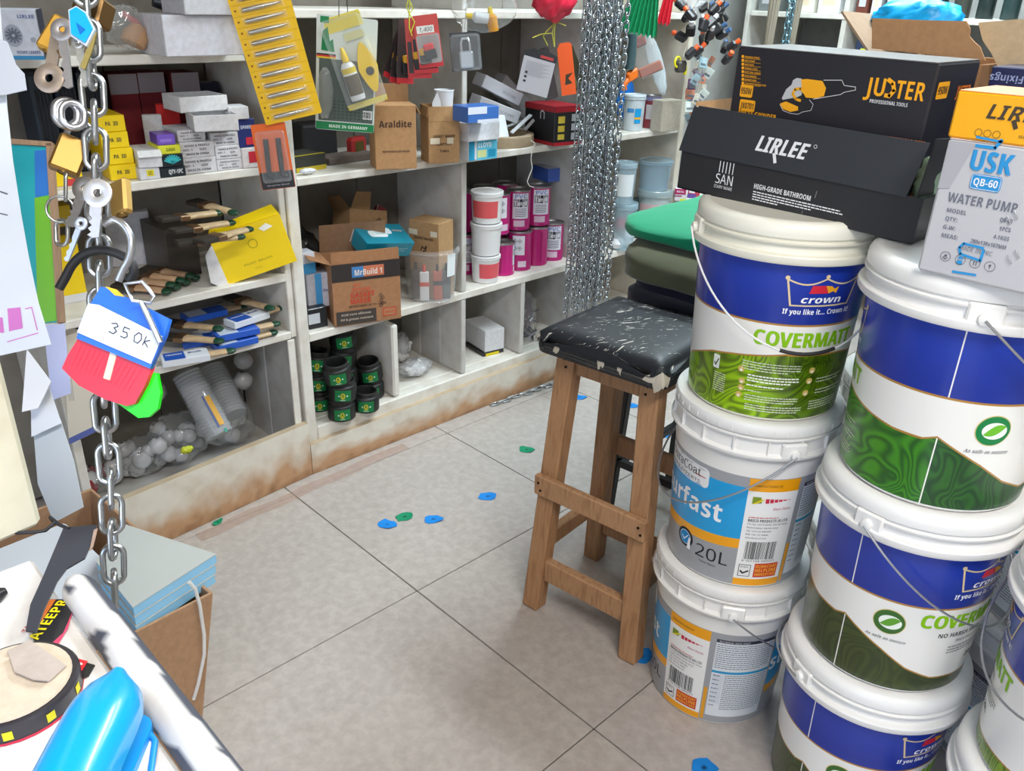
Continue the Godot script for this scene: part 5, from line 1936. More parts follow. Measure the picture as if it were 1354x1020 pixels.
func left_bay():
	var Y1:=1.2436
	var Y2:=0.9606
	var Y3:=0.6566
	var Y4:=0.4816
	var yel:=C(250,214,0)
	var wht:=C(226,226,230)
	var ink:=C(60,56,50)
	# ---------------- second shelf
	var y:=Y2
	var px:=[[147,183,218.5,238],[145.5,181,195,218.5],[144,179.5,174,195],[142.5,178,151,174]]
	var say:=["lowest yellow carton of the stack of four on the second shelf","second yellow carton from the bottom of the stack of four","third yellow carton from the bottom of the stack of four","topmost yellow carton of the stack of four on the second shelf"]
	var h0:=0.0
	for k in 4:
		if k==0: h0=spot(147,183,151,238,y,-6.0).h/4.0
		var s:=spot(147,183,151,238,Y2,-6.0)
		var p: Vector3=s.p-s.n*0.07+Vector3(-0.0035*k,0,0.002*(k % 2))
		p.y=y
		carton("yellow_carton",say[k],"box","yellow cartons on the second shelf",at(p,deg_to_rad(-6.0+k % 2)),Vector3(s.w,h0-0.0006,0.14),yel,{"mat": m_gloss(),"texts": [["front","PA  3D",s.w*0.5,h0*0.38,h0*0.24,ink,{"bold": true,"align": "c","width": s.w*0.46}]]})
		y+=h0
	# small stacks to its right
	var a:=boxed("small_carton","small white carton with yellow roundel under the one with an open flap","box","small cartons on the second shelf",[186,213,222,237.5],Y2,-4.0,0.10,wht,{"print": [["front",0.35,0.3,0.7,0.85,C(230,214,40)]],"words": [["front","QQ",0.52,0.42,0.3,C(90,90,60),0.2]]})
	boxed("small_carton","small white carton with its end flap open on the second shelf","box","small cartons on the second shelf",[184,216,199,222],top_of(a),-9.0,0.10,wht,{"flaps": [["front",0.018,-52.0,C(235,235,235)]],"print": [["left",0.1,0.1,0.9,0.5,C(200,190,120)]]})
	a=boxed("small_carton","small black carton lettered QTY-1PC on the second shelf","box","small cartons on the second shelf",[213.5,247,220.5,234],Y2,-3.0,0.09,C(28,38,46),{"mat": m_gloss(),"words": [["front","QTY-1PC",0.6,0.32,0.42,C(236,240,240),0.56]]})
	a=boxed("small_carton","small dark carton with a teal fan emblem","box","small cartons on the second shelf",[215,244,204,220.5],top_of(a),-3.0,0.09,C(22,36,46),{"mat": m_gloss()})
	var size:=Vector3(0.1,0.05,0.09)
	var b:=mb(C(60,190,196))
	var s0:=spot(215,244,204,220.5,Y2+0.04,-3.0)
	for k in 9:
		var an:=lerpf(-1.15,1.15,k/8.0)
		b.stroke([Vector2(0,0.008),Vector2(sin(an)*0.021,0.008+cos(an)*0.020)],0.0036,at(Vector3(0,0,0.0455)))
	part(b,"print",m_ink(),a)
	a=boxed("small_carton","small yellow carton in the stack over the black one","box","small cartons on the second shelf",[210,240,192,204],top_of(a),-5.0,0.08,C(226,226,60),{"mat": m_gloss(),"words": [["front","GAMA",0.55,0.35,0.35,C(120,130,30),0.4]]})
	boxed("small_carton","small purple carton on top of the small stack","box","small cartons on the second shelf",[209,233,178,192],top_of(a),-8.0,0.07,C(120,86,190),{"mat": m_gloss(),"print": [["front",0.15,0.3,0.8,0.6,C(150,120,210)]]})
	# typed white cartons
	var rowsL:=[[241,288,208,229,"lower left white carton with typed label"],[239.5,285,187,208,"middle left white carton with typed label"],[236,273,171.5,187,"upper left white carton with typed label"]]
	var rowsR:=[[288,322,210,224.5,"lower right white carton with typed label"],[286,320,192.5,210,"middle right white carton with typed label"],[280,317,175,192.5,"upper right white carton with typed label"]]
	var tops:=[]
	for rows in [rowsL,rowsR]:
		y=Y2
		for q in rows:
			var wd:=[["front","HANGS & PROFILE",0.5,0.70,0.13,C(70,70,76),0.74],["front","NO: 1",0.22,0.44,0.13,C(70,70,76),0.26],["front","SIZE",0.66,0.44,0.13,C(70,70,76),0.2],["front","MADE IN CHINA",0.5,0.16,0.14,C(70,70,76),0.66]]
			a=boxed("typed_carton",q[4]+" on the second shelf","box","white cartons with typed labels",[q[0],q[1],q[2],q[3]],y,-5.0,0.11,wht,{"words": wd})
			y=top_of(a)
		tops.append(y)
	a=boxed("open_tray_carton","shallow white carton tray lying askew on the typed cartons","box","white carton trays",[258,317,152,174],maxf(tops[0],tops[1]),-14.0,0.10,C(228,228,230),{"open": true})
	boxed("open_tray_carton","topmost shallow white carton tray on the second shelf","box","white carton trays",[240,303,127,148],top_of(a),-2.0,0.11,C(232,232,234),{"open": true})
	a=boxed("small_carton","white and red carton at the right end of the second shelf","box","small cartons on the second shelf",[322,343,195,222],Y2,-2.0,0.09,C(232,228,228),{"print": [["front",0.4,0.25,1.0,0.8,C(206,44,60)]]})
	a=boxed("small_carton","dark blue carton with red corner over the white and red one","box","small cartons on the second shelf",[317,340,157,195],top_of(a),-2.0,0.09,C(36,48,110),{"mat": m_gloss(),"print": [["front",0.4,0.1,0.95,0.36,C(206,44,60)]],"words": [["front","SPARE",0.45,0.66,0.12,C(210,216,236),0.6]]})
	boxed("small_carton","small white carton lying on the dark blue carton","box","small cartons on the second shelf",[303,330,141,158],top_of(a),-10.0,0.06,C(224,224,228))
	# behind
	boxed("red_carton","bright red carton standing behind the small cartons","box","red cartons at the back of the second shelf",[205,236,138,192],Y2,999.0,0.03,C(206,40,40),{"z": -0.235})
	boxed("red_carton","leaning carton with white top and red foot behind the white flap","box","red cartons at the back of the second shelf",[187,213,152,196],Y2,999.0,0.02,C(214,214,218),{"z": -0.225,"print": [["front",0,0,1,0.4,C(190,40,60)]]})
	for k in 3:
		boxed("red_carton",["dark red carton with pale top at the back, leftmost of three","dark red carton with pale top at the back, middle one of three","dark red carton with pale top at the back, rightmost of three"][k],"box","red cartons at the back of the second shelf",[[142,180,98,170],[181,216,96,168],[226,262,96,164]][k],Y2,0.0,0.09,C(128,34,46),{"z": -0.325,"print": [["front",0,0.78,1,1,C(150,142,150)]]})
	var t:=thing("folded_cloth","dark navy cloth heaped at the back of the second shelf","cloth",at(fz(258,128,-0.37)*Vector3(1,0,1)+Vector3(0,Y2,0)))
	b=cushion(Vector3(0.14,0.19,0.08),4.0,0.1,6)
	for k in b.c.size(): b.c[k]=C(34,38,58).srgb_to_linear()
	part(b,"fold",m_cloth(),t)
	# left end: dark machine cases, red and yellow packet
	for k in 3:
		a=boxed("tool_case",["dark ridged tool case behind the chain, nearest the drawing papers","dark blue ridged tool case in the middle behind the chain","dark ridged tool case beside the red cartons"][k],"case","dark cases on the second shelf",[[36,66,96,176],[68,98,94,172],[100,134,92,168]][k],Y2,0.0,0.12,[C(34,48,62),C(28,42,66),C(30,36,52)][k],{"z": -0.27,"mat": m_rubber(),"bev": 0.008})
		b=mb(C(24,32,46))
		var sz: Vector3=(a.get_child(0) as MeshInstance3D).mesh.get_aabb().size
		for q in 5: b.box(Vector3(0.006,sz.y*0.7,0.004),at(Vector3((q-2)*sz.x*0.17,sz.y*0.14,sz.z/2+0.001)),0.001)
		part(b,"ribs",m_rubber(),a)
	a=boxed("spare_packet","flat red and yellow packet at the left end of the second shelf","box","",[14,60,172,192],Y2,-10.0,0.10,yel,{"mat": m_gloss(),"print": [["front",0,0,0.55,1,C(216,50,40)],["top",0,0,1,1,C(190,70,50)]],"words": [["front","DISK",0.78,0.3,0.4,C(190,60,30),0.3]]})
	boxed("yellow_carton","yellow and red carton half hidden behind the brass padlock","box","yellow cartons on the second shelf",[67,112,200,246],Y2,-4.0,0.1,yel,{"mat": m_gloss(),"print": [["front",0.5,0.0,1,0.2,C(206,60,60)]]})
	# ---------------- top shelf
	a=boxed("lamp_carton","white lamp box with a round lamp picture at the left end of the top shelf","box","",[8,60,12,79],Y1,-24.0,0.08,C(206,212,226),{"print": [["front",0,0,1,0.08,C(40,130,180)],["right",0,0,1,1,C(40,44,60)]],"words": [["front","LIRLEE",0.72,0.82,0.07,C(80,96,150),0.42],["front","HOME LAMPS",0.62,0.12,0.06,C(80,96,140),0.6]]})
	s0=spot(8,60,12,79,Y1,-24.0)
	b=mb()
	var zf:=at(Vector3(-s0.w*0.18,s0.h*0.48,0.0412))
	b.paint(C(150,156,170)); b.flat(disc(Vector2(),s0.w*0.23,24,s0.h*0.22),zf)
	b.paint(C(96,102,118))
	for k in 12: b.stroke([Vector2.from_angle(TAU*k/12)*s0.w*0.06,Vector2.from_angle(TAU*k/12)*s0.w*0.19],0.004,zf*at(Vector3(0,0,0.0004)))
	b.paint(C(150,156,170)); b.flat(disc(Vector2(s0.w*0.48,-s0.h*0.08),s0.w*0.07,16),zf)
	part(b,"picture",m_ink(),a)
	a=boxed("white_carton","large white carton standing at the right of the top shelf","box","white cartons on the top shelf",[222,332,20,74],Y1,0.0,0.15,C(214,214,222))
	boxed("white_carton","white carton lying on the large one at the top of the picture","box","white cartons on the top shelf",[246,330,-34,20],top_of(a),0.0,0.12,C(208,208,214))
	t=thing("hand_tool","black hand tool with a steel blade and yellow end on the white carton","tool",frame(fz(214,12,-0.16),Vector3(1,-0.10,0.1),Vector3(0,1,0)))
	b=mb(C(30,32,40)); b.tube([Vector3(-0.02,0.012,0),Vector3(0.03,0.005,0),Vector3(0.075,0.0,0)],0.012,10,false,[0.009,0.016,0.011]); part(b,"grip",m_rubber(),t)
	b=mb(C(190,196,206)); b.box(Vector3(0.07,0.035,0.004),at(Vector3(0.05,-0.004,0.012)),0.0015); part(b,"blade",m_steel(),t)
	b=mb(C(236,208,40)); b.box(Vector3(0.05,0.014,0.014),at(Vector3(0.108,-0.012,0.0)),0.003); part(b,"end",m_plastic(),t)
	t=thing("plastic_bag","clear plastic bag with tan and pink things on the top shelf","bag",at(fy(176,73,Y1)+Vector3(0,0.0,-0.02),0.5),"clear plastic bags")
	part(crumple(Vector3(0.135,0.115,0.08),4,0.3,C(255,255,255)),"film",m_clear(),t)
	b=mb(C(190,150,112)); b.lathe([Vector2(0,0),Vector2(0.026,0.002),Vector2(0.028,0.02),Vector2(0.016,0.045),Vector2(0,0.05)],20,eul(Vector3(0.014,0.02,0),10,0,-30)); part(b,"contents",m_matt(),t,"tan rolled thing in the bag")
	b=mb(C(206,130,130)); b.tube([Vector3(0.0,0.085,0),Vector3(0.03,0.068,0.005),Vector3(0.052,0.035,0.006)],0.007,8); part(b,"contents",m_soft(),t,"pink strip in the bag")
	# ---------------- third shelf
	boxed("white_carton","white carton with its flap torn behind the long padlock shackle","box","white cartons on the brush shelf",[132,208,281,352],Y3,999.0,0.05,C(224,226,236))
	a=boxed("yellow_carton","yellow carton low behind the black padlock shackle","box","yellow cartons on the brush shelf",[78,118,322,400],Y3,-2.0,0.1,yel,{"mat": m_gloss(),"print": [["front",0,0,1,0.14,C(222,222,226)]]})
	boxed("yellow_carton","yellow carton behind the silver key ring","box","yellow cartons on the brush shelf",[70,98,272,300],top_of(a),-2.0,0.1,yel,{"mat": m_gloss()})
	# bundle of seven brushes side by side, tips to the front right
	var lift:=Vector3(0,1,0)
	var tanw:=C(216,180,146)
	var tan2:=C(226,204,166)
	var names:=["first","second","third","fourth","fifth","sixth","seventh"]
	for k in 7:
		var u:=k/6.0
		var tip:=fy(lerpf(231,268,u),lerpf(386,368,u),Y3+0.012)
		var end:=tip+Vector3(-0.105,0.0,-0.125)+Vector3(0.012*u,0.03,0)
		tip.y=Y3+0.010+(0.012 if k % 2 else 0.0)
		end.y=Y3+0.022+(0.012 if k % 2 else 0.0)
		brush("%s brush from the left in the row of tan handles with green tips" % names[k],end,tip,lift,tanw.darkened(0.05*(k % 3)))
	# loose brushes heaped higher up; the heap lies on dark packs
	t=boxed("brush_pack","dark clear-topped pack of brushes under the loose pale handles","pack","",[226,268,300,366],Y3,0.0,0.16,C(66,56,50),{"mat": m_gloss()})
	var yp:=top_of(t)
	var heap:=[[[232,322],[330,312],yp+0.012,"pale brush pointing right over the yellow carton"],[[238,305],[316,293],yp+0.034,"pale brush lying across the top of the heap, green tip right"],[[262,320],[338,301],yp+0.022,"pale brush beneath the topmost one at the end of the heap"],[[250,286],[300,280],yp+0.056,"small dark brush at the back of the heap"],[[268,270],[318,284],yp+0.060,"brush lying slantwise at the very top of the heap"]]
	for q in heap:
		var tip:=fy(q[1][0],q[1][1],q[2])
		var end:=fy(q[0][0],q[0][1],q[2]+0.006)
		if tip.distance_to(end)<0.17: end=tip+(end-tip).normalized()*0.19
		brush(q[3],end,tip,lift,tan2)
	# tilted yellow carton with white torn flaps
	var zc:=frame(fz(302,377,-0.115),fz(393,345,-0.045)-fz(302,377,-0.115),Vector3(0.1,1,0))
	var wv:=fz(302,377,-0.115).distance_to(fz(393,345,-0.045))
	var hv:=fz(346,361,-0.075).distance_to(fz(336,296,-0.075))
	t=thing("brush_carton","open bright yellow brush carton tilted at the edge of the brush shelf","box",zc)
	b=mb(yel)
	b.box(Vector3(wv,hv,0.003),at(Vector3(wv/2,0,0)),0.001)
	b.box(Vector3(wv,0.003,0.03),at(Vector3(wv/2,0,-0.015)),0.001)
	b.box(Vector3(0.003,hv,0.03),at(Vector3(wv-0.0015,0,-0.015)),0.001)
	part(b,"body",m_gloss(),t)
	b=mb(C(224,222,224))
	b.prism(PackedVector2Array([Vector2(0,0.002),Vector2(0.002,hv*0.85),Vector2(-0.028,hv*0.72),Vector2(-0.045,hv*0.2),Vector2(-0.02,0.0)]),0.002,Transform3D(Basis(Vector3.UP,0.5),Vector3(0,0,0)))
	part(b,"torn_flap",m_card(),t)
	b=mb(yel.darkened(0.03))
	b.prism(PackedVector2Array([Vector2(0,0),Vector2(wv,0),Vector2(wv-0.01,0.038),Vector2(wv*0.4,0.030),Vector2(0.012,0.026)]),0.002,Transform3D(Basis(Vector3(1,0,0),-0.9),Vector3(0,hv,0)))
	part(b,"flap",m_gloss(),t)
	b=mb(C(160,150,20))
	b.text("PAINT BRUSH",0.006,at(Vector3(wv*0.30,hv*0.24,0.0022)),{"width": wv*0.4})
	b.text("12 PCS",0.005,at(Vector3(wv*0.42,hv*0.12,0.0022)))
	b.stroke(Array(disc(Vector2(wv*0.52,hv*0.62),0.012,16)),0.0016,at(Vector3(0,0,0.0022)),null,true)
	b.paint(C(250,250,240)); b.flat(PackedVector2Array([Vector2(wv*0.66,hv*0.86),Vector2(wv*0.78,hv*0.92),Vector2(wv*0.86,hv*0.82),Vector2(wv*0.72,hv*0.78)]),at(Vector3(0,0,0.0022)))
	part(b,"print",m_ink(),t)
	# ---------------- fourth shelf: sleeved brushes
	var packs:=[[[252,452],[338,438],0.010,2,"lowest sleeved brush at the front left of the fourth shelf"],[[247,473],[318,462],0.010,1,"grey sleeved brush nearest the front edge of the fourth shelf"],[[312,452],[372,437],0.010,2,"glossy blue sleeved brush at the right of the fourth shelf"],
		[[310,440],[376,426],0.034,2,"upper glossy blue sleeved brush of the right pair on the fourth shelf"],[[318,424],[380,404],0.058,1,"sleeved brush lying on the blue pair near the upright"],[[278,414],[332,402],0.058,2,"blue and grey sleeved brush at the back of the fourth shelf"],[[228,446],[302,452],0.034,0,"curved brown brush without sleeve on the fourth shelf"],[[232,428],[300,436],0.050,0,"second brown brush without sleeve, above the curved one"],[[322,398],[366,410],0.078,0,"brush with green tip on top of the sleeved brushes"]]
	for q in packs:
		var tip:=fy(q[1][0],q[1][1],Y4+q[2])
		var end:=fy(q[0][0],q[0][1],Y4+q[2])
		if tip.distance_to(end)<0.2: end=tip+(end-tip).normalized()*0.2
		brush(q[4],end,tip,lift,C(206,182,146),q[3])
	# ---------------- bottom: clear bags and sleeves of cups
	var YB:=0.0556
	for q in [[[246,494],[292,578],0.042,"clear sleeve of stacked cups with a yellow label, in front",true],[[278,486],[310,552],0.044,"clear sleeve of stacked cups behind the labelled one",false]]:
		var c0:=fz(q[0][0],q[0][1],-0.27)
		var c1:=fz(q[1][0],q[1][1],-0.135)
		if not q[4]: c0=fz(q[0][0],q[0][1],-0.37); c1=fz(q[1][0],q[1][1],-0.23)
		t=thing("cup_sleeve",q[3],"packet",frame(c1,(c0-c1).cross(Vector3(0,0,1)),c0-c1),"clear goods in the bottom left bay")
		var len:=c0.distance_to(c1)
		b=mb(C(206,206,208))
		var n:=int(len/0.011)
		var prof:=[Vector2(0,0.004)]
		for k in n:
			prof.append(Vector2(q[2]*0.93,0.006+k*0.011))
			prof.append(Vector2(q[2]*0.99,0.011+k*0.011))
		prof.append(Vector2(0,len))
		b.lathe(prof,22,Transform3D(),0,TAU,0.9)
		part(b,"cups",M("cup_plastic",Color(0.92,0.93,0.94),0.24,"",1.0,{"alpha": 0.62}),t)
		b=mb(); b.lathe([Vector2(q[2]*0.4,-0.02),Vector2(q[2]*1.04,0.004),Vector2(q[2]*1.05,len*0.5),Vector2(q[2]*1.04,len),Vector2(q[2]*0.3,len+0.02)],22)
		part(b,"film",m_clear(),t)
		if q[4]:
			b=mb(C(214,160,50)); b.lathe([Vector2(q[2]*1.06,len*0.12),Vector2(q[2]*1.06,len*0.56)],8,Transform3D(),0.0,0.36)
			b.paint(C(70,90,150)); b.lathe([Vector2(q[2]*1.06,len*0.1),Vector2(q[2]*1.06,len*0.58)],4,Transform3D(),-0.16,-0.06)
			b.paint(C(40,140,120)); b.lathe([Vector2(q[2]*1.062,0.0),Vector2(q[2]*1.062,len*0.06)],4,Transform3D(),0.1,0.3)
			part(b,"label",m_ink(),t)
	var lumps:=[[[300,345,516,560],Vector3(0.17,0.17,0.15),"bag of knotted clear film at the right of the bottom bay",41],[[205,262,545,598],Vector3(0.23,0.19,0.15),"large clear bag with blue print in the middle of the bottom bay",42],[[165,205,580,612],Vector3(0.17,0.15,0.13),"clear bag of shiny lumps at the left of the bottom bay",43],[[112,150,610,642],Vector3(0.15,0.10,0.11),"clear bag with dark red things at the far left of the bottom bay",45]]
	for q in lumps:
		var c:=fy((q[0][0]+q[0][1])/2.0,q[0][3],YB+0.02)
		c.y=YB
		c.z=clampf(c.z,-0.30,-0.19)
		c.x=minf(c.x,-0.03)
		t=thing("plastic_bag",q[2],"bag",at(c),"clear plastic bags")
		part(crumple(q[1],q[3],0.30,C(255,255,255)),"film",m_clear(),t)
		var r:=RandomNumberGenerator.new()
		r.seed=q[3]
		for k in 12:
			var d:=r.randf_range(0.044,0.062)
			b=crumple(Vector3(d,d,d),k*3+q[3],0.2,C(150,30,44) if q[3]==45 and k % 2 else C(214,214,216).darkened(0.05*(k % 3)),10,14)
			b.v=moved(b.v,at(Vector3(r.randf_range(-0.30,0.30)*q[1].x,r.randf_range(0.02,0.52)*q[1].y,r.randf_range(-0.30,0.30)*q[1].z)))
			part(b,"wrapped_roll",M("wrapped_roll",Color(1,1,1),0.2,"",1.0,{"clear": 0.6}),t)
	for q in [[322,478,"small clear wrapped ball on the heap, the upper of two"],[321,505,"small clear wrapped ball on the heap, the lower of two"],[207,520,"wrapped clear roll behind the green key tag"]]:
		t=thing("wrapped_ball",q[2],"packet",at(fz(q[0],q[1],-0.30)-Vector3(0,0.03,0)),"clear goods in the bottom left bay")
		b=crumple(Vector3(0.068,0.068,0.068),int(q[1]),0.18,C(200,198,196),12,18)
		part(b,"body",M("wrapped_plastic",Color(0.9,0.9,0.9),0.22,"",1.0,{"alpha": 0.75}),t)
	t=thing("yellow_wrapper","yellow green wrapper caught at the plinth board","wrapper",at(fz(247,597,-0.085)-Vector3(0,0.01,0)))
	part(crumple(Vector3(0.05,0.03,0.03),51,0.5,C(206,214,60)),"film",m_soft(),t)

func reducer(label: String,p: Vector3,axis: Vector3,face_cam: bool) -> Node3D:
	# short black pipe fitting, axis along its bore, green label on its skirt
	var t:=thing("pipe_fitting",label,"pipe fitting",frame(p,axis.cross(Vector3(0,1,0.3)).normalized(),axis),"black pipe fittings with green labels")
	var b:=mb(C(30,31,33))
	b.lathe([Vector2(0.032,0.0),Vector2(0.042,0.0),Vector2(0.044,0.003),Vector2(0.044,0.045),Vector2(0.041,0.050),Vector2(0.038,0.052),Vector2(0.038,0.064),Vector2(0.0365,0.066),Vector2(0.033,0.066),Vector2(0.032,0.064),Vector2(0.033,0.046),Vector2(0.032,0.0)],28)
	part(b,"body",m_rubber(),t)
	return t

func middle_bay():
	var S2:=0.9176
	var S3:=0.4586
	var S4:=0.1506
	var card:=C(190,146,102)
	var ink:=C(64,44,36)
	var wht:=C(228,228,232)
	var t: Node3D
	var b: MB
	# ---------------- upper shelf, left
	t=boxed("adhesive_carton","upright brown adhesive carton with its top flap raised on the upper shelf","box","",[497,552,139,224],S2,-24.0,0.085,card,{"flaps": [["back",0.05,85.0,C(176,134,94)],["left",0.03,-60.0],["right",0.03,-60.0]],"words": [["front","Araldite",0.5,0.66,0.10,ink,0.78],["front","High Performance Epoxy Adhesive",0.5,0.27,0.034,ink,0.66],["right","12 x 90 ml",0.5,0.5,0.04,ink,0.7]]})
	var bx:=boxed("gasket_carton","brown carton with white tape holding a white cup on the upper shelf","box","",[567,608,141,216],S2,-22.0,0.085,C(194,154,108),{"open": true,"flaps": [["front",0.042,-88.0],["left",0.03,-80.0]],"words": [["front","GASKET MAKER",0.5,0.46,0.05,ink,0.7],["front","CONTENTS",0.5,0.32,0.045,ink,0.46],["front","Tubes",0.5,0.20,0.05,ink,0.3]],"print": [["front",0.33,0.0,0.66,0.15,C(176,138,96)]]})
	b=mb(C(226,214,188))
	for s in [[-0.030,0.03],[0.018,0.02]]: b.box(Vector3(s[1],0.018,0.0012),at(Vector3(s[0],0.058,0.0425+0.0036)),0.0)
	part(b,"tape",M("parcel_tape",Color(1,1,1),0.25),bx)
	var bp:=bx.position
	t=thing("inner_carton","small carton packed inside the taped brown carton under the cup","box",Transform3D(bx.basis,bp+Vector3(0,0.0036,0)))
	b=mb(C(170,132,92)); b.box(Vector3(0.075,0.066,0.068),Transform3D(),0.002); part(b,"body",m_card(),t)
	t=thing("cup","white cup standing in the taped brown carton","cup",at(bp+Vector3(0.014,0.0702,0.004)))
	b=mb(C(226,228,232)); b.lathe([Vector2(0,0.002),Vector2(0.020,0.0),Vector2(0.029,0.135),Vector2(0.031,0.137),Vector2(0.0295,0.139),Vector2(0.020,0.01)],26); part(b,"wall",m_plastic(),t)
	t=thing("paper_slip","folded white paper slip beside the cup in the taped carton","paper",at(bp+Vector3(-0.022,0.0702,0.010),-0.4))
	b=mb(C(234,238,244)); b.prism(PackedVector2Array([Vector2(-0.014,0),Vector2(0.016,0),Vector2(0.017,0.10),Vector2(0.004,0.135),Vector2(-0.012,0.105)]),0.0015); part(b,"sheet",m_matt(),t)
	t=thing("tape_measure","red tape measure case lying in the dim upper shelf","tape measure",at(fy(472,207,S2),0.3))
	b=mb(C(176,44,44)); b.box(Vector3(0.07,0.06,0.034),Transform3D(),0.012); part(b,"case",m_plastic(),t)
	b=mb(C(90,80,30)); b.box(Vector3(0.04,0.034,0.002),at(Vector3(-0.006,0.014,0.0172)),0.001); part(b,"badge",m_plastic(),t)
	boxed("blister_pack","yellow edged dark blister pack lying on the upper shelf","pack","",[392,432,205,226],S2,6.0,0.10,C(58,56,50),{"print": [["front",0,0,1,0.3,C(190,170,40)],["top",0,0,1,0.12,C(190,170,40)]]})
	boxed("tool_case","dark grey tool case at the back of the upper shelf behind the hanging packs","case","",[400,446,165,200],S2,0.0,0.10,C(52,52,54),{"z": -0.33,"bev": 0.006,"mat": m_rubber()})
	boxed("wood_strip","grey wooden strips lying along the upper shelf","wood","",[436,500,206,226],S2,3.0,0.08,C(128,116,110),{"z": -0.2})
	t=thing("paper_slip","white crumpled paper at the front edge of the upper shelf","paper",at(fy(407,231,S2)))
	part(crumple(Vector3(0.066,0.02,0.035),61,0.4,C(226,228,234)),"sheet",m_matt(),t)
	# ---------------- middle shelf, left
	var gx:=boxed("gasket_carton","open brown gasket maker carton with black printed band on the middle shelf","box","",[443,532,346,427],S3,-18.0,0.14,C(178,130,92),{"open": true,"flaps": [["left",0.07,20.0],["back",0.09,100.0,C(150,116,88)],["front",0.035,95.0,C(170,122,84)]],
		"print": [["front",0,0.72,1,1,C(52,46,46)],["front",0.29,0.77,0.76,0.94,C(206,118,86)],["front",0.29,0.77,0.46,0.94,C(70,130,190)],["front",0.03,0.02,0.62,0.24,C(70,62,58)],["front",0.72,0.08,0.92,0.22,C(206,76,50)],["front",0.735,0.095,0.905,0.205,C(178,130,92)]],
		"words": [["front","MrBuild 1",0.53,0.80,0.09,C(236,226,216),0.40],["front","RTV",0.36,0.62,0.05,C(216,90,60),0.1],["front","NON-SINK",0.42,0.55,0.05,C(216,90,60),0.28],["front","GASKET",0.43,0.445,0.085,C(206,66,44),0.36],["front","MAKER",0.40,0.345,0.085,C(206,66,44),0.30],["front","WITHSTANDS UP TO +300°C",0.5,0.285,0.035,ink,0.56],["front","Acid cure silicone",0.32,0.165,0.035,C(200,186,170),0.44],["front","Oil & grease resistant",0.33,0.085,0.035,C(200,186,170),0.48],["front","MADE IN",0.82,0.13,0.04,C(206,76,50),0.14]]})
	b=mb(C(96,74,58))
	for k in 5: b.stroke(Array(disc(Vector2(0.042+0.006*(k % 2),0.086-k*0.0085),0.0046,14)),0.0016,at(Vector3(0,0,0.0722)),null,true)
	part(b,"picture",m_ink(),gx)
	# tubes of sealant inside
	for k in 3:
		t=thing("sealant_tube",["sealant tube with red cap lying in the gasket carton, leftmost","sealant tube in the middle of the gasket carton","sealant tube at the back of the gasket carton"][k],"tube",Transform3D(gx.basis,gx.position+gx.basis*Vector3(-0.04+0.035*k,0.0036,-0.02*k))*eul(Vector3.ZERO,-12,0,14-12*k),"sealant tubes")
		b=mb([C(60,54,56),C(196,190,186),C(80,60,58)][k]); b.lathe([Vector2(0,0),Vector2(0.013,0.0),Vector2(0.014,0.008),Vector2(0.0145,0.085),Vector2(0.006,0.096)],16); part(b,"body",m_gloss(),t)
		b=mb(C(150,50,46)); b.lathe([Vector2(0.0065,0.094),Vector2(0.006,0.118),Vector2(0,0.119)],12); part(b,"cap",m_plastic(),t)
	var w1:=boxed("white_blue_carton","tall grey white carton with a blue stripe left of the gasket carton","box","white and blue cartons",[409,440,361,407],0.458+0.052,-6.0,0.06,C(206,208,222),{"print": [["front",0.32,0,0.6,1,C(74,158,218)]],"words": [["front","Classic",0.8,0.45,0.08,C(60,70,110),0.34]]})
	boxed("black_carton","small glossy black carton under the white and blue one","box","",[409,434,407,434],S3,-6.0,0.06,C(34,36,40),{"mat": m_gloss(),"print": [["front",0.0,0.25,0.6,0.75,C(200,204,210)]]})
	boxed("white_blue_carton","small white and blue carton on top of the striped one, against the post","box","white and blue cartons",[402,418,334,362],top_of(w1),-6.0,0.05,C(220,224,236),{"print": [["front",0,0,1,0.5,C(70,160,220)]]})
	# teal carton across the open one
	var ptop:=fz(509,341,-0.135)
	var zt:=frame(fz(478,341,-0.125),fz(541,339,-0.125)-fz(478,341,-0.125),Vector3(-0.1,1,0.45))
	var tw:=fz(478,341,-0.125).distance_to(fz(541,339,-0.125))
	t=thing("teal_carton","teal carton with a white picture lying tilted across the gasket carton","box",zt)
	b=mb(C(22,140,164)); b.box(Vector3(tw,0.055,0.10),at(Vector3(tw/2,0,-0.05)),0.002); part(b,"body",m_gloss(),t)
	b=mb(C(222,224,226)); b.prism(PackedVector2Array([Vector2(0,0.002),Vector2(0.0,0.053),Vector2(-0.02,0.048),Vector2(-0.024,0.012)]),0.0015,Transform3D(Basis(Vector3(0.3,0,-1).normalized(),Vector3(0,1,0),Vector3(1,0,0.3).normalized()),Vector3(-0.001,0,-0.09))); part(b,"end_flap",m_card(),t)
	b=mb(C(226,240,244))
	var topf:=Transform3D(Basis(Vector3(1,0,0),Vector3(0,0,-1),Vector3(0,1,0)),Vector3(0,0.0558,0))
	b.flat(rrect(tw*0.18,0.030,tw*0.55,0.062,0.01),topf); b.flat(rrect(tw*0.32,0.045,tw*0.68,0.078,0.012),topf)
	b.paint(C(60,90,110)); b.stroke([Vector2(tw*0.36,0.062),Vector2(tw*0.6,0.074)],0.004,topf)
	b.paint(C(240,200,190)); b.text("Adhesive",0.009,topf*Transform3D(Basis(Vector3(0,0,1),-0.1),Vector3(tw*0.72,0.06,0)),{"bold": true,"width": 0.036})
	b.paint(C(236,180,160)); b.text("MEGA",0.009,at(Vector3(tw*0.12,0.022,0.0008)),{"bold": true,"width": tw*0.4})
	b.paint(C(206,232,238)); b.text("adhesive sealant 30 ml",0.004,at(Vector3(tw*0.62,0.03,0.0008)),{"width": tw*0.26})
	b.text("multipurpose",0.004,at(Vector3(tw*0.62,0.022,0.0008)),{"width": tw*0.22})
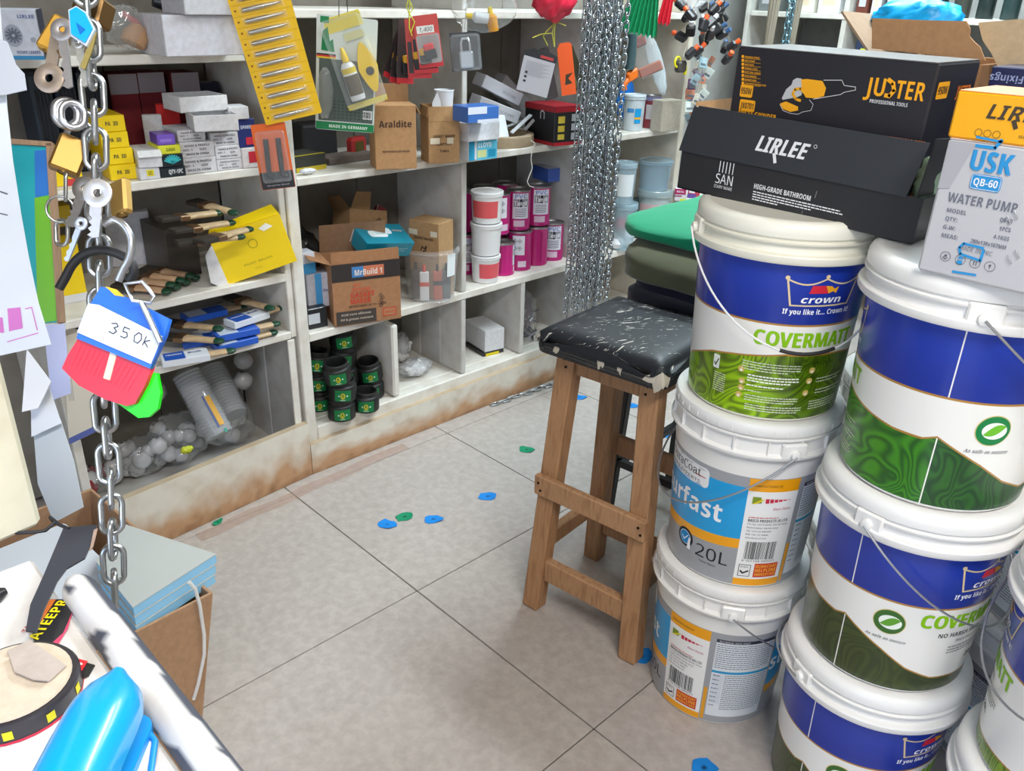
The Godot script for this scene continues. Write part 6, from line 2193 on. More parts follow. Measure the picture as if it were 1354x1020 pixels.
	part(b,"print",m_ink(),t)
	# tilted adhesive carton behind
	var za:=frame(fz(460,318,-0.29),fz(536,322,-0.29)-fz(460,318,-0.29),Vector3(-0.35,1,-0.25))
	t=thing("adhesive_carton","open brown adhesive carton tipped back behind the teal carton","box",za)
	b=mb(C(184,146,104)); b.box(Vector3(0.15,0.105,0.004),at(Vector3(0.085,0,0)),0.001)
	b.box(Vector3(0.004,0.105,0.10),at(Vector3(0.012,0,-0.05)),0.001); b.box(Vector3(0.004,0.105,0.10),at(Vector3(0.158,0,-0.05)),0.001); b.box(Vector3(0.15,0.004,0.10),at(Vector3(0.085,0,-0.05)),0.001)
	part(b,"body",m_card(),t)
	b=mb(C(176,136,96)); b.prism(PackedVector2Array([Vector2(0,0),Vector2(0.075,0.0),Vector2(0.062,0.062),Vector2(0.006,0.058)]),0.003,Transform3D(Basis(Vector3(1,0,0),0.45),Vector3(0.014,0.104,0))); part(b,"flap",m_card(),t)
	b=mb(C(168,130,90)); b.prism(PackedVector2Array([Vector2(0,0),Vector2(0.09,0.0),Vector2(0.08,0.05),Vector2(0.012,0.05)]),0.003,Transform3D(Basis(Vector3(0,0,-1),Vector3(-0.6,0.8,0),Vector3(0.8,0.6,0)),Vector3(0.012,0.104,-0.005))); part(b,"flap",m_card(),t)
	b=mb(ink); b.text("Araldite",0.016,Transform3D(Basis(Vector3(0,0,1),0.9),Vector3(0.098,0.028,0.0028)),{"bold": true,"width": 0.06}); b.text("Epoxy",0.010,Transform3D(Basis(Vector3(0,0,1),0.9),Vector3(0.116,0.022,0.0028)),{"width": 0.04}); part(b,"print",m_ink(),t)
	for k in 2:
		t=thing("small_carton",["red and white adhesive box standing in the tipped carton, front","red and white adhesive box standing in the tipped carton, rear"][k],"box",za*eul(Vector3(0.118+0.018*k,0.02,-0.035-0.03*k),0,0,-24),"adhesive boxes in the tipped carton")
		b=mb(C(150,34,46)); b.box(Vector3(0.03,0.11,0.022),Transform3D(),0.001); part(b,"body",m_gloss(),t)
		b=mb(C(226,226,226)); b.box(Vector3(0.0305,0.11,0.006),at(Vector3(0,0.0005,0.004)),0.0); part(b,"stripe",m_gloss(),t)
	t=thing("black_bag","shiny black plastic bag at the back left of the middle shelf","bag",at(Vector3(0.265,S3,-0.33)))
	part(crumple(Vector3(0.20,0.27,0.17),71,0.22,C(34,34,38)),"film",M("black_film",Color(1,1,1),0.22),t)
	# clear pail with tubes and a carton standing in it
	var rs:=round_spot(542,615,405,318,S3)
	var pc: Vector3=rs.c+Vector3(-0.012,0,-0.018)
	var pr: float=rs.r
	var pail:=tub("clear plastic pail of sealant tubes with a brown carton standing in it","tub","",pc,pr,0.185,M("clear_pail",Color(0.9,0.92,0.93),0.12,"",1.0,{"alpha": 0.22}),C(255,255,255),Color(0,0,0,0),false,0.84,"clear_pail")
	b=mb(C(232,238,240)); b.lathe([Vector2(pr*0.95+0.001,0.09),Vector2(pr*0.985+0.001,0.165)],8,Transform3D(),0.62,1.05); part(b,"label",m_matt(),pail,"white handwritten label")
	var ins:=[[-0.022,0.006,C(226,226,226),C(214,70,40),"white sealant tube with red mark in the clear pail"],[0.022,-0.004,C(200,100,70),C(60,60,60),"orange sealant tube in the clear pail"],[-0.05,-0.02,C(70,64,60),C(40,40,40),"dark sealant tube at the left in the clear pail"],[0.05,-0.015,C(86,84,82),C(40,40,40),"dark sealant tube at the right in the clear pail"]]
	for q in ins:
		t=thing("sealant_tube",q[4],"tube",at(pc,aim(pc))*at(Vector3(q[0],0.0045,pr*0.55+q[1])),"sealant tubes")
		b=mb(q[2]); b.box(Vector3(0.030,0.10,0.012),Transform3D(),0.004); part(b,"body",m_gloss(),t)
		b=mb(q[3]); b.box(Vector3(0.031,0.016,0.0125),at(Vector3(0,0.05,0)),0.001); b.lathe([Vector2(0.006,0.10),Vector2(0.005,0.122),Vector2(0,0.123)],10); part(b,"cap",m_plastic(),t)
	var cy:=aim(pc)-0.62
	var cw:=0.105
	var cs:=Vector3(0.118,0.255,0.085)
	t=carton("gasket_carton","brown carton with white tape standing in the clear pail","box","",at(pc+Vector3(0.012,0.0045,-0.01),cy),cs,C(190,152,108),{"texts": [["front","GASKET MAKER",0.059,0.196,0.008,ink,{"bold": true,"align": "c","width": 0.075}],["front","CONTENTS 12 Tubes",0.059,0.136,0.006,ink,{"align": "c","width": 0.082}],["left","GASKET MAKER",0.0425,0.17,0.007,ink,{"align": "c","width": 0.05}]],"panels": [["front",0.0,0.208,0.034,0.226,C(228,220,198)],["front",0.086,0.21,0.112,0.228,C(228,220,198)],["left",0.055,0.206,0.085,0.224,C(228,220,198)]]})
	b=mb(ink); b.stroke([Vector2(0.048,0.160),Vector2(0.052,0.172),Vector2(0.062,0.166),Vector2(0.070,0.176),Vector2(0.066,0.160),Vector2(0.056,0.156)],0.004,face_xf(cs,"front")*at(Vector3(0,0,0.0006))); part(b,"emblem",m_ink(),t)
	# ---------------- bottom left: black fittings with green labels
	var fit:=[["lowest black fitting at the front left of the sill",0.241,0,-0.092,0],["black fitting stacked second from the sill at the front left",0.246,1,-0.090,3],["black fitting topmost of the front left stack on the sill",0.232,2,-0.088,-6],["black fitting topmost of the stack behind the front left one",0.225,2,-0.200,9],["black fitting at the very top of the tall middle stack",0.322,3,-0.183,-7],
		["black fitting second from the top of the tall middle stack",0.316,2,-0.186,4],["black fitting third from the top of the tall middle stack",0.320,1,-0.184,-3],["single black fitting standing at the front right of the sill",0.332,0,-0.092,2],["upper black fitting of the short stack beside the divider",0.400,1,-0.160,-8],["lower black fitting of the short stack beside the divider",0.402,0,-0.160,0],["lowest black fitting of the tall middle stack",0.318,0,-0.185,0],["lowest black fitting of the stack behind the front left one",0.225,0,-0.200,0],["middle black fitting of the stack behind the front left one",0.226,1,-0.201,2]]
	for k in fit.size():
		var q: Array=fit[k]
		var c:=Vector3(q[1],S4+0.0006+0.0665*q[2],q[3])
		t=reducer(q[0],c,Vector3(sin(deg_to_rad(q[4])),cos(deg_to_rad(q[4])),0.03*(k % 3)).normalized(),true)
		if true:
			var inv:=t.transform.basis.inverse()*(EYE-c)
			var a:=atan2(inv.x,inv.z)
			b=mb(C(12,120,62)); b.lathe([Vector2(0.0445,0.006),Vector2(0.0445,0.043)],10,Transform3D(),a-0.55,a+0.62)
			var lw:=func(p: Vector2) -> Array:
				var an:=a+0.03+p.x/0.045
				return [Vector3(sin(an)*0.0450,p.y,cos(an)*0.0450),Vector3(sin(an),0,cos(an))]
			b.paint(C(196,190,40)); b.flat(disc(Vector2(0.0,0.024),0.0075,12,0.0105),Transform3D(),lw)
			b.paint(C(12,96,50)); b.stroke([Vector2(-0.003,0.020),Vector2(0,0.031),Vector2(0.003,0.020)],0.002,Transform3D(),func(p: Vector2) -> Array:
				var an:=a+0.03+p.x/0.045
				return [Vector3(sin(an)*0.0454,p.y,cos(an)*0.0454),Vector3(sin(an),0,cos(an))])
			b.paint(C(206,232,212)); b.bar(-0.014,0.022,-0.010,0.027,Transform3D(),lw); b.bar(0.011,0.022,0.016,0.027,Transform3D(),lw); b.bar(-0.008,0.0095,0.008,0.0115,Transform3D(),lw)
			part(b,"green_label",m_ink(),t,"green label with yellow roundel")
	# clear bags of bulbs in the next cubby
	for q in [[[555,500,S4],Vector3(0.17,0.07,0.12),"clear bag of glass bulbs on the floor of the second cubby",81],[[540,470,S4+0.0],Vector3(0.07,0.13,0.08),"clear bag standing against the divider in the second cubby",82]]:
		var c:=fy(q[0][0],q[0][1],S4)
		c=Vector3(clampf(c.x,0.53,0.65),S4,clampf(c.z,-0.32,-0.19))
		t=thing("plastic_bag",q[2],"bag",at(c),"clear plastic bags")
		part(crumple(q[1],q[3],0.34,C(255,255,255)),"film",M("bag_film",Color(0.9,0.91,0.93),0.16,"",1.0,{"alpha": 0.3}),t)
		var r:=RandomNumberGenerator.new()
		r.seed=q[3]
		for k in 7:
			b=mb(C(226,226,226))
			b.lathe([Vector2(0,0),Vector2(0.012,0.004),Vector2(0.017,0.014),Vector2(0.013,0.026),Vector2(0.008,0.032),Vector2(0.008,0.045),Vector2(0,0.046)],14,eul(Vector3(r.randf_range(-0.3,0.3)*q[1].x,r.randf_range(0.08,0.4)*q[1].y,r.randf_range(-0.25,0.25)*q[1].z),r.randf_range(-70,70),0,r.randf_range(-70,70)))
			part(b,"bulb",m_plastic(),t)

func pvc_tin(label: String,p: Vector3,r: float,h: float,turn: float,group:="magenta solvent cement tins") -> Node3D:
	var mg:=C(190,30,120)
	var t:=tin(label,"tin",group,p,r,h,mg,[[-40,40,0.30,0.94,C(226,226,236)],[-36,36,0.60,0.80,C(50,46,60)],[-34,20,0.10,0.26,C(230,200,220)],[80,140,0.42,0.92,C(232,232,240)],[110,150,0.10,0.26,C(230,210,226)],[-110,-100,0.1,0.9,C(160,20,96)]],turn)
	var b:=mb(C(70,66,84))
	var W:=func(q: Vector2) -> Array:
		var a:=q.x/r
		return [Vector3(sin(a)*(r*0.985+0.001),q.y,cos(a)*(r*0.985+0.001)),Vector3(sin(a),0,cos(a))]
	b.paint(C(120,140,200)); b.text("PVC",h*0.10,at(Vector3(-r*0.5,h*0.82,0)),{"bold": true,"width": r,"wrap": W})
	b.paint(C(236,236,240)); b.text("Tangit",h*0.11,at(Vector3(-r*0.55,h*0.64,0)),{"bold": true,"width": r*1.1,"wrap": W})
	b.paint(C(90,86,100))
	for k in 5: b.bar(-r*0.5,h*(0.54-k*0.045),r*0.45,h*(0.555-k*0.045),Transform3D(),W)
	part(b,"lettering",m_ink(),t)
	b=mb(C(90,86,100))
	for k in 2:
		for j in 2:
			var c:=Vector2(r*(1.62+0.4*k),h*(0.78-0.18*j))
			b.stroke([c+Vector2(0,0.008),c+Vector2(0.008,0),c+Vector2(0,-0.008),c+Vector2(-0.008,0)],0.0014,Transform3D(),W,true)
			b.flat(disc(c,0.0028,8),Transform3D(),W)
	part(b,"hazard_marks",m_ink(),t)
	return t

func right_bay():
	var S2:=0.9176
	var S3:=0.4586
	var S4:=0.1506
	var t: Node3D
	var b: MB
	var wht:=C(222,222,228)
	# ---------------- middle shelf: white tubs and magenta tins
	var wy:=S3
	var white_tub:=[[622,661,377,338,"lowest white tub with red label of the stack of three"],[621,665,343,290,"middle white tub of the stack of three"],[619,664,297,246,"topmost white tub with red label of the stack of three"]]
	var r0:=round_spot(621,662,377,338,S3)
	var tc: Vector3=r0.c
	for k in 3:
		var h: float=[0.098,0.112,0.108][k]
		t=tub(white_tub[k][4],"tub","white tubs on the middle shelf",tc+Vector3(0.004*k,0,-0.003*k),[0.052,0.055,0.056][k],h,m_plastic(),C(234,234,234),[C(226,92,100),Color(0,0,0,0),C(226,92,96)][k],true,0.88)
		t.position.y=wy
		if k==0: t.rotate_y(0.5)
		if k==2: t.rotate_y(-0.15)
		wy+=h+0.0006
	t=tin("blue and white tin behind the lowest white tub","tin","",Vector3(tc.x-0.03,S3,tc.z-0.125),0.034,0.13,C(120,110,170),[[-60,60,0.3,0.9,C(214,214,230)]])
	var H:=0.144
	var R:=0.0455
	var gx:=0.0935
	var n0:=fy(671,366,S3)
	var col:=["nearest the white tubs","second from the white tubs","third from the white tubs","fourth from the white tubs","fifth from the white tubs"]
	for row in 2:
		for k in 5:
			var p:=Vector3(0.915+gx*k,S3,-0.165-row*0.105-0.006*k*(1-row))
			if p.x>1.29: continue
			pvc_tin("magenta tin %s in the lower %s row" % [col[k],["front","back"][row]],p,R,H*(0.82 if row==0 and k==1 else 1.0),[1.7,1.7,-2.0,2.3,0.2][k] if row==0 else 0.5*k)
	for q in [[1.012,-0.205,-1.6,"front left magenta tin of the upper layer, under the hanging string"],[1.116,-0.205,0.25,"front middle magenta tin of the upper layer with its printed face turned out"],[1.222,-0.205,0.3,"front right magenta tin of the upper layer beside the chains"],[0.945,-0.305,2.0,"back left magenta tin of the upper layer"],[1.05,-0.315,1.5,"back middle magenta tin of the upper layer"],[1.155,-0.315,0.9,"back right magenta tin of the upper layer"]]:
		pvc_tin(q[3],Vector3(q[0],S3+H+0.0008,q[1]),R,H,q[2])
	boxed("blue_carton","blue and pale carton lying on the magenta tins","box","",[726,778,221,241],S3+2*H+0.0016,-8.0,0.10,C(64,96,176),{"mat": m_gloss(),"z": -0.2,"print": [["right",0,0,1,1,C(190,196,214)],["top",0,0,1,1,C(190,196,210)]],"words": [["front","Dr. FIXIT",0.6,0.4,0.25,C(140,170,226),0.5]]})
	# ---------------- upper shelf: heap of white cartons, caulking things
	var a:=boxed("sealant_carton","white carton with a teal printed front at the end of the upper shelf","box","",[620,657,185,211],S2,-4.0,0.10,C(226,230,234),{"print": [["front",0,0,0.2,1,C(30,150,190)],["front",0.28,0,1,0.95,C(90,190,220)],["front",0.3,0.12,0.62,0.5,C(206,214,150)],["front",0.68,0.1,0.95,0.5,C(30,150,190)]],"words": [["front","LLOYD",0.56,0.62,0.24,C(240,246,250),0.46]]})
	boxed("white_carton","plain white carton standing on the teal printed one","box","white cartons on the upper shelf",[620,661,163,186],top_of(a),-3.0,0.09,C(224,226,232),{"lid_line": true})
	boxed("blue_packet","blue and white packet lying over the plain white carton","pack","",[619,660,141,162],top_of(a)+0.068,-6.0,0.08,C(60,110,186),{"mat": m_gloss(),"print": [["front",0,0.55,0.6,1,C(214,220,234)],["front",0.3,0.0,1,0.2,C(214,220,234)]]})
	for q in [[622,152,20,0.05,"long white carton lying on top of the heap, uppermost"],[626,126,24,0.0,"long white carton wedged under the uppermost one"],[640,140,40,-0.1,"grey carton leaning back in the heap on the upper shelf"]]:
		var c:=fz(q[0]+32,q[1]-8,-0.26+q[3])
		t=thing("white_carton",q[4],"box",eul(c,4,-12,-q[2])*at(Vector3(0,-0.02,0)),"white cartons on the upper shelf")
		b=mb(C(206,206,214) if q[2]<30 else C(168,168,174)); b.box(Vector3(0.17,0.042 if q[2]<30 else 0.07,0.07),Transform3D(),0.002); part(b,"body",m_gloss(),t)
		b=mb(C(130,132,140)); b.text("SILICONE",0.009,at(Vector3(0.0,0.014,0.0358)),{"width": 0.06}); part(b,"print",m_ink(),t)
	t=thing("paper_bag","flat white paper packet leaning in front of the grey carton","paper",frame(fz(655,188,-0.13),Vector3(1,-0.05,-0.2),Vector3(0.05,1,-0.35)))
	b=mb(C(236,240,246)); b.box(Vector3(0.078,0.085,0.012),at(Vector3(0.04,0,0)),0.003); part(b,"sheet",m_matt(),t)
	t=thing("card_ring","large tan cardboard ring lying on the upper shelf","ring",at(Vector3(1.02,S2,-0.21)))
	b=mb(C(186,168,140)); b.lathe([Vector2(0.095,0),Vector2(0.118,0),Vector2(0.12,0.004),Vector2(0.12,0.034),Vector2(0.118,0.036),Vector2(0.097,0.036),Vector2(0.095,0.034),Vector2(0.095,0.0)],48); part(b,"body",m_card(),t)
	# white plastic parts in the ring
	var wp:=[[676,176,702,152,0.009],[694,172,716,147,0.008],[706,176,730,168,0.010],[690,186,712,176,0.009],[668,168,690,160,0.008]]
	for k in wp.size():
		var q: Array=wp[k]
		t=thing("plastic_strip",["white plastic strip rising to the left of the ring","white pointed plastic strip standing highest in the ring","white plastic strip lying right, towards the black carton","white plastic strip lying low at the front of the ring","pale plastic strip at the back of the ring"][k],"plastic part",Transform3D(),"white plastic parts in the card ring")
		b=mb(C(226,228,232)); var s0:=fz(q[0],q[1],-0.15-0.02*k); var s1:=fz(q[2],q[3],-0.15-0.02*k)
		t.position=s0
		beam(b,Vector3.ZERO,s1-s0,q[4]*1.6,q[4]*0.7,Vector3(0.3,0,1),0.002); part(b,"body",m_plastic(),t)
	t=thing("plastic_ring","small white plastic ring at the end of the white parts","ring",frame(fz(736,178,-0.11),Vector3(1,0,0.3),Vector3(0,0.2,1)))
	b=mb(C(232,232,236)); b.lathe([Vector2(0.008,-0.006),Vector2(0.0145,-0.006),Vector2(0.0145,0.006),Vector2(0.008,0.006),Vector2(0.008,-0.006)],24); part(b,"body",m_plastic(),t)
	a=boxed("lock_carton","black and red padlock carton standing beside the chains","box","",[732,768,141,192],S2,-8.0,0.17,C(32,30,34),{"mat": m_gloss(),"print": [["top",0,0,1,1,C(200,36,50)],["front",0,0.86,1,1,C(200,36,50)],["front",0,0,1,0.09,C(200,36,50)],["left",0,0.86,1,1,C(170,36,46)],["left",0,0,1,0.09,C(170,36,46)],["front",0.12,0.58,0.36,0.76,C(226,200,70)],["front",0.12,0.36,0.36,0.52,C(226,200,70)],["front",0.12,0.16,0.36,0.30,C(226,200,70)],["front",0.6,0.62,0.95,0.80,C(206,208,212)],["front",0.6,0.38,0.95,0.56,C(206,208,212)],["front",0.6,0.14,0.95,0.32,C(206,208,212)]]})
	b=mb(C(226,226,226)); b.stroke([Vector2(-0.032,0.085),Vector2(-0.032,0.105),Vector2(-0.022,0.112),Vector2(-0.012,0.105),Vector2(-0.012,0.085)],0.004,Transform3D(Basis(Vector3(0,0,1),Vector3(0,1,0),Vector3(-1,0,0)),Vector3(-(a.get_child(0) as MeshInstance3D).mesh.get_aabb().size.x/2-0.002,0,0.04))); part(b,"picture",m_ink(),a)
	# white string from the ring down over the shelf edge
	t=thing("string","white string hanging over the shelf edge in front of the magenta tins","string",at(fz(704,186,-0.082)))
	b=mb(C(230,226,216)); var sp:=[]
	for q in [[702,186],[708,190],[703,200],[702,212],[704,222],[700,232],[697,240],[700,246],[706,248]]: sp.append(fz(q[0],q[1],-0.083)-t.position)
	b.tube(sp,0.0018,6); part(b,"cord",m_matt(),t)
	# ---------------- beyond the chains: tins on the upper shelf, tubs below
	var q1:=round_spot(822,850,174,121,S2)
	t=tub("white and blue paint tin on the upper shelf beyond the chains","tin","",q1.c,q1.r,0.135,m_plastic(),C(190,200,206),Color(0,0,0,0),true,0.9,"paint_tin")
	b=mb(C(0,150,210)); var rr: float=q1.r
	b.lathe([Vector2(rr*0.92+0.001,0.03),Vector2(rr*0.96+0.001,0.085)],8,Transform3D(),0.1,0.75)
	b.paint(C(230,170,30)); b.lathe([Vector2(rr*0.925+0.0016,0.045),Vector2(rr*0.935+0.0016,0.053)],8,Transform3D(),0.1,0.75)
	b.paint(C(60,130,190)); b.lathe([Vector2(rr*0.94+0.001,0.07),Vector2(rr*0.95+0.001,0.085)],6,Transform3D(),-0.7,0.0); part(b,"print",m_ink(),t)
	q1=round_spot(848,871,170,130,S2)
	tin("red and white tin right of the white paint tin","tin","",q1.c,q1.r,0.125,C(150,60,66),[[-40,30,0.28,0.72,C(226,216,218)],[-90,90,0.84,0.98,C(140,140,180)]],0.0)
	boxed("beige_carton","plain beige carton at the far end of the upper shelf","box","",[873,898,133,174],S2,-10.0,0.06,C(196,188,174))
	t=thing("blue_bag","bright blue crumpled packet standing behind the paint tins","bag",at(Vector3(q1.c.x-0.05,S2,q1.c.z-0.10)))
	part(crumple(Vector3(0.11,0.20,0.07),91,0.25,C(10,110,200)),"film",m_plastic(),t)
	var tubs:=[[807,838,329,266,0.20,"clear tub of small parts under the labelled one beyond the chains"],[846,893,312,262,0.20,"clear tub with a pale pink band at the end of the middle shelf"]]
	q1=round_spot(806,838,333,268,S3)
	t=tub(tubs[0][5],"tub","clear tubs beyond the chains",q1.c,q1.r,0.19,m_cloudy(),C(214,236,244),Color(0,0,0,0),true,0.88)
	var up: Vector3=q1.c+Vector3(-0.02,0.1908,0)
	for k in 4:
		b=mb([C(226,230,236),C(196,60,70),C(226,230,236),C(200,196,180)][k]); b.lathe([Vector2(0,0),Vector2(0.022,0.004),Vector2(0.028,0.022),Vector2(0.02,0.042),Vector2(0,0.046)],16,at(Vector3([-0.02,-0.01,0.02,0.0][k],[0.005,0.085,0.03,0.05][k],[0.02,0.015,-0.01,-0.02][k]))); part(b,"contents",m_plastic(),t)
	tub("clear tub with a white label standing on another beyond the chains","tub","clear tubs beyond the chains",up,q1.r*0.92,0.16,m_cloudy(),C(214,232,240),C(226,234,238),true,0.86)
	q1=round_spot(848,893,318,262,S3)
	t=tub(tubs[1][5],"tub","clear tubs beyond the chains",q1.c+Vector3(-0.045,0,-0.01),q1.r,0.21,m_cloudy(),C(226,236,236),C(206,176,180),true,0.9)
	b=mb(C(216,212,200)); b.lathe([Vector2(0,0.005),Vector2(q1.r*0.84,0.005),Vector2(q1.r*0.86,0.15),Vector2(0,0.152)],24); part(b,"contents",m_matt(),t)
	t=tub("empty pale tub tilted on the pink banded one","tub","clear tubs beyond the chains",q1.c+Vector3(-0.06,0.2106,-0.01),q1.r*0.95,0.12,m_cloudy(),C(206,228,240),Color(0,0,0,0),true,0.85)
	boxed("dark_packet","small dark packet with a red stripe between the clear tubs","pack","",[836,850,263,300],S3,999.0,0.03,C(46,60,60),{"z": -0.17,"print": [["front",0.1,0.35,0.9,0.55,C(206,60,66)]]})
	boxed("detergent_packet","white and magenta packet with a yellow corner behind the black tray carton","pack","packets beside the end board",[893,909,250,290],0.62,999.0,0.04,C(232,230,234),{"z": -0.05,"print": [["front",0,0.55,0.9,1,C(176,30,100)],["front",0,0.36,0.6,0.46,C(150,60,110)],["front",0.5,0.0,1,0.2,C(206,226,40)]],"words": [["front","ESTA",0.45,0.7,0.14,C(240,236,240),0.6]]})
	boxed("detergent_packet","red and lilac packet next to the white and magenta one","pack","packets beside the end board",[910,926,250,290],0.62,999.0,0.04,C(190,70,90),{"z": -0.05,"print": [["front",0.1,0.55,0.6,0.95,C(226,220,226)],["front",0,0,0.7,0.45,C(96,70,150)]]})
	# ledge carrying those packets in the corner
	t=thing("ledge","small white ledge beyond the end board carrying the packets","shelf",at(Vector3(2.13,0.60,-0.07)))
	b=mb(C(214,210,202)); b.box(Vector3(0.36,0.02,0.34),at(Vector3(0,-0.0006,-0.12))); b.box(Vector3(0.03,0.5985,0.03),at(Vector3(0.14,-0.599,0.02))); b.box(Vector3(0.03,0.5985,0.03),at(Vector3(-0.14,-0.599,0.02))); part(b,"board",m_paint(),t)
	# ---------------- bottom cubbies
	a=boxed("black_carton","black carton with a yellow label under the white one in the third cubby","box","",[640,666,464,480],S4,-8.0,0.13,C(36,36,38),{"z": -0.15,"mat": m_gloss(),"print": [["front",0.1,0.0,0.75,0.7,C(226,206,20)]]})
	boxed("white_carton","white carton lying on the black one in the third cubby","box","",[642,667,436,474],top_of(a),-10.0,0.15,C(224,226,230),{"z": -0.15})
	t=thing("plastic_bag","clear bag of shiny steel hardware in the fourth cubby","bag",at(Vector3(1.14,S4,-0.20)),"clear plastic bags")
	part(crumple(Vector3(0.14,0.24,0.18),95,0.34,C(255,255,255)),"film",m_clear(),t)
	b=mb(C(150,150,160))
	var rg:=RandomNumberGenerator.new()
	rg.seed=4
	for k in 90:
		var c:=Vector3(rg.randf_range(-0.05,0.05),rg.randf_range(0.006,0.12),rg.randf_range(-0.06,0.06))
		b.tube([c,c+Vector3(rg.randf_range(-0.03,0.03),rg.randf_range(-0.01,0.04),rg.randf_range(-0.03,0.03))],0.0042,6)
	part(b,"hardware",m_steel(),t).set_meta("kind","stuff")
	part(crumple(Vector3(0.11,0.22,0.12),97,0.34,C(92,76,86)),"contents",m_plastic(),t)

# ------------------------------------------------------------------ goods hanging from the rail
const RAIL:=Vector3(0,1.852,0.12)
# a hanging card: local x along its foot, y up its side, z towards the customer, taken on the upright plane through its lower left corner
func hung(bl: Vector2,br: Vector2,tl: Vector2,z: float,turn:=0.0) -> Dictionary:
	var p:=fz(bl.x,bl.y,z)
	var f:=aim(p)+deg_to_rad(turn)
	var nrm:=Vector3(sin(f),0,cos(f))
	var hit:=func(q: Vector2) -> Vector3:
		var d:=ray(q.x,q.y)
		return EYE+d*((p-EYE).dot(nrm)/d.dot(nrm))
	var a: Vector3=hit.call(br)
	var b: Vector3=hit.call(tl)
	return {"xf": frame(p,a-p,b-p),"w": p.distance_to(a),"h": p.distance_to(b),"n": nrm}
func tie(t: Node3D,from: Vector3,r: float,col: Color,behind:=false):
	# cord from a point of the thing (local) up to the rail
	var b:=mb(col)
	var inv:=t.transform.affine_inverse()
	var w:=t.transform*from
	if behind: b.tube([from,inv*Vector3(w.x,1.338,ZS+0.003)],r,6)
	else: b.tube([from,inv*Vector3(w.x,lerpf(w.y,RAIL.y,0.5),lerpf(w.z,RAIL.z,0.6)),inv*Vector3(w.x,RAIL.y,RAIL.z)],r,6)
	part(b,"cord",m_matt(),t)

func link_ring(b: MB,c: Vector3,along: Vector3,side: Vector3,L: float,W: float,r: float,seg:=6,k:=12):
	var pts:=[]
	for i in k:
		var a:=TAU*i/k
		var x:=cos(a)*W/2
		var y:=sin(a)*W/2+(L-W)/2*signf(sin(a)+1e-9)
		pts.append(c+side*x+along*y)
	b.tube(pts,r,seg,true)

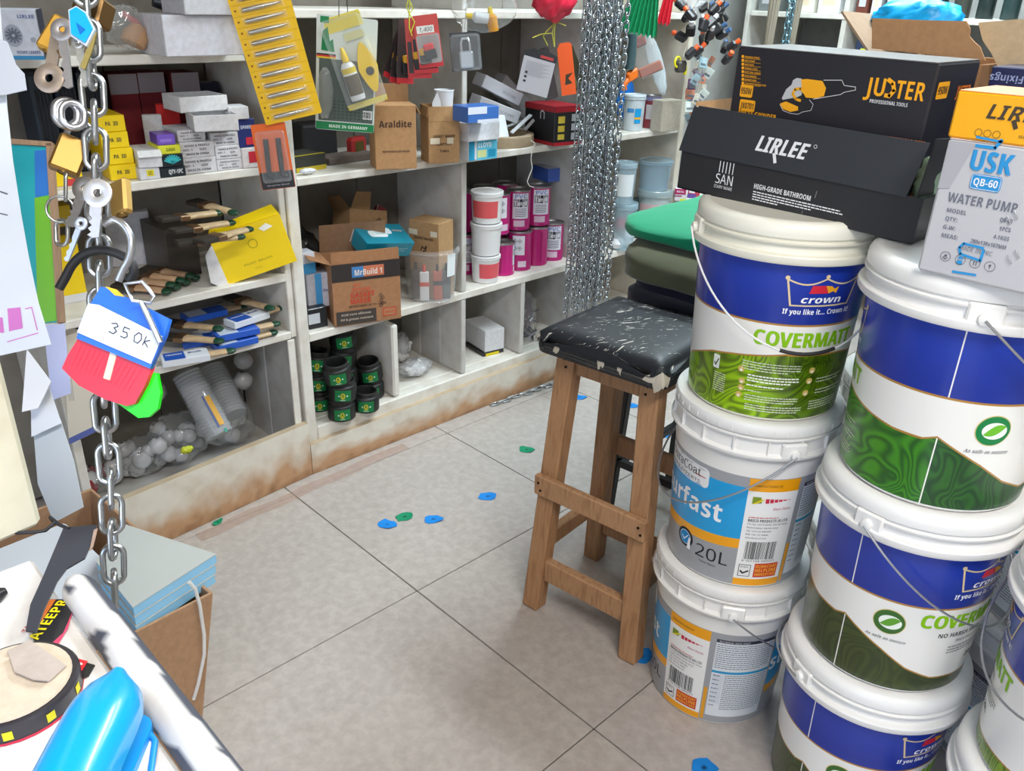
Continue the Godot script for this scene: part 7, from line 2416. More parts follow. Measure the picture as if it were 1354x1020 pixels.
func hanging_goods():
	var blk:=C(40,40,44)
	var t: Node3D
	var b: MB
	# ---- yellow card of eleven bits
	var H:=hung(Vector2(352,166),Vector2(426,149),Vector2(320,4),0.06)
	t=thing("bit_card","yellow hanging card with eleven steel screwdriver bits under bubbles","tool card",H.xf)
	b=mb(C(246,196,10)); b.prism(rrect(0,0,H.w,H.h*1.06,0.004),0.0012); part(b,"card",m_gloss(),t)
	for k in 12:
		var y: float=H.h*(0.055+k*0.0885)
		b=mb(C(196,192,184))
		b.lathe([Vector2(0,0),Vector2(0.0034,0.001),Vector2(0.0046,0.006),Vector2(0.0046,H.w*0.36),Vector2(0.0036,H.w*0.40),Vector2(0.0030,H.w*0.55),Vector2(0.0012,H.w*0.66),Vector2(0.0,H.w*0.665)],12,Transform3D(Basis(Vector3(0,0,1),-PI/2+0.02),Vector3(H.w*0.17,y,0.006)))
		part(b,"bit",m_steel(),t)
		b=mb(); var g:=[]
		for i in 5:
			var row:=[]
			for j in 7: row.append(Vector3(H.w*(0.13+0.75*j/6.0),y-0.008+0.016*i/4.0,0.0014+0.011*sin(PI*i/4.0)*(1.0-pow(absf(j/3.0-1.0),6.0))))
			g.append(row)
		b.sheet(g); part(b,"bubble",m_clear(),t)
	b=mb(C(150,96,20))
	for k in 12: b.bar(H.w*0.05,H.h*(0.05+k*0.0885),H.w*0.085,H.h*(0.066+k*0.0885),at(Vector3(0,0,0.0016)))
	for k in 11: b.bar(0.002,H.h*(0.0985+k*0.0885),H.w-0.002,H.h*(0.1+k*0.0885),at(Vector3(0,0,0.0016)))
	part(b,"print",m_ink(),t)
	tie(t,Vector3(H.w*0.5,H.h*1.05,0),0.0012,C(226,206,60))
	# ---- orange and black card with bent tools
	H=hung(Vector2(347,252),Vector2(391,247),Vector2(341,165),0.04)
	t=thing("tool_card","orange and black hanging card holding two black bent tools","tool card",H.xf)
	b=mb(C(238,108,36)); b.prism(rrect(0,0,H.w,H.h,0.003),0.0012)
	b.paint(C(46,48,54)); b.bar(0.001,0.001,H.w-0.001,H.h*0.27,at(Vector3(0,0,0.0016))); b.paint(C(220,220,224)); b.text("Hex and Star Wrench",0.0036,at(Vector3(H.w/2,H.h*0.05,0.002)),{"align": "c","width": H.w*0.66}); part(b,"card",m_gloss(),t)
	for s in 2:
		b=mb(C(34,36,40)); b.tube([Vector3(H.w*(0.36+0.36*s),H.h*0.78,0.012),Vector3(H.w*(0.30+0.38*s),H.h*0.35,0.012),Vector3(H.w*(0.29+0.38*s),H.h*0.22,0.012),Vector3(H.w*(0.42+0.38*s),H.h*0.19,0.012)],0.0062,8); part(b,"tool",m_rubber(),t)
	b=mb(); b.box(Vector3(H.w*0.86,H.h*0.78,0.022),at(Vector3(H.w/2,H.h*0.12,0.0122)),0.006); part(b,"blister",m_clear(),t)
	tie(t,Vector3(H.w*0.5,H.h*0.99,0),0.0012,C(120,120,120),true)
	# ---- green bag
	H=hung(Vector2(417,170),Vector2(494,176),Vector2(422,18),0.03)
	t=thing("green_pack","white and green hanging bag lettered MADE IN GERMANY, behind the chalk line pack","pack",H.xf)
	b=mb(C(214,222,218)); b.prism(rrect(0,0,H.w,H.h,0.005),0.004)
	part(b,"bag",m_gloss(),t)
	b=mb(C(0,130,72)); var f:=at(Vector3(0,0,0.0046)); var f2:=at(Vector3(0,0,0.0051)); var f3:=at(Vector3(0,0,0.0056))
	b.bar(0.001,0.001,H.w-0.001,H.h*0.075,f)
	b.flat(PackedVector2Array([Vector2(H.w*0.08,H.h*0.70),Vector2(H.w*0.30,H.h*0.69),Vector2(H.w*0.27,H.h*0.80),Vector2(H.w*0.22,H.h*0.78),Vector2(H.w*0.18,H.h*0.90),Vector2(H.w*0.10,H.h*0.86)]),f); b.bar(H.w*0.06,H.h*0.93,H.w*0.2,H.h*0.985,f)
	b.paint(C(80,92,88)); b.bar(H.w*0.05,H.h*0.085,H.w*0.97,H.h*0.63,f)
	b.paint(C(30,30,30)); b.bar(0.001,H.h*0.66,H.w*0.32,H.h*0.672,f2); b.paint(C(206,40,40)); b.bar(0.001,H.h*0.646,H.w*0.32,H.h*0.66,f2); b.paint(C(236,196,40)); b.bar(0.001,H.h*0.632,H.w*0.32,H.h*0.646,f2)
	b.paint(C(232,246,236)); b.text("MADE IN GERMANY",H.h*0.028,f2*at(Vector3(H.w*0.56,H.h*0.024,0)),{"bold": true,"align": "c","width": H.w*0.66})
	b.paint(C(58,70,66))
	for i in 6:
		for j in 9: b.bar(H.w*(0.3+j*0.07),H.h*(0.11+i*0.03),H.w*(0.335+j*0.07),H.h*(0.122+i*0.03),f2)
	b.paint(C(226,228,226)); b.bar(H.w*0.80,H.h*0.12,H.w*0.96,H.h*0.20,f2); b.paint(C(50,50,50))
	for k in 7: b.bar(H.w*(0.815+k*0.019),H.h*0.13,H.w*(0.825+k*0.019),H.h*0.19,f3)
	part(b,"print",m_ink(),t)
	b=crumple(Vector3(H.w*0.34,H.h*0.56,0.03),12,0.3,C(255,255,255)); b.v=moved(b.v,at(Vector3(H.w*0.15,H.h*0.05,0.018))); part(b,"film",m_clear(),t)
	tie(t,Vector3(H.w*0.5,H.h*0.99,0.002),0.0012,C(90,100,90))
	# ---- chalk line blister
	H=hung(Vector2(462,147),Vector2(513,131),Vector2(440,24),0.08)
	t=thing("chalk_line_pack","clear hanging blister with a yellow chalk line reel and chalk bottle","tool card",H.xf)
	var W: float=H.w*1.0
	b=mb(C(226,206,60)); b.prism(rrect(0,H.h*0.84,W,H.h,0.003),0.001); b.prism(rrect(0,0,W,H.h*0.06,0.002),0.001); b.paint(C(206,204,150)); b.bar(W*0.46,H.h*0.72,W*0.94,H.h*0.80,at(Vector3(0,0,0.0116))); part(b,"card",m_gloss(),t)
	b=mb(); b.box(Vector3(W,H.h*0.98,0.044),at(Vector3(W/2,H.h*0.01,0.021)),0.01); part(b,"blister",m_clear(),t)
	b=mb(C(222,224,226)); b.lathe([Vector2(0,0),Vector2(0.0175,0.0),Vector2(0.0188,0.004),Vector2(0.0188,H.h*0.36),Vector2(0.013,H.h*0.41),Vector2(0.006,H.h*0.42)],20,at(Vector3(W*0.32,H.h*0.10,0.019))); part(b,"bottle",m_plastic(),t)
	b=mb(C(90,82,66)); b.lathe([Vector2(0.0191,H.h*0.06),Vector2(0.0191,H.h*0.28)],12,at(Vector3(W*0.32,H.h*0.10,0.019)),-1.2,1.2); b.paint(C(214,190,40)); b.lathe([Vector2(0.0191,H.h*0.3),Vector2(0.0191,H.h*0.36)],12,at(Vector3(W*0.32,H.h*0.10,0.019)),-1.2,1.2); part(b,"bottle_label",m_ink(),t)
	b=mb(C(236,200,30)); b.lathe([Vector2(0.0085,0.0),Vector2(0.009,0.01),Vector2(0.004,0.034),Vector2(0,0.035)],14,at(Vector3(W*0.32,H.h*0.52,0.019))); part(b,"nozzle",m_plastic(),t)
	var reel:=PackedVector2Array()
	for k in 24:
		var a:=TAU*k/24
		reel.append(Vector2(cos(a)*0.025*(1.0-0.42*absf(sin(a))) ,sin(a)*H.h*0.275))
	b=mb(C(246,206,16)); b.prism(reel,0.02,at(Vector3(W*0.78,H.h*0.40,0.004)),true); part(b,"reel",m_plastic(),t)
	b=mb(C(60,62,66)); b.lathe([Vector2(0,0.006),Vector2(0.009,0.005),Vector2(0.0105,0)],18,Transform3D(Basis(Vector3(1,0,0),PI/2),Vector3(W*0.80,H.h*0.36,0.024))); part(b,"knob",m_plastic(),t)
	tie(t,Vector3(W*0.5,H.h*0.98,0),0.0012,C(90,90,90))
	# ---- fan of red and black cards on a yellow tie
	var knot:=fz(541,20,0.07)
	for k in 6:
		var bl: Vector2=[Vector2(555,91),Vector2(548,98),Vector2(540,104),Vector2(524,110),Vector2(514,108),Vector2(506,100)][k]
		var br: Vector2=[Vector2(587,87),Vector2(580,96),Vector2(571,103),Vector2(546,111),Vector2(528,112),Vector2(518,106)][k]
		H=hung(bl,br,Vector2(526-k*0.6,27-k*0.5),0.075-0.016*k,0.0 if k<3 else 35.0)
		t=thing("tool_card",["front red and clear card on the yellow tie with a black and red part","second red card on the yellow tie","third red card on the yellow tie","fourth dark card fanned out left on the yellow tie","fifth dark card fanned out left on the yellow tie","hindmost dark card fanned out left on the yellow tie"][k],"tool card",H.xf,"red cards on a yellow tie")
		b=mb(C(206,74,70) if k<3 else C(70,54,54)); b.prism(rrect(0,0,H.w,H.h,0.003),0.0014)
		b.paint(C(150,140,140) if k==0 else C(60,52,54)); b.bar(H.w*0.05,H.h*0.09,H.w*0.95,H.h*0.62,at(Vector3(0,0,0.0018)))
		b.paint(C(206,50,60)); b.bar(0.0,0.0,H.w,H.h*0.09,at(Vector3(0,0,0.0018)))
		part(b,"card",m_gloss(),t)
		b=mb(C(36,36,40)); b.box(Vector3(H.w*0.5,H.h*0.2,0.01),eul(Vector3(H.w*0.55,H.h*0.16,0.007),0,0,8),0.003); b.paint(C(206,40,50) if k==0 else C(214,160,40)); b.box(Vector3(H.w*0.42,H.h*0.13,0.012),eul(Vector3(H.w*0.5,H.h*0.33,0.008),0,0,8),0.004); part(b,"clip",m_plastic(),t)
		if k==0:
			b=mb(C(232,232,230)); b.bar(H.w*0.1,H.h*0.66,H.w*0.8,H.h*0.80,at(Vector3(0,0,0.0019))); b.paint(blk); b.text("1,400",H.h*0.08,at(Vector3(H.w*0.2,H.h*0.69,0.0023)),{"skew": 0.2}); part(b,"price_label",m_ink(),t,"white handwritten price label")
			b=mb(); b.box(Vector3(H.w*0.94,H.h*0.56,0.022),at(Vector3(H.w/2,H.h*0.09,0.013)),0.006); part(b,"blister",m_clear(),t)
	t=thing("yellow_tie","knotted yellow tie holding the red cards","tie",at(knot),"yellow plastic ties")
	b=mb(C(206,206,60))
	for k in 5: b.tube([Vector3(0,0.004,0),Vector3([-0.012,0.010,-0.004,0.014,0.0][k],[0.02,0.014,-0.03,-0.016,0.03][k],0.004),Vector3([-0.004,0.004,0.006,0.004,-0.008][k],[0.036,0.03,-0.05,-0.04,0.05][k],0.002)],0.0016,6)
	part(b,"strip",m_soft(),t)
	tie(t,Vector3(0,0.04,0),0.0014,C(206,206,60))
	# ---- clear bag of glue bottles and the padlock blister below it
	H=hung(Vector2(602,50),Vector2(682,46),Vector2(602,-18),0.05)
	t=thing("glue_bag","clear hanging bag of small glue bottles with yellow caps","bag",H.xf)
	b=crumple(Vector3(H.w*1.25,H.h*1.1,0.06),17,0.25,C(255,255,255)); b.v=moved(b.v,at(Vector3(H.w*0.5,0,0))); part(b,"film",m_clear(),t)
	for k in 5:
		var x:=eul(Vector3(H.w*[0.42,0.62,0.3,0.66,0.85][k],H.h*[0.38,0.28,0.86,0.84,0.9][k],0.0),0,0,[80,8,84,75,100][k])
		b=mb([C(214,220,226),C(214,150,40),C(222,214,190),C(236,180,90),C(230,170,60)][k]); b.lathe([Vector2(0,-0.026),Vector2(0.014,-0.025),Vector2(0.0155,0.012),Vector2(0.008,0.02),Vector2(0,0.02)],16,x); part(b,"bottle",m_plastic(),t)
		b=mb(C(240,208,20)); b.lathe([Vector2(0.0078,0.019),Vector2(0.006,0.038),Vector2(0,0.039)],12,x); part(b,"cap",m_plastic(),t)
	tie(t,Vector3(H.w*0.5,H.h*0.95,0),0.0012,C(200,200,200))
	H=hung(Vector2(598,95),Vector2(638,92),Vector2(601,44),0.04)
	t=thing("padlock_pack","silver padlock in a clear hanging blister above the post","padlock",H.xf)
	b=mb(C(70,72,80)); b.prism(rrect(0,0,H.w,H.h,0.003),0.0012); part(b,"card",m_gloss(),t)
	b=mb(C(206,214,224)); b.box(Vector3(H.w*0.46,H.h*0.44,0.018),at(Vector3(H.w*0.5,H.h*0.08,0.011)),0.004); part(b,"body",m_rough_steel(),t)
	b=mb(C(214,218,224)); b.tube([Vector3(H.w*0.36,H.h*0.5,0.011),Vector3(H.w*0.36,H.h*0.72,0.011),Vector3(H.w*0.41,H.h*0.84,0.011),Vector3(H.w*0.59,H.h*0.84,0.011),Vector3(H.w*0.64,H.h*0.72,0.011),Vector3(H.w*0.64,H.h*0.5,0.011)],0.004,8); part(b,"shackle",m_steel(),t)
	b=mb(); b.box(Vector3(H.w*0.96,H.h*0.94,0.028),at(Vector3(H.w/2,H.h*0.02,0.015)),0.008); part(b,"blister",m_clear(),t)
	tie(t,Vector3(H.w*0.5,H.h*0.98,0),0.0012,C(200,200,200))
	# ---- red plastic bag
	t=thing("red_bag","red plastic bag hanging at the top of the picture over the yellow tie","bag",at(fz(731,36,0.10)))
	part(crumple(Vector3(0.22,0.20,0.12),23,0.30,C(226,44,74)),"film",M("red_film",Color(1,1,1),0.35,"",1.0,{"back": Color(0.3,0.3,0.3)}),t)
	tie(t,Vector3(0,0.19,0),0.002,C(206,206,60))
	# ---- cards on the second yellow tie
	var fan:=[[Vector2(683,118),Vector2(724,130),Vector2(708,66),0.09,-14.0,C(38,36,40),"front hanging card showing its white printed back, on the long yellow tie"],[Vector2(722,134),Vector2(738,128),Vector2(740,66),0.075,30.0,C(60,50,54),"dark card behind the white printed one"],[Vector2(743,127),Vector2(762,124),Vector2(737,58),0.07,10.0,C(232,92,40),"orange hanging card beside the white printed one"],[Vector2(760,121),Vector2(776,112),Vector2(746,64),0.06,24.0,C(106,110,84),"olive hanging card at the right of the orange one"]]
	for k in 4:
		var q: Array=fan[k]
		H=hung(q[0],q[1],q[2],q[3],q[4])
		t=thing("tool_card",q[6],"tool card",H.xf,"hanging cards on the long yellow tie")
		b=mb(q[5]); b.prism(PackedVector2Array([Vector2(0,0),Vector2(H.w,0),Vector2(H.w,H.h*0.96),Vector2(H.w*0.8,H.h),Vector2(H.w*0.2,H.h),Vector2(0,H.h*0.9)]),0.0016)
		b.paint(C(206,206,214))
		if k==0:
			b.bar(0,0,H.w*0.98,H.h*0.80,at(Vector3(0,0,0.002)))
			b.paint(C(150,150,160))
			for j in 12: b.bar(H.w*0.12,H.h*(0.70-j*0.028),H.w*(0.86-0.1*(j % 3)),H.h*(0.708-j*0.028),at(Vector3(0,0,0.0024)))
			b.paint(blk)
			for j in 3: b.bar(H.w*0.14,H.h*(0.22+j*0.1),H.w*0.22,H.h*(0.27+j*0.1),at(Vector3(0,0,0.0024)))
			b.paint(C(206,60,60)); b.bar(H.w*0.5,H.h*0.84,H.w*0.9,H.h*0.9,at(Vector3(0,0,0.002)))
		elif k==2:
			b.paint(C(60,54,40)); b.flat(PackedVector2Array([Vector2(H.w*0.3,H.h*0.2),Vector2(H.w*0.8,H.h*0.22),Vector2(H.w*0.55,H.h*0.32),Vector2(H.w*0.9,H.h*0.42),Vector2(H.w*0.4,H.h*0.40)]),at(Vector3(0,0,0.002)))
		elif k==3:
			b.paint(C(176,186,140)); b.bar(H.w*0.1,H.h*0.06,H.w*0.4,H.h*0.8,at(Vector3(0,0,0.002)))
		part(b,"card",m_gloss(),t)
		if k==0:
			b=mb(); b.box(Vector3(H.w*0.9,H.h*0.7,0.03),at(Vector3(H.w*0.5,0.004,-0.016)),0.008); part(b,"blister",m_clear(),t)
	t=thing("yellow_tie","long yellow tie between the red bag and the hanging cards","tie",at(fz(733,62,0.085)),"yellow plastic ties")
	b=mb(C(206,204,80))
	for q in [[[0,0],[733,40],[736,26]],[[0,0],[730,44],[734,26]],[[724,60],[718,48],[722,42],[734,30]],[[704,50],[716,45],[730,44]],[[748,34],[738,30],[734,27]]]:
		var pts:=[]
		for s in q: pts.append(Vector3.ZERO if s[0]==0 else fz(s[0],s[1],0.085)-t.position)
		b.tube(pts,0.0016,6)
	part(b,"strip",m_soft(),t)
	# ---- bundle of steel chains
	var protos:=[]
	for v in 4:
		var m:=mb(C(186,194,200))
		var n: int=[62,59,64,57][v]
		for k in n:
			var u:=k*0.0245
			var sway:=Vector3(sin(u*3.0+v)*0.003,-u,cos(u*2.3+v*2)*0.003)
			link_ring(m,sway,Vector3.UP,Vector3(1,0,0.25).normalized() if k % 2 else Vector3(0.2,0,1).normalized(),0.036,0.0175,0.0025,5,10)
		protos.append(m.mesh())
	var chain_m:=M("chain_steel",Color(1,1,1),0.22,"",1.0,{"metal": 1.0})
	var x0:=1.075
	for k in 21:
		var row:=k % 3
		t=thing("steel_chain",nth(k)+" steel chain from the left in the dense hanging bundle beside the shelves","chain",at(Vector3(x0+0.0083*k,1.846-0.01*(k*7 % 4),0.10+0.019*row-0.006*(k % 2)),0.5*k),"bundle of hanging steel chains")
		var o:=MeshInstance3D.new(); o.name="links"; o.mesh=protos[k*5 % 4]; o.material_override=chain_m; o.set_meta("kind","stuff"); t.add_child(o,true)
	t=thing("steel_chain","thinner chain hanging apart at the left of the bundle down to the middle shelf","chain",at(Vector3(1.235,1.846,0.0)))
	b=mb(C(186,194,200))
	for k in 68: link_ring(b,Vector3(0,-k*0.0205,0),Vector3.UP,Vector3(1,0,0) if k % 2 else Vector3(0,0,1),0.029,0.014,0.002,5,10)
	part(b,"links",chain_m,t).set_meta("kind","stuff")
	t=thing("steel_wire","thin coiled steel wire hanging left of the chain bundle","wire",at(fz(775,0,0.10)))
	b=mb(C(150,150,150)); var wp:=[]
	for q in [[775,-60],[775,0],[773,40],[771,70],[768,84],[771,88]]: wp.append(fz(q[0],q[1],0.10)-t.position)
	b.tube(wp,0.0022,6); part(b,"strand",m_rough_steel(),t)
	# ---- pleated ribbons
	for q in [[Vector2(816,40),Vector2(868,50),Vector2(832,-30),C(0,136,84),"dark green pleated bunch of ribbon hanging at the top beside the chains",8],[Vector2(868,30),Vector2(885,33),Vector2(864,-30),C(206,30,50),"red pleated ribbon beside the green bunch",3]]:
		H=hung(q[0],q[1],q[2],0.08)
		t=thing("ribbon_bunch",q[4],"ribbon",H.xf,"pleated ribbons")
		var g:=[]
		for i in 6:
			var row:=[]
			for j in q[5]*4+1:
				var u: float=j/float(q[5]*4)
				row.append(Vector3(lerpf(u,0.5,i/5.0*0.45)*H.w,H.h*i/5.0+0.006*sin(j*1.7)*(1 if i==0 else 0),0.009*sin(j*PI/2)*(1.2-i*0.1)))
			g.append(row)
		b=mb(q[3]); b.sheet(g,0.001); part(b,"pleats",M("ribbon",Color(1,1,1),0.5,"",1.0,{"back": Color(0.2,0.2,0.2)}),t)
		tie(t,Vector3(H.w*0.5,H.h,0),0.002,C(60,60,60))
	# ---- packs under the ribbons
	H=hung(Vector2(848,105),Vector2(878,92),Vector2(838,46),0.05)
	t=thing("sponge_pack","clear hanging pack with a brown pad under the green ribbons","pack",H.xf)
	b=mb(C(150,76,50)); b.box(Vector3(H.w,H.h*0.22,0.03),at(Vector3(H.w/2,0.003,0)),0.004); b.paint(C(130,50,40)); b.box(Vector3(H.w*0.5,H.h*0.24,0.02),at(Vector3(H.w*0.45,H.h*0.68,0)),0.006); part(b,"pad",m_matt(),t)
	b=mb(); b.box(Vector3(H.w*1.06,H.h*1.05,0.045),at(Vector3(H.w/2,0,0)),0.008); part(b,"film",m_clear(),t)
	tie(t,Vector3(H.w*0.5,H.h,0),0.0014,C(160,160,160))
	t=thing("orange_tool","orange plastic tool hanging between the chains and the brown pad","tool",at(fz(836,106,0.04)))
	b=mb(C(226,112,30)); b.box(Vector3(0.055,0.035,0.02),eul(Vector3(0.0,0.0,0),0,0,18),0.006); b.tube([Vector3(-0.03,0.0,0),Vector3(-0.05,-0.014,0.004),Vector3(-0.048,-0.03,0.006)],0.011,10); part(b,"body",m_plastic(),t)
	b=mb(C(60,86,90)); b.tube([Vector3(-0.02,0.036,0),Vector3(-0.016,0.085,0),Vector3(-0.02,0.15,0)],0.016,10); part(b,"handle",m_rubber(),t)
	tie(t,Vector3(-0.02,0.15,0),0.0014,C(160,160,160))
	H=hung(Vector2(876,132),Vector2(888,128),Vector2(869,34),0.07)
	t=thing("clear_sleeve","long clear plastic sleeve hanging below the red ribbon","bag",H.xf)
	b=crumple(Vector3(0.06,H.h,0.03),29,0.25,C(255,255,255)); b.v=moved(b.v,at(Vector3(H.w*0.3,0,0))); part(b,"film",m_cloudy(),t)
	tie(t,Vector3(H.w*0.4,H.h*0.96,0),0.0014,C(160,160,160))
	# ---- cluster of small black and orange packs, key cards below
	var rg:=RandomNumberGenerator.new()
	rg.seed=77
	var anchor:=fz(940,20,0.10)
	for k in 26:
		var c:=fz(rg.randf_range(906,962),rg.randf_range(6,84),rg.randf_range(0.04,0.13))
		t=thing("plug_pack","small black and orange plug in the hanging cluster above the black cartons","plug",Transform3D(Basis.from_euler(Vector3(rg.randf_range(-1,1),rg.randf_range(-1,1),rg.randf_range(-1,1))),c),"cluster of black and orange plugs")
		b=mb(blk); b.box(Vector3(0.034,0.042,0.024),Transform3D(),0.007); part(b,"body",m_plastic(),t)
		b=mb([C(232,92,40),C(60,90,130),C(232,92,40),C(206,206,210)][k % 4]); b.lathe([Vector2(0.009,0),Vector2(0.009,0.016),Vector2(0,0.017)],12,at(Vector3(0,0.042,0))); part(b,"cap",m_plastic(),t)
	for k in 18:
		var u:=k/17.0
		var c:=fz(lerpf(934,912,u)+rg.randf_range(-11,11),lerpf(84,160,u)+rg.randf_range(-6,6),rg.randf_range(0.05,0.11))
		t=thing("key_card","small printed card, %s from the top of the string below the black plugs" % nth(k),"card",Transform3D(Basis.from_euler(Vector3(rg.randf_range(-0.4,0.4),-0.6+rg.randf_range(-0.6,0.6),rg.randf_range(-0.7,0.7))),c),"string of small printed cards")
		b=mb([C(206,216,210),C(196,110,70),C(150,180,190),C(214,206,190),C(96,60,90)][k % 5]); b.box(Vector3(0.034,0.038,0.003),Transform3D(),0.001); b.paint(C(60,80,90)); b.bar(-0.012,0.008,0.012,0.016,at(Vector3(0,0,0.0018))); part(b,"card",m_gloss(),t)
		b=mb(); b.box(Vector3(0.028,0.026,0.012),at(Vector3(0,0.006,0.006)),0.004); part(b,"bubble",m_clear(),t)
	t=thing("cluster_string","white string that the plugs and small cards hang on","string",at(anchor))
	b=mb(C(206,200,180)); wp=[]
	for q in [[938,-30],[936,20],[930,60],[928,100],[918,140],[912,165]]: wp.append(fz(q[0],q[1],0.085)-anchor)
	b.tube(wp,0.0016,6); b.tube([fz(920,30,0.08)-anchor,fz(910,55,0.08)-anchor,fz(903,76,0.08)-anchor],0.0014,6); b.tube([fz(955,20,0.1)-anchor,fz(962,46,0.1)-anchor,fz(970,70,0.1)-anchor],0.0014,6); part(b,"cord",m_matt(),t)
	t=thing("yellow_ring_tool","grey plug with a yellow ring hanging left of the small cards","tool",at(fz(900,88,0.08)))
	b=mb(C(70,66,60)); b.box(Vector3(0.045,0.04,0.03),at(Vector3(0,-0.02,0)),0.010); part(b,"body",m_rubber(),t)
	b=mb(C(226,214,30)); link_ring(b,Vector3(-0.022,0.016,0),Vector3.UP,Vector3(1,0,0),0.034,0.032,0.004,8,18); b.box(Vector3(0.012,0.03,0.012),at(Vector3(0.03,-0.03,0)),0.004); part(b,"ring",m_plastic(),t)
	t=thing("grey_bag","crumpled grey clear bag hanging at the top above the yellow ring","bag",at(fz(915,20,0.06)),"clear plastic bags")
	part(crumple(Vector3(0.22,0.16,0.08),37,0.32,C(255,255,255)),"film",M("bag_film",Color(0.9,0.91,0.93),0.16,"",1.0,{"alpha": 0.3}),t)
	tie(t,Vector3(0,0.15,0),0.0014,C(160,160,160))

func far_corner():
	var X:=2.68
	var t:=thing("shelving_unit","white shelving on the end wall beyond the hanging goods","shelving",Transform3D())
	var b: MB
	for y in [1.352,0.95,0.52]:
		b=mb(C(226,224,216)); board(b,Vector3(X,y-0.022,-0.30),Vector3(3.19,y,2.2)); part(b,"shelf",m_paint(),t)
	for z in [-0.32,0.155,1.2,2.2]:
		b=mb(C(214,212,206)); board(b,Vector3(X+0.004,0,z-0.011),Vector3(3.19,2.3,z+0.011)); part(b,"upright",m_paint(),t)
	b=mb(C(150,150,150)); board(b,Vector3(3.185,0,-0.3),Vector3(3.198,2.3,2.2)); part(b,"back_board",m_paint(),t)
	# top shelf: books and cartons
	var y:=1.3526
	var list:=[[-0.24,0.09,0.20,C(120,124,124),"grey carton at the left end of the far shelf","box"],[-0.07,0.12,0.19,C(226,220,206),"pale carton on the far shelf left of the rope","box"],[0.06,0.10,0.20,C(232,234,238),"white carton on the far shelf right of the rope","box"],[0.21,0.05,0.21,C(104,54,46),"dark red book standing on the far shelf","book"],[0.27,0.04,0.20,C(216,218,222),"white folder standing beside the dark red book","folder"],[0.33,0.05,0.22,C(60,62,70),"dark folder standing on the far shelf","folder"]]
	for q in list:
		t=thing("far_"+q[5],q[4],q[5],at(Vector3(X+0.13,y,q[0]),-PI/2),"goods on the far top shelf")
		b=mb(q[3]); b.box(Vector3(q[1],q[2],0.2),Transform3D(),0.003); part(b,"body",m_gloss(),t)
		b=mb(C(226,206,180) if q[3].v>0.5 else C(190,190,196)); b.bar(-q[1]*0.3,0.03,q[1]*0.3,0.075,at(Vector3(0,0,0.1008))); part(b,"label",m_ink(),t)
	for k in 7:
		t=thing("bottle",nth(k)+" dark bottle from the left in the row on the far shelf","bottle",at(Vector3(X+0.10,y,0.50+0.09*k)),"dark bottles on the far shelf")
		b=mb([C(40,60,60),C(62,66,60),C(30,44,46)][k % 3]); b.lathe([Vector2(0,0),Vector2(0.03,0),Vector2(0.032,0.004),Vector2(0.032,0.15),Vector2(0.012,0.18),Vector2(0.012,0.21)],20); part(b,"body",m_plastic(),t)
		b=mb(C(90,96,96)); b.lathe([Vector2(0.014,0.205),Vector2(0.014,0.225),Vector2(0,0.226)],14); part(b,"cap",m_plastic(),t)
	for q in [[0.02,0.16,0.24,C(120,122,122),"grey carton under the far top shelf behind the rope"],[0.27,0.12,0.30,C(48,60,90),"dark blue carton under the far top shelf behind the torn carton"],[0.46,0.10,0.24,C(150,140,120),"tan carton under the far top shelf behind the torn carton"]]:
		t=thing("far_carton",q[4],"box",at(Vector3(X+0.14,0.9506,q[0]),-PI/2),"cartons on the far second shelf")
		b=mb(q[3]); b.box(Vector3(q[1],q[2],0.2),Transform3D(),0.003); part(b,"body",m_gloss(),t)
		b=mb(C(206,214,60)); b.bar(-q[1]*0.3,q[2]*0.6,q[1]*0.3,q[2]*0.9,at(Vector3(0,0,0.1008))); part(b,"label",m_ink(),t)
	# grey rope hank and tinsel chain hanging before the end shelves
	var c:=fz(1032,40,0.10)
	for k in 2:
		t=thing("rope_hank",["left hank of grey rope hanging before the far shelves","right hank of grey rope hanging before the far shelves"][k],"rope",at(Vector3(c.x-0.042+0.084*k,1.85,c.z-0.02+0.05*k)),"grey rope hanks")
		b=mb(C(140,132,116))
		for j in 9:
			var a:=TAU*j/9
			b.tube([Vector3(cos(a)*0.006,0,sin(a)*0.006),Vector3(cos(a)*0.015,-0.3,sin(a)*0.014),Vector3(cos(a+0.5)*0.018,-0.46,sin(a+0.5)*0.016),Vector3(cos(a+1)*0.012,-0.66,sin(a+1)*0.011),Vector3(0,-0.70,0)],0.0065,6)
		part(b,"strands",m_matt(),t)
	t=thing("steel_chain","bluish steel chain hanging between the two grey rope hanks","chain",at(Vector3(c.x,1.846,c.z+0.03)))
	b=mb(C(150,190,206))
	for s in 3:
		for k in 28: link_ring(b,Vector3(-0.012+0.012*s,-k*0.0245,0.008*(s % 2)),Vector3.UP,Vector3(1,0,0) if (k+s) % 2 else Vector3(0,0,1),0.036,0.0175,0.0025,5,10)
	part(b,"links",M("chain_steel"),t).set_meta("kind","stuff")

# ------------------------------------------------------------------ counter side
# polygon given in photograph pixels, set upright before the eye at distance t and given its own thickness
func cut(px: Array,c: Vector2,t: float) -> PackedVector2Array:
	var o:=PackedVector2Array()
	for q in px: o.append(Vector2((q[0]-c.x)*t/F,-(q[1]-c.y)*t/F))
	return o
func facing(c: Vector2,t: float,yaw:=0.0,pitch:=0.0) -> Transform3D:
	return Transform3D(Basis(cam_right,-cam_down,-cam_fwd)*Basis.from_euler(Vector3(deg_to_rad(pitch),deg_to_rad(yaw),0)),fd(c.x,c.y,t))
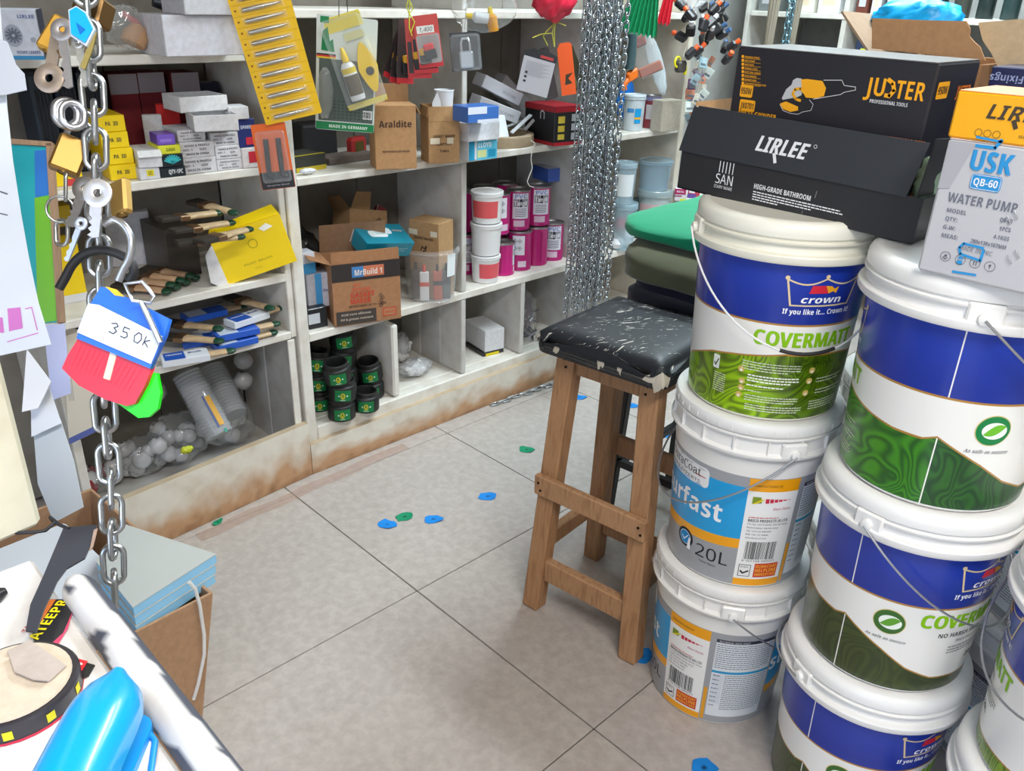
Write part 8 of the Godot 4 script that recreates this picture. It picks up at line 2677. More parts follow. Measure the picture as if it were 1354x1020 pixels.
# flat outline lying on a level surface
func lying(px: Array,y: float,o: Vector3) -> PackedVector2Array:
	var p:=PackedVector2Array()
	for q in px:
		var w:=fy(q[0],q[1],y)-o
		p.append(Vector2(w.x,-w.z))
	return p
func flat_xf(o: Vector3) -> Transform3D:
	return Transform3D(Basis(Vector3(1,0,0),Vector3(0,0,-1),Vector3(0,1,0)),o)

func counter_side():
	var CY:=0.935
	var white:=C(236,234,232)
	var t:=thing("counter","white painted shop counter with a raised edge strip worn black","counter",Transform3D())
	var b:=mb(white); board(b,Vector3(-2.1,CY-0.03,1.265),Vector3(-0.9185,CY,1.80),0.003); part(b,"top",m_paint(),t)
	b=mb(C(150,146,142)); board(b,Vector3(-2.1,0,1.29),Vector3(-2.06,CY-0.0305,1.78)); board(b,Vector3(-0.965,0,1.29),Vector3(-0.93,CY-0.0305,1.78)); part(b,"panel",m_paint(),t)
	# edge strip: rounded, white where it is not worn through
	b=mb()
	var n:=FastNoiseLite.new(); n.seed=6; n.frequency=22.0; n.fractal_octaves=4
	var seg:=60
	var g:=[]
	for i in seg+1:
		var z:=lerpf(1.327,1.80,float(i)/seg)
		var row:=[]
		for k in 15:
			var a:=lerpf(-0.25,PI+0.25,k/14.0)
			var s: float=1.0 if i>1 else [0.55,0.85][i]
			row.append(Vector3(-0.9043-cos(a)*0.0138*s,0.9365+sin(a)*0.0155*s,z))
		g.append(row)
	b.sheet(g)
	for i in b.v.size():
		var p:=b.v[i]
		var e:=p.x+0.9043+n.get_noise_3d(p.x*3,p.y,p.z)*0.006-0.002*n.get_noise_2d(p.z*0.3,4)
		var e2:=-(p.x+0.9043)+n.get_noise_3d(p.x*3,p.y+5,p.z)*0.012
		b.c[i]=(C(84,88,102) if e>0.0066 or e2>0.0134 else white).srgb_to_linear()
	part(b,"edge_strip",m_paint(),t,"edge strip with its paint worn black along the rim")
	b=mb(white); board(b,Vector3(-2.1,CY+0.0005,1.225),Vector3(-0.945,CY+0.014,1.276),0.004); part(b,"back_strip",m_paint(),t)
	b=mb(C(190,168,140)); board(b,Vector3(-2.1,CY-0.025,1.24),Vector3(-0.95,CY-0.001,1.2645),0.003); part(b,"batten",m_wood(),t)
	# post at the counter's end with papers on it
	var pb:=fy(34,700,CY+0.0145)
	t=thing("post","cream painted wooden post standing at the far end of the counter","post",at(Vector3(pb.x-0.012,CY+0.0145,pb.z-0.012),0.15))
	b=mb(C(238,234,212)); b.box(Vector3(0.046,1.4,0.04),Transform3D(),0.005); part(b,"timber",m_paint(),t)
	t=thing("cable","thin black cable lying round the foot of the cream post","cable",at(fy(62,703,CY+0.017)))
	b=mb(C(46,44,48)); var wp:=[]
	for q in [[-10,690],[8,698],[22,705],[45,704],[60,702],[72,692],[66,684],[78,694],[92,700]]: wp.append(fy(q[0],q[1],CY+0.018)-t.position)
	b.tube(wp,0.0016,8); part(b,"wire",m_rubber(),t)
	# hanging papers
	var sheets:=[["white_paper","long white paper sheets hanging at the left edge before the shelves",[[-30,-10],[-3,-10],[2,60],[7,140],[14,210],[24,280],[34,340],[46,400],[62,455],[0,470],[-30,474]],0.86,C(236,240,246),"paper"],["white_paper","upper white paper folded over at the left edge",[[-20,46],[8,54],[19,84],[29,95],[32,117],[8,124],[-20,130]],0.85,C(206,212,222),"paper"],["white_paper","small white paper corner below the hanging sheets beside the post",[[36,462],[66,505],[50,540],[30,545]],0.87,C(240,240,242),"paper"],["white_paper","second white paper under the small corner beside the post",[[40,470],[60,500],[79,560],[42,578]],0.89,C(228,230,236),"paper"],["plastic_sheet","grey translucent plastic sheet hanging right of the cream post",[[44,560],[78,555],[95,610],[107,672],[70,692],[50,640]],0.90,C(196,202,206),"sheet"],["lilac_sheet","pale lilac plastic sheet hanging below the teal board",[[58,430],[84,428],[92,520],[68,530]],1.0,C(196,200,232),"sheet"],["carton_panel","cream carton panel with a dark blue bottom stripe behind the red tag",[[82,430],[116,440],[128,570],[92,588]],1.5,C(226,216,198),"panel"]]
	for q in sheets:
		var c:=Vector2(q[2][0][0],q[2][0][1])
		if q[5]=="panel": q[3]=(fz(100,500,-0.083)-EYE).dot(cam_fwd)
		var xf:=facing(c,q[3],8)
		t=thing(q[0],q[1],q[5],xf,"papers hanging by the post" if q[0]=="white_paper" else "")
		b=mb(q[4]); var poly:=cut(q[2],c,q[3])
		b.prism(poly,0.0012 if q[3]<1.1 else 0.004)
		part(b,"sheet",M("paper",Color(1,1,1),0.8,"",1.0,{"back": Color(0.5,0.5,0.5)}),t)
		b=mb()
		var z:=at(Vector3(0,0,0.0018 if q[3]<1.1 else 0.0046))
		if q[3]==0.86:
			b.paint(C(214,120,196)); b.flat(cut([[8,408],[24,406],[27,434],[10,438]],c,0.86),z); b.flat(cut([[-20,418],[2,420],[4,440],[-20,440]],c,0.86),z)
			b.stroke(Array(cut([[8,452],[46,440]],c,0.86)),0.0010,z); b.stroke(Array(cut([[30,408],[38,406],[45,436]],c,0.86)),0.0010,z)
			b.paint(C(96,100,112)); b.stroke(Array(cut([[-10,250],[8,256]],c,0.86)),0.0014,z); b.stroke(Array(cut([[-10,280],[8,284]],c,0.86)),0.0012,z)
			part(b,"print",m_ink(),t,"pink printing")
		elif q[5]=="panel":
			b.paint(C(84,96,160)); b.flat(cut([[91,580],[127,562],[128,570],[92,588]],c,q[3]),z)
			b.paint(C(150,150,156)); for k in 4: b.stroke(Array(cut([[88+k*2,500],[92+k*2,530]],c,q[3])),0.001,z)
			part(b,"print",m_ink(),t)
	# teal and green picture board in a brown frame
	var xf2:=facing(Vector2(18,192),1.0,10)
	t=thing("picture_board","teal and green picture board with a brown wooden frame behind the chain","picture",xf2)
	b=mb(C(0,160,168)); var c2:=Vector2(18,192)
	b.prism(cut([[4,192],[62,194],[74,426],[30,430]],c2,1.0),0.006); b.paint(C(110,180,20)); b.flat(cut([[46,262],[66,258],[74,424],[50,428]],c2,1.0),at(Vector3(0,0,0.0066)))
	b.paint(C(30,110,190)); b.flat(cut([[46,200],[62,198],[66,256],[47,262]],c2,1.0),at(Vector3(0,0,0.0066))); part(b,"panel",m_gloss(),t)
	b=mb(C(170,140,112)); b.prism(cut([[61,190],[68,190],[82,426],[75,428]],c2,1.0),0.010); b.prism(cut([[4,186],[68,188],[68,194],[4,193]],c2,1.0),0.010); part(b,"frame",m_wood(),t)
	# ---- open carton with notebooks on the floor
	t=thing("floor_carton","open brown carton on the floor behind the counter holding grey notebooks","box",at(Vector3(-0.735,0.0005,0.545),deg_to_rad(4)))
	for q in [[Vector3(0.27,0.006,0.49),Vector3.ZERO,"base"],[Vector3(0.27,0.42,0.006),Vector3(0,0,0.242),"wall"],[Vector3(0.27,0.42,0.006),Vector3(0,0,-0.242),"wall"],[Vector3(0.006,0.42,0.478),Vector3(0.132,0,0),"wall"],[Vector3(0.006,0.42,0.478),Vector3(-0.132,0,0),"wall"]]:
		b=mb(C(184,144,110)); b.box(q[0],at(q[1]),0.001)
		# the worn carton narrows towards the floor
		for i in b.v.size(): b.v[i]=Vector3((b.v[i].x+0.135)*lerpf(0.74,1.0,b.v[i].y/0.42)-0.135,b.v[i].y,b.v[i].z*lerpf(0.86,1.0,b.v[i].y/0.42))
		part(b,q[2],m_card(),t)
	t=thing("paper_bundle","bundle of white papers filling the carton under the notebooks","paper",at(Vector3(-0.77,0.0068,0.545),deg_to_rad(4)))
	b=mb(C(214,216,222)); b.box(Vector3(0.175,0.40,0.36),Transform3D(),0.006); part(b,"sheets",m_matt(),t)
	var NY:=0.4085
	for k in 3:
		var top:=0.0
		var yb:=NY+0.019*k
		var o:=fy(215,745,NY+0.056)
		t=thing("notebook",["lowest notebook with pale blue pages in the carton","middle notebook with pale blue pages in the carton","grey covered notebook with blue pages on top in the floor carton"][k],"notebook",flat_xf(Vector3(o.x,yb,o.z)),"notebooks in the floor carton")
		var out:=[[160,692],[285,733],[176,803],[127,742]]
		var poly:=lying(out,NY+0.056,Vector3(o.x,0,o.z))
		var sc:=[0.96,0.98,1.0][k] as float
		for i in poly.size(): poly[i]=poly[i]*sc+Vector2(-0.003,-0.003)*(2-k)
		b=mb(C(150,206,240)); b.prism(poly,0.0165); part(b,"pages",m_matt(),t)
		b=mb(C(186,188,184))
		var big:=PackedVector2Array()
		for p in poly: big.append(p*1.01)
		b.prism(big,0.0012,at(Vector3(0,0,0.0168))); part(b,"cover",m_matt(),t)
	t=thing("white_cable","white cable hanging over the corner of the floor carton","cable",at(fz(262,785,0.80)))
	b=mb(C(226,224,220)); wp=[]
	for q in [[250,770,0.432],[258,779,0.436],[264,800,0.40],[270,840,0.33],[270,866,0.28],[262,905,0.2],[256,925,0.15]]: wp.append(fz(q[0],q[1],0.802-0.06*(0.43-q[2]))-t.position)
	b.tube(wp,0.0032,8); part(b,"wire",m_plastic(),t)
	# ---- things lying on the counter
	var o:=fy(80,760,CY)
	t=thing("black_strap","strip of black webbing lying across the far corner of the counter","strap",flat_xf(o+Vector3(0,0.0165,0)))
	b=mb(C(46,46,54)); b.prism(lying([[84,698],[128,694],[122,716],[112,738],[88,752],[76,768],[58,806],[48,836],[34,834],[40,800],[58,760]],CY+0.018,o),0.0016); part(b,"webbing",m_cloth(),t)
	b=mb(C(176,150,134)); b.prism(lying([[124,700],[129,698],[123,722],[118,728]],CY+0.02,o),0.001,at(Vector3(0,0,0.002))); part(b,"frayed_end",m_card(),t)
	# tape rolls
	o=fy(30,905,CY)
	t=thing("tape_roll","worn roll of black and yellow tape with a tan core lying on the counter","tape",at(fy(22,925,CY)+Vector3(0.0,0.0005,0)))
	b=mb(C(44,42,48)); b.lathe([Vector2(0.026,0),Vector2(0.041,0.0),Vector2(0.0425,0.002),Vector2(0.0425,0.013),Vector2(0.041,0.015),Vector2(0.026,0.015)],40); part(b,"tape",m_gloss(),t)
	b=mb(C(222,206,184)); b.lathe([Vector2(0,0.0150),Vector2(0.025,0.0153),Vector2(0.026,0.0172),Vector2(0.037,0.0172),Vector2(0.038,0.0155)],40); part(b,"core",m_card(),t)
	b=mb(C(226,214,30))
	for k in 10: b.lathe([Vector2(0.0428,0.004),Vector2(0.0428,0.011)],3,Transform3D(),TAU*k/10+0.2,TAU*k/10+0.34)
	b.paint(C(206,40,70)); b.lathe([Vector2(0.0429,0.0),Vector2(0.0429,0.002)],30); part(b,"print",m_ink(),t)
	t=thing("torn_card","torn piece of tan card lying on the tape roll","card",flat_xf(fy(60,870,CY+0.0185)))
	b=mb(C(196,182,172)); b.prism(lying([[10,862],[40,848],[72,870],[88,882],[66,902],[44,900],[20,890]],CY+0.0185,fy(60,870,CY+0.0185)),0.0012); part(b,"piece",m_card(),t)
	o=fy(70,822,CY)
	t=thing("tape_wrapper","black tape wrapper with yellow ATEEPR lettering and red lining on the counter","wrapper",flat_xf(o+Vector3(0,0.001,0)))
	var wpoly:=lying([[40,824],[62,793],[92,793],[98,806],[84,838],[62,859],[44,846]],CY+0.002,o)
	b=mb(C(40,40,44)); b.prism(wpoly,0.0012)
	var zz:=at(Vector3(0,0,0.0017)); var zz2:=at(Vector3(0,0,0.0021))
	b.paint(C(236,120,40)); b.flat(lying([[41,822],[60,794],[74,794],[52,828]],CY+0.002,o),zz)
	b.paint(C(232,70,110)); b.flat(lying([[62,858],[84,838],[97,808],[90,832],[78,852]],CY+0.002,o),zz); part(b,"film",m_gloss(),t)
	b=mb(C(244,222,20)); var l0:=lying([[47,848],[88,795]],CY+0.002,o)
	var dir:=(l0[1]-l0[0]).normalized()
	b.text("ATEEPR",0.0082,zz2*Transform3D(Basis(Vector3(dir.x,dir.y,0),Vector3(-dir.y,dir.x,0),Vector3(0,0,1)),Vector3(l0[0].x+dir.y*0.002,l0[0].y-dir.x*0.002,0)),{"bold": true,"width": (l0[1]-l0[0]).length()})
	b.paint(C(190,40,30)); b.text("TAPE",0.0045,zz2*Transform3D(Basis(Vector3(dir.x,dir.y,0),Vector3(-dir.y,dir.x,0),Vector3(0,0,1)),Vector3(l0[0].x-dir.y*0.011+dir.x*0.008,l0[0].y+dir.x*0.011+dir.y*0.008,0)),{"bold": true}); part(b,"print",m_ink(),t)
	t=thing("red_label","small red and white label on the counter beside the edge strip","label",flat_xf(fy(104,885,CY)+Vector3(0,0.0008,0)))
	b=mb(C(36,34,38)); b.prism(lying([[78,900],[92,872],[126,882],[118,896],[100,904],[80,930]],CY,fy(104,885,CY)),0.001); b.paint(C(226,40,50)); b.flat(lying([[88,892],[98,873],[117,878],[104,900]],CY,fy(104,885,CY)),zz); b.paint(C(246,230,230)); b.stroke(Array(lying([[94,890],[108,882]],CY,fy(104,885,CY))),0.003,zz2); part(b,"slip",m_gloss(),t)
	t=thing("marker_pen","black pen end at the left edge of the counter","pen",at(fy(0,795,CY)+Vector3(0,0.0065,0)))
	b=mb(C(34,34,40)); b.tube([Vector3(-0.06,0,0.01),Vector3(0.0,0,0),Vector3(0.006,0,-0.001)],0.006,10,false,[0.006,0.006,0.003]); part(b,"barrel",m_plastic(),t)
	# ---- stapler
	var s0:=fy(138,925,CY+0.045)
	var s1:=fy(72,1060,CY+0.045)
	var ax:=(s1-s0)*Vector3(1,0,1)
	t=thing("stapler","bright blue stapler in the lower left corner of the counter","stapler",Transform3D(Basis(ax.cross(Vector3.UP).normalized()*-1,Vector3.UP,ax.normalized()),Vector3(s0.x,CY+0.0005,s0.z)))
	g=[]
	for i in 13:
		var u:=i/12.0
		var ww:=0.0195*sqrt(clampf(1.0-pow(maxf(0.0,0.22-u)/0.22,2.0),0.02,1.0))
		var row:=[]
		for k in 17:
			var a:=PI*k/16.0
			row.append(Vector3(-cos(a)*ww,0.030+pow(sin(a),0.6)*(0.020+0.004*sin(u*PI))*(0.75+0.25*minf(u*5,1.0)),-0.024+u*0.15))
		g.append(row)
	b=mb(C(0,166,236)); b.sheet(g,0.003); part(b,"arm",M("blue_plastic",Color(1,1,1),0.3,"",1.0,{"clear": 0.5}),t)
	b=mb(C(140,142,150)); b.box(Vector3(0.018,0.012,0.14),at(Vector3(0,0.014,0.05)),0.002); part(b,"magazine",m_rough_steel(),t)
	b=mb(C(30,150,226)); b.prism(rrect(-0.021,-0.13,0.021,0.020,0.012),0.010,Transform3D(Basis(Vector3(1,0,0),Vector3(0,0,-1),Vector3(0,1,0)),Vector3.ZERO)); part(b,"base",m_plastic(),t)
	# blue edged tray with the steel hinge plate
	o=fy(186,1000,CY)
	t=thing("key_tag_case","clear white tray with a blue rim and a dark steel plate beside the stapler","case",flat_xf(o+Vector3(0,0.0006,0)))
	var ring:=lying([[150,1030],[164,972],[176,964],[196,968],[205,980],[198,1030],[186,1080],[140,1080]],CY+0.006,o)
	b=mb(C(232,236,240)); b.prism(ring,0.004); part(b,"tray",m_plastic(),t)
	b=mb(C(40,150,230)); var rp:=[]
	for p in ring: rp.append(Vector3(p.x,p.y,0.005))
	b.tube(rp,0.0022,8,true); part(b,"rim",m_plastic(),t)
	b=mb(C(96,94,104)); b.prism(lying([[158,986],[186,986],[178,1024],[148,1024]],CY+0.006,o),0.002,at(Vector3(0,0,0.0042))); part(b,"plate",m_rough_steel(),t)

func key_at(called: String,label: String,bow: Vector2,tip: Vector2,d: float,r: float,col: Color,hole:=true,yaw:=0.0) -> Node3D:
	var k:=d/F
	var t:=thing(called,label,"key",facing(bow,d,yaw),"keys on the chain")
	var b:=mb(col)
	var v:=Vector2(tip.x-bow.x,-(tip.y-bow.y))*k
	var e:=v.normalized()
	var s:=Vector2(-e.y,e.x)
	# bow as a ring, then the bitted blade
	var outer:=disc(Vector2(),r,24)
	var g:=[]
	for ri in [[r,0.0],[r,0.0022],[r*0.30,0.0022],[r*0.30,0.0],[r,0.0]]:
		var row:=[]
		for j in 24: row.append(Vector3(cos(TAU*j/24)*ri[0]+s.x*0 ,sin(TAU*j/24)*ri[0],ri[1]))
		g.append(row)
	b.sheet(g,0.0,true)
	part(b,"bow",m_rough_steel(),t)
	b=mb(col)
	var L:=v.length()
	var poly:=PackedVector2Array()
	var w:=r*0.42
	poly.append(e*r*0.92+s*w); poly.append(e*L*0.97+s*w); poly.append(e*L)
	for j in 7: poly.append(e*(L*0.95-j*(L-r)*0.11)-s*w*(0.35 if j % 2 else 0.95))
	poly.append(e*r*0.92-s*w)
	b.prism(poly,0.0020)
	part(b,"blade",m_rough_steel(),t)
	return t

func padlock(label: String,c: Vector2,d: float,w: float,h: float,roll: float,yaw: float,col: Color,shackle: bool) -> Node3D:
	var t:=thing("padlock",label,"padlock",facing(c,d,yaw,-8)*Transform3D(Basis(Vector3(0,0,1),deg_to_rad(roll)),Vector3.ZERO),"padlocks on the chain")
	var b:=mb(col); b.box(Vector3(w,h,w*0.5),at(Vector3(0,-h/2,0)),0.0022); part(b,"body",M("brass",Color(1,1,1),0.44,"",1.0,{"metal": 0.8}),t)
	b=mb(col.darkened(0.3)); b.lathe([Vector2(0.0045,0.0),Vector2(0.0045,0.0008),Vector2(0,0.0008)],14,at(Vector3(0,-h/2-0.0006,0))); part(b,"keyway",m_rough_steel(),t)
	if shackle:
		b=mb(C(216,218,222)); var p:=[]
		for k in 13:
			var a:=PI*k/12
			p.append(Vector3(-cos(a)*w*0.33,h*0.5+w*0.35+sin(a)*w*0.33,0))
		p.push_front(Vector3(-w*0.33,h*0.42,0)); p.append(Vector3(w*0.33,h*0.42,0))
		b.tube(p,w*0.10,10); part(b,"shackle",m_steel(),t)
	return t

func chain_and_keys():
	var D:=0.74
	# the chain itself: links face on and edge on in turn
	var path:=[[112,-20],[118,60],[124,140],[128,230],[131,330],[134,430],[138,540],[146,640],[152,790]]
	var cv:=Curve3D.new()
	for q in path: cv.add_point(fd(q[0],q[1],lerpf(D-0.02,D+0.02,(q[1]+20)/810.0)))
	var o:=cv.get_point_position(0)
	var t:=thing("hanging_chain","galvanised steel chain hanging before the shelves at the left with keys and padlocks","chain",at(o))
	var L:=cv.get_baked_length()
	var pitch:=0.0232
	var n:=int(L/pitch)
	for k in n+1:
		var p:=cv.sample_baked(k*pitch)
		var q:=cv.sample_baked(minf(k*pitch+0.005,L))
		if k==n: q=p+(p-cv.sample_baked(k*pitch-0.005))
		var al:=(p-q).normalized()
		var sd:=(cam_right-al*cam_right.dot(al)).normalized()
		if k % 2: sd=al.cross(sd)
		sd=sd.rotated(al,0.35+0.15*sin(k*1.7))
		var b:=mb(C(190,192,194))
		link_ring(b,p-o,al,sd,0.0350,0.0175,0.0027,10,20)
		part(b,"link",m_steel(),t)
	# padlocks
	padlock("worn brass padlock under the round steel key at the top of the chain",Vector2(76,48),0.72,0.021,0.034,-24,15,C(206,160,70),false)
	padlock("dark brass padlock body at the top edge of the picture",Vector2(122,20),0.75,0.036,0.024,-10,-20,C(120,92,58),false)
	padlock("squat brass padlock hanging left of the chain links",Vector2(92,206),0.73,0.025,0.034,-18,30,C(150,116,62),true)
	padlock("brass padlock hanging right of the white round key",Vector2(160,262),0.71,0.019,0.032,14,-25,C(196,158,92),false)
	# steel rings and the long shackles
	t=thing("steel_ring","thick chrome ring round the chain","ring",facing(Vector2(88,150),0.72,40))
	var b:=mb(C(206,206,212)); link_ring(b,Vector3.ZERO,Vector3.UP,Vector3(1,0,0),0.0215,0.018,0.0036,12,28); link_ring(b,Vector3(0.004,-0.002,0.005),Vector3.UP,Vector3(1,0,0.2).normalized(),0.0215,0.018,0.0030,12,28); part(b,"coil",m_steel(),t)
	t=thing("key_ring","thin steel key ring left of the white round key","ring",facing(Vector2(80,277),0.72,15))
	b=mb(C(190,190,188)); link_ring(b,Vector3.ZERO,Vector3.UP,Vector3(1,0,0),0.0225,0.0215,0.0010,8,28); link_ring(b,Vector3(0,0,0.0018),Vector3.UP,Vector3(1,0,0),0.0225,0.0215,0.0010,8,28); link_ring(b,Vector3(0.004,0.020,0),Vector3.UP,Vector3(0.3,0,1).normalized(),0.024,0.011,0.0014,8,20); link_ring(b,Vector3(0.001,-0.020,0),Vector3.UP,Vector3(1,0,0.5).normalized(),0.022,0.012,0.0018,8,20); part(b,"coil",m_steel(),t)
	var bent:=func(called: String,label: String,list: Array,d: float,r: float,col: Color,m: Material):
		var c:=fd(list[0][0],list[0][1],d)
		var tt:=thing(called,label,"shackle",at(c))
		var cc:=Curve3D.new()
		for i in list.size():
			var a: Array=list[maxi(i-1,0)]
			var z: Array=list[mini(i+1,list.size()-1)]
			var tg:=(fd(z[0],z[1],d)-fd(a[0],a[1],d))*0.17
			cc.add_point(fd(list[i][0],list[i][1],d)-c,-tg,tg)
		cc.bake_interval=0.003
		var bb:=mb(col)
		bb.tube(Array(cc.get_baked_points()),r,12)
		part(bb,"rod",m,tt)
	bent.call("padlock_shackle","bright steel shackle curving over the blue tag",[[136,296],[150,291],[164,299],[173,316],[172,338],[163,356],[156,372]],0.70,0.0034,C(206,208,212),m_steel())
	bent.call("padlock_shackle","black sleeved shackle curving left over the chain",[[78,382],[86,368],[96,350],[112,336],[134,331],[156,336],[172,346],[177,360],[170,372]],0.73,0.0040,C(40,40,44),m_rubber())
	# keys
	key_at("key","round steel key with a straight blade at the top left of the chain",Vector2(83,40),Vector2(91,118),0.70,0.0095,C(196,190,192))
	key_at("key","round cream key with a dark hole at the left of the chain",Vector2(66,104),Vector2(78,40),0.71,0.0125,C(206,186,170))
	key_at("key","round white steel key in the middle of the chain",Vector2(130,256),Vector2(124,315),0.69,0.0118,C(222,218,216))
	key_at("key","dull grey key behind the white round one",Vector2(113,250),Vector2(92,300),0.715,0.0105,C(140,134,130))
	key_at("key","toothed steel key pointing down beside the blue headed one",Vector2(104,56),Vector2(113,116),0.69,0.006,C(206,204,200))
	key_at("key","slim steel key pointing down left under the key ring",Vector2(108,296),Vector2(88,346),0.70,0.0055,C(206,212,226))
	var kd:=0.685
	var c:=Vector2(110,36)
	t=thing("key","key with a bright blue plastic head near the top of the chain","key",facing(c,kd,5),"keys on the chain")
	b=mb(C(206,216,230)); b.prism(cut([[93,16],[103,10],[116,18],[127,40],[116,63],[96,50]],c,kd),0.003); part(b,"rim",m_plastic(),t)
	b=mb(C(0,172,250)); b.prism(cut([[95.5,18],[104,12.5],[115,20],[124.5,40],[115,59],[97.5,47.5]],c,kd),0.005,at(Vector3(0,0,-0.0005))); b.paint(C(0,110,200)); b.flat(cut([[104,33],[116,42],[109,49]],c,kd),at(Vector3(0,0,0.0049))); part(b,"head",m_plastic(),t)
	b=mb(C(196,176,110)); b.prism(cut([[120,48],[127,42],[122,64],[112,92],[106,88]],c,kd),0.002,at(Vector3(0,0,-0.002))); part(b,"blade",m_rough_steel(),t)
	# the coloured tag
	c=Vector2(160,450)
	kd=0.66
	t=thing("plastic_tag","blue, red and green plastic tag with a handwritten white label on the chain","tag",facing(c,kd,-6))
	b=mb(C(30,226,20)); b.prism(cut([[150,532],[196,492],[208,494],[213,520],[209,541],[196,552],[182,553]],c,kd),0.004,at(Vector3(0,0,-0.006))); part(b,"green_plate",m_plastic(),t)
	b=mb(C(226,44,64)); b.prism(cut([[104,446],[206,486],[196,510],[182,534],[170,537],[140,528],[104,510],[80,487],[88,470]],c,kd),0.005,at(Vector3(0,0,-0.002)),true)
	for k in 14: b.stroke(Array(cut([[108+k*6.4,456+k*2.5],[94+k*6.0,484+k*2.6]],c,kd)),0.0006,at(Vector3(0,0,0.0033)))
	part(b,"red_plate",m_plastic(),t)
	b=mb(C(40,112,226)); b.prism(cut([[138,380],[150,384],[232,424],[226,446],[206,488],[104,448],[112,420]],c,kd),0.005,at(Vector3(0,0,0.001)),true); b.paint(C(236,196,40)); b.flat(cut([[145,380],[160,384],[172,394],[158,392]],c,kd),at(Vector3(0,0,0.0065))); part(b,"blue_plate",m_plastic(),t)
	b=mb(C(222,228,240)); b.prism(cut([[121,402],[136,404],[224,446],[208,482],[106,440]],c,kd),0.0006,at(Vector3(0,0,0.0064)))
	b.paint(C(60,66,80)); var zl:=facing(c,kd,-6).affine_inverse()
	var lab:=Transform3D(Basis(Vector3(0,0,1),-0.36),Vector3((150-160)*kd/F,-(441-450)*kd/F,0.0074))
	for q in [[[0,8],[4,9.5],[6,7.5],[3,5.5],[6,3.5],[4,0.6],[0,1.2]],[[16,9],[11,9],[11,5.2],[14.5,5.6],[16,3],[14.2,0.8],[10.5,1]],[[24,9],[21.4,5.4],[22.6,1],[26,0.8],[28,4.6],[26.6,8.4],[24,9]],[[31,8.4],[30.4,0.8]],[[35,6.4],[30.8,4],[35,0.6]]]:
		var sp:=[]
		for w in q: sp.append(Vector2(w[0],w[1])*0.00098)
		b.stroke(sp,0.0008,lab)
	part(b,"label",m_ink(),t,"white label with handwritten figures")
	b=mb(C(226,214,190)); b.box(Vector3(0.006,0.022,0.002),Transform3D(Basis(Vector3(0,0,1),-0.28),Vector3((143-160)*kd/F,-(502-450)*kd/F,0.0028)),0.0008); part(b,"clip",m_plastic(),t)
	t=thing("swivel_clip","flat steel swivel clip holding the coloured tag","clip",facing(Vector2(184,395),0.645,10))
	c=Vector2(184,395)
	b=mb(C(206,208,212)); b.stroke(Array(cut([[166,376],[188,372],[203,392],[198,400],[176,398]],c,0.645)),0.0022,Transform3D(),null,true)
	var fr:=[]
	for p in cut([[166,376],[188,372],[203,392],[198,400],[176,398]],c,0.645): fr.append(Vector3(p.x,p.y,0))
	b.tube(fr,0.0016,8,true)
	b.tube([Vector3(0.002,-0.003,0.001),Vector3(0.010,-0.020,0.002),Vector3(0.016,-0.034,0.002)],0.0024,8); part(b,"frame",m_steel(),t)

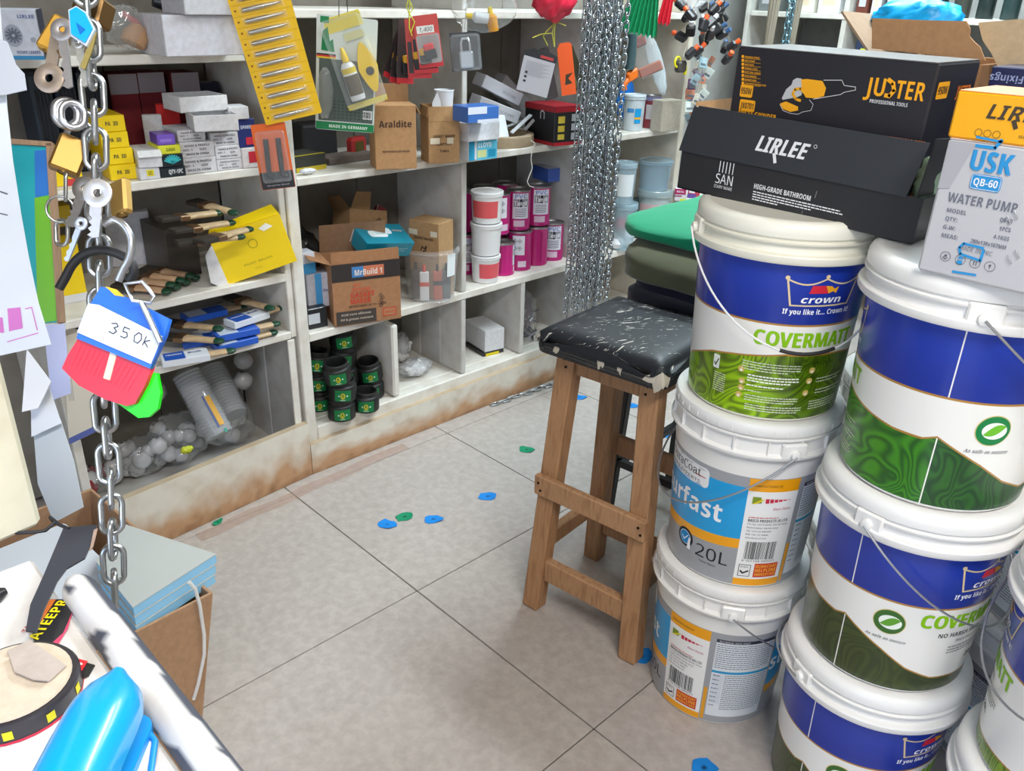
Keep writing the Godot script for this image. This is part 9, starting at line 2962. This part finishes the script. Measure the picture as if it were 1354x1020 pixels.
func floor_scraps():
	var blue:=C(0,130,214)
	var green:=C(0,136,94)
	var list:=[[697,595,green,"green paper scrap on the far floor tile left of the stool",0.0],[645,657,blue,"blue paper scrap nearest the stool's left leg on the tile",0.4],[573,687,blue,"blue paper scrap right of the green one on the tiles",0.2],[535,684,green,"green paper scrap touching a blue one on the tiles",0.5],[512,694,blue,"blue paper scrap touching the green one on the tiles",-0.3],[288,691,green,"small twisted green scrap by the left plinth board",1.2],[849,869,blue,"blue scrap behind the stool's near right foot",0.9],[835,537,blue,"crumpled blue scrap seen between the stool legs",0.2],[766,526,blue,"blue scrap at the stool's left leg near the plinth",0.1],[880,575,blue,"blue scrap behind the black steel stool",0.3],[931,1016,blue,"blue scrap at the lower edge of the picture by the bucket",0.2]]
	var r:=RandomNumberGenerator.new()
	r.seed=15
	for q in list:
		var t:=thing("paper_scrap",q[3],"paper scrap",at(fy(q[0],q[1],0.0)+Vector3(0,0.0006,0),-0.75+q[4]),"coloured scraps on the floor")
		var small: bool=q[0]==288
		var pts:=[]
		for k in 12: pts.append(r.randf_range(0.82,1.12))
		var g:=[]
		for i in 4:
			var row:=[]
			for k in 12:
				var a:=TAU*k/12
				var rr: float=pts[k]*i/3.0
				row.append(Vector3(cos(a)*rr*(0.029 if not small else 0.02),0.0006+0.004*pow(i/3.0,2.0)*maxf(sin(a*2+q[4]),0.0),sin(a)*rr*(0.022 if not small else 0.011)))
			g.append(row)
		var b:=mb(q[2]); b.sheet(g,0.0005,true); part(b,"sheet",m_matt(),t)
	# chain lying along the plinth
	var t:=thing("floor_chain","steel chain lying on the floor along the plinth board","chain",at(fy(653,533,0.0)))
	var a:=fy(653,534,0.004)
	var e:=fy(738,506,0.004)
	a.z=maxf(a.z,-0.052); e.z=maxf(e.z,-0.050)
	var n:=int(a.distance_to(e)/0.026)
	for k in n+1:
		var p:=a.lerp(e,float(k)/n)-t.position
		p.z+=0.004*sin(k*1.3)
		p.y=0.0105 if k % 2 else 0.004
		var b:=mb(C(200,206,212))
		link_ring(b,p,(e-a).normalized(),Vector3(0,0.42,0.9).normalized() if k % 2 else Vector3(0,0.1,1).normalized(),0.038,0.020,0.0030,8,16)
		part(b,"link",m_steel(),t)
	# clear tape stuck to the floor along the plinth
	t=thing("clear_tape","crinkled clear tape stuck on the floor along the plinth board","tape",at(fy(430,640,0.0)))
	var b:=mb(C(214,190,180))
	var g:=[]
	for i in 26:
		var u:=i/25.0
		var p:=fy(lerpf(262,536,u),lerpf(712,590,u),0.0)
		var row:=[]
		for k in 5: row.append(Vector3(p.x,0.0012+0.0016*absf(sin(i*2.1+k*1.4)),maxf(p.z,-0.05)+(k-2)*0.011+0.004*sin(i*0.8))-t.position)
		g.append(row)
	b.sheet(g); part(b,"film",M("tape_film",Color(0.96,0.9,0.87),0.16,"",1.0,{"alpha": 0.3}),t)
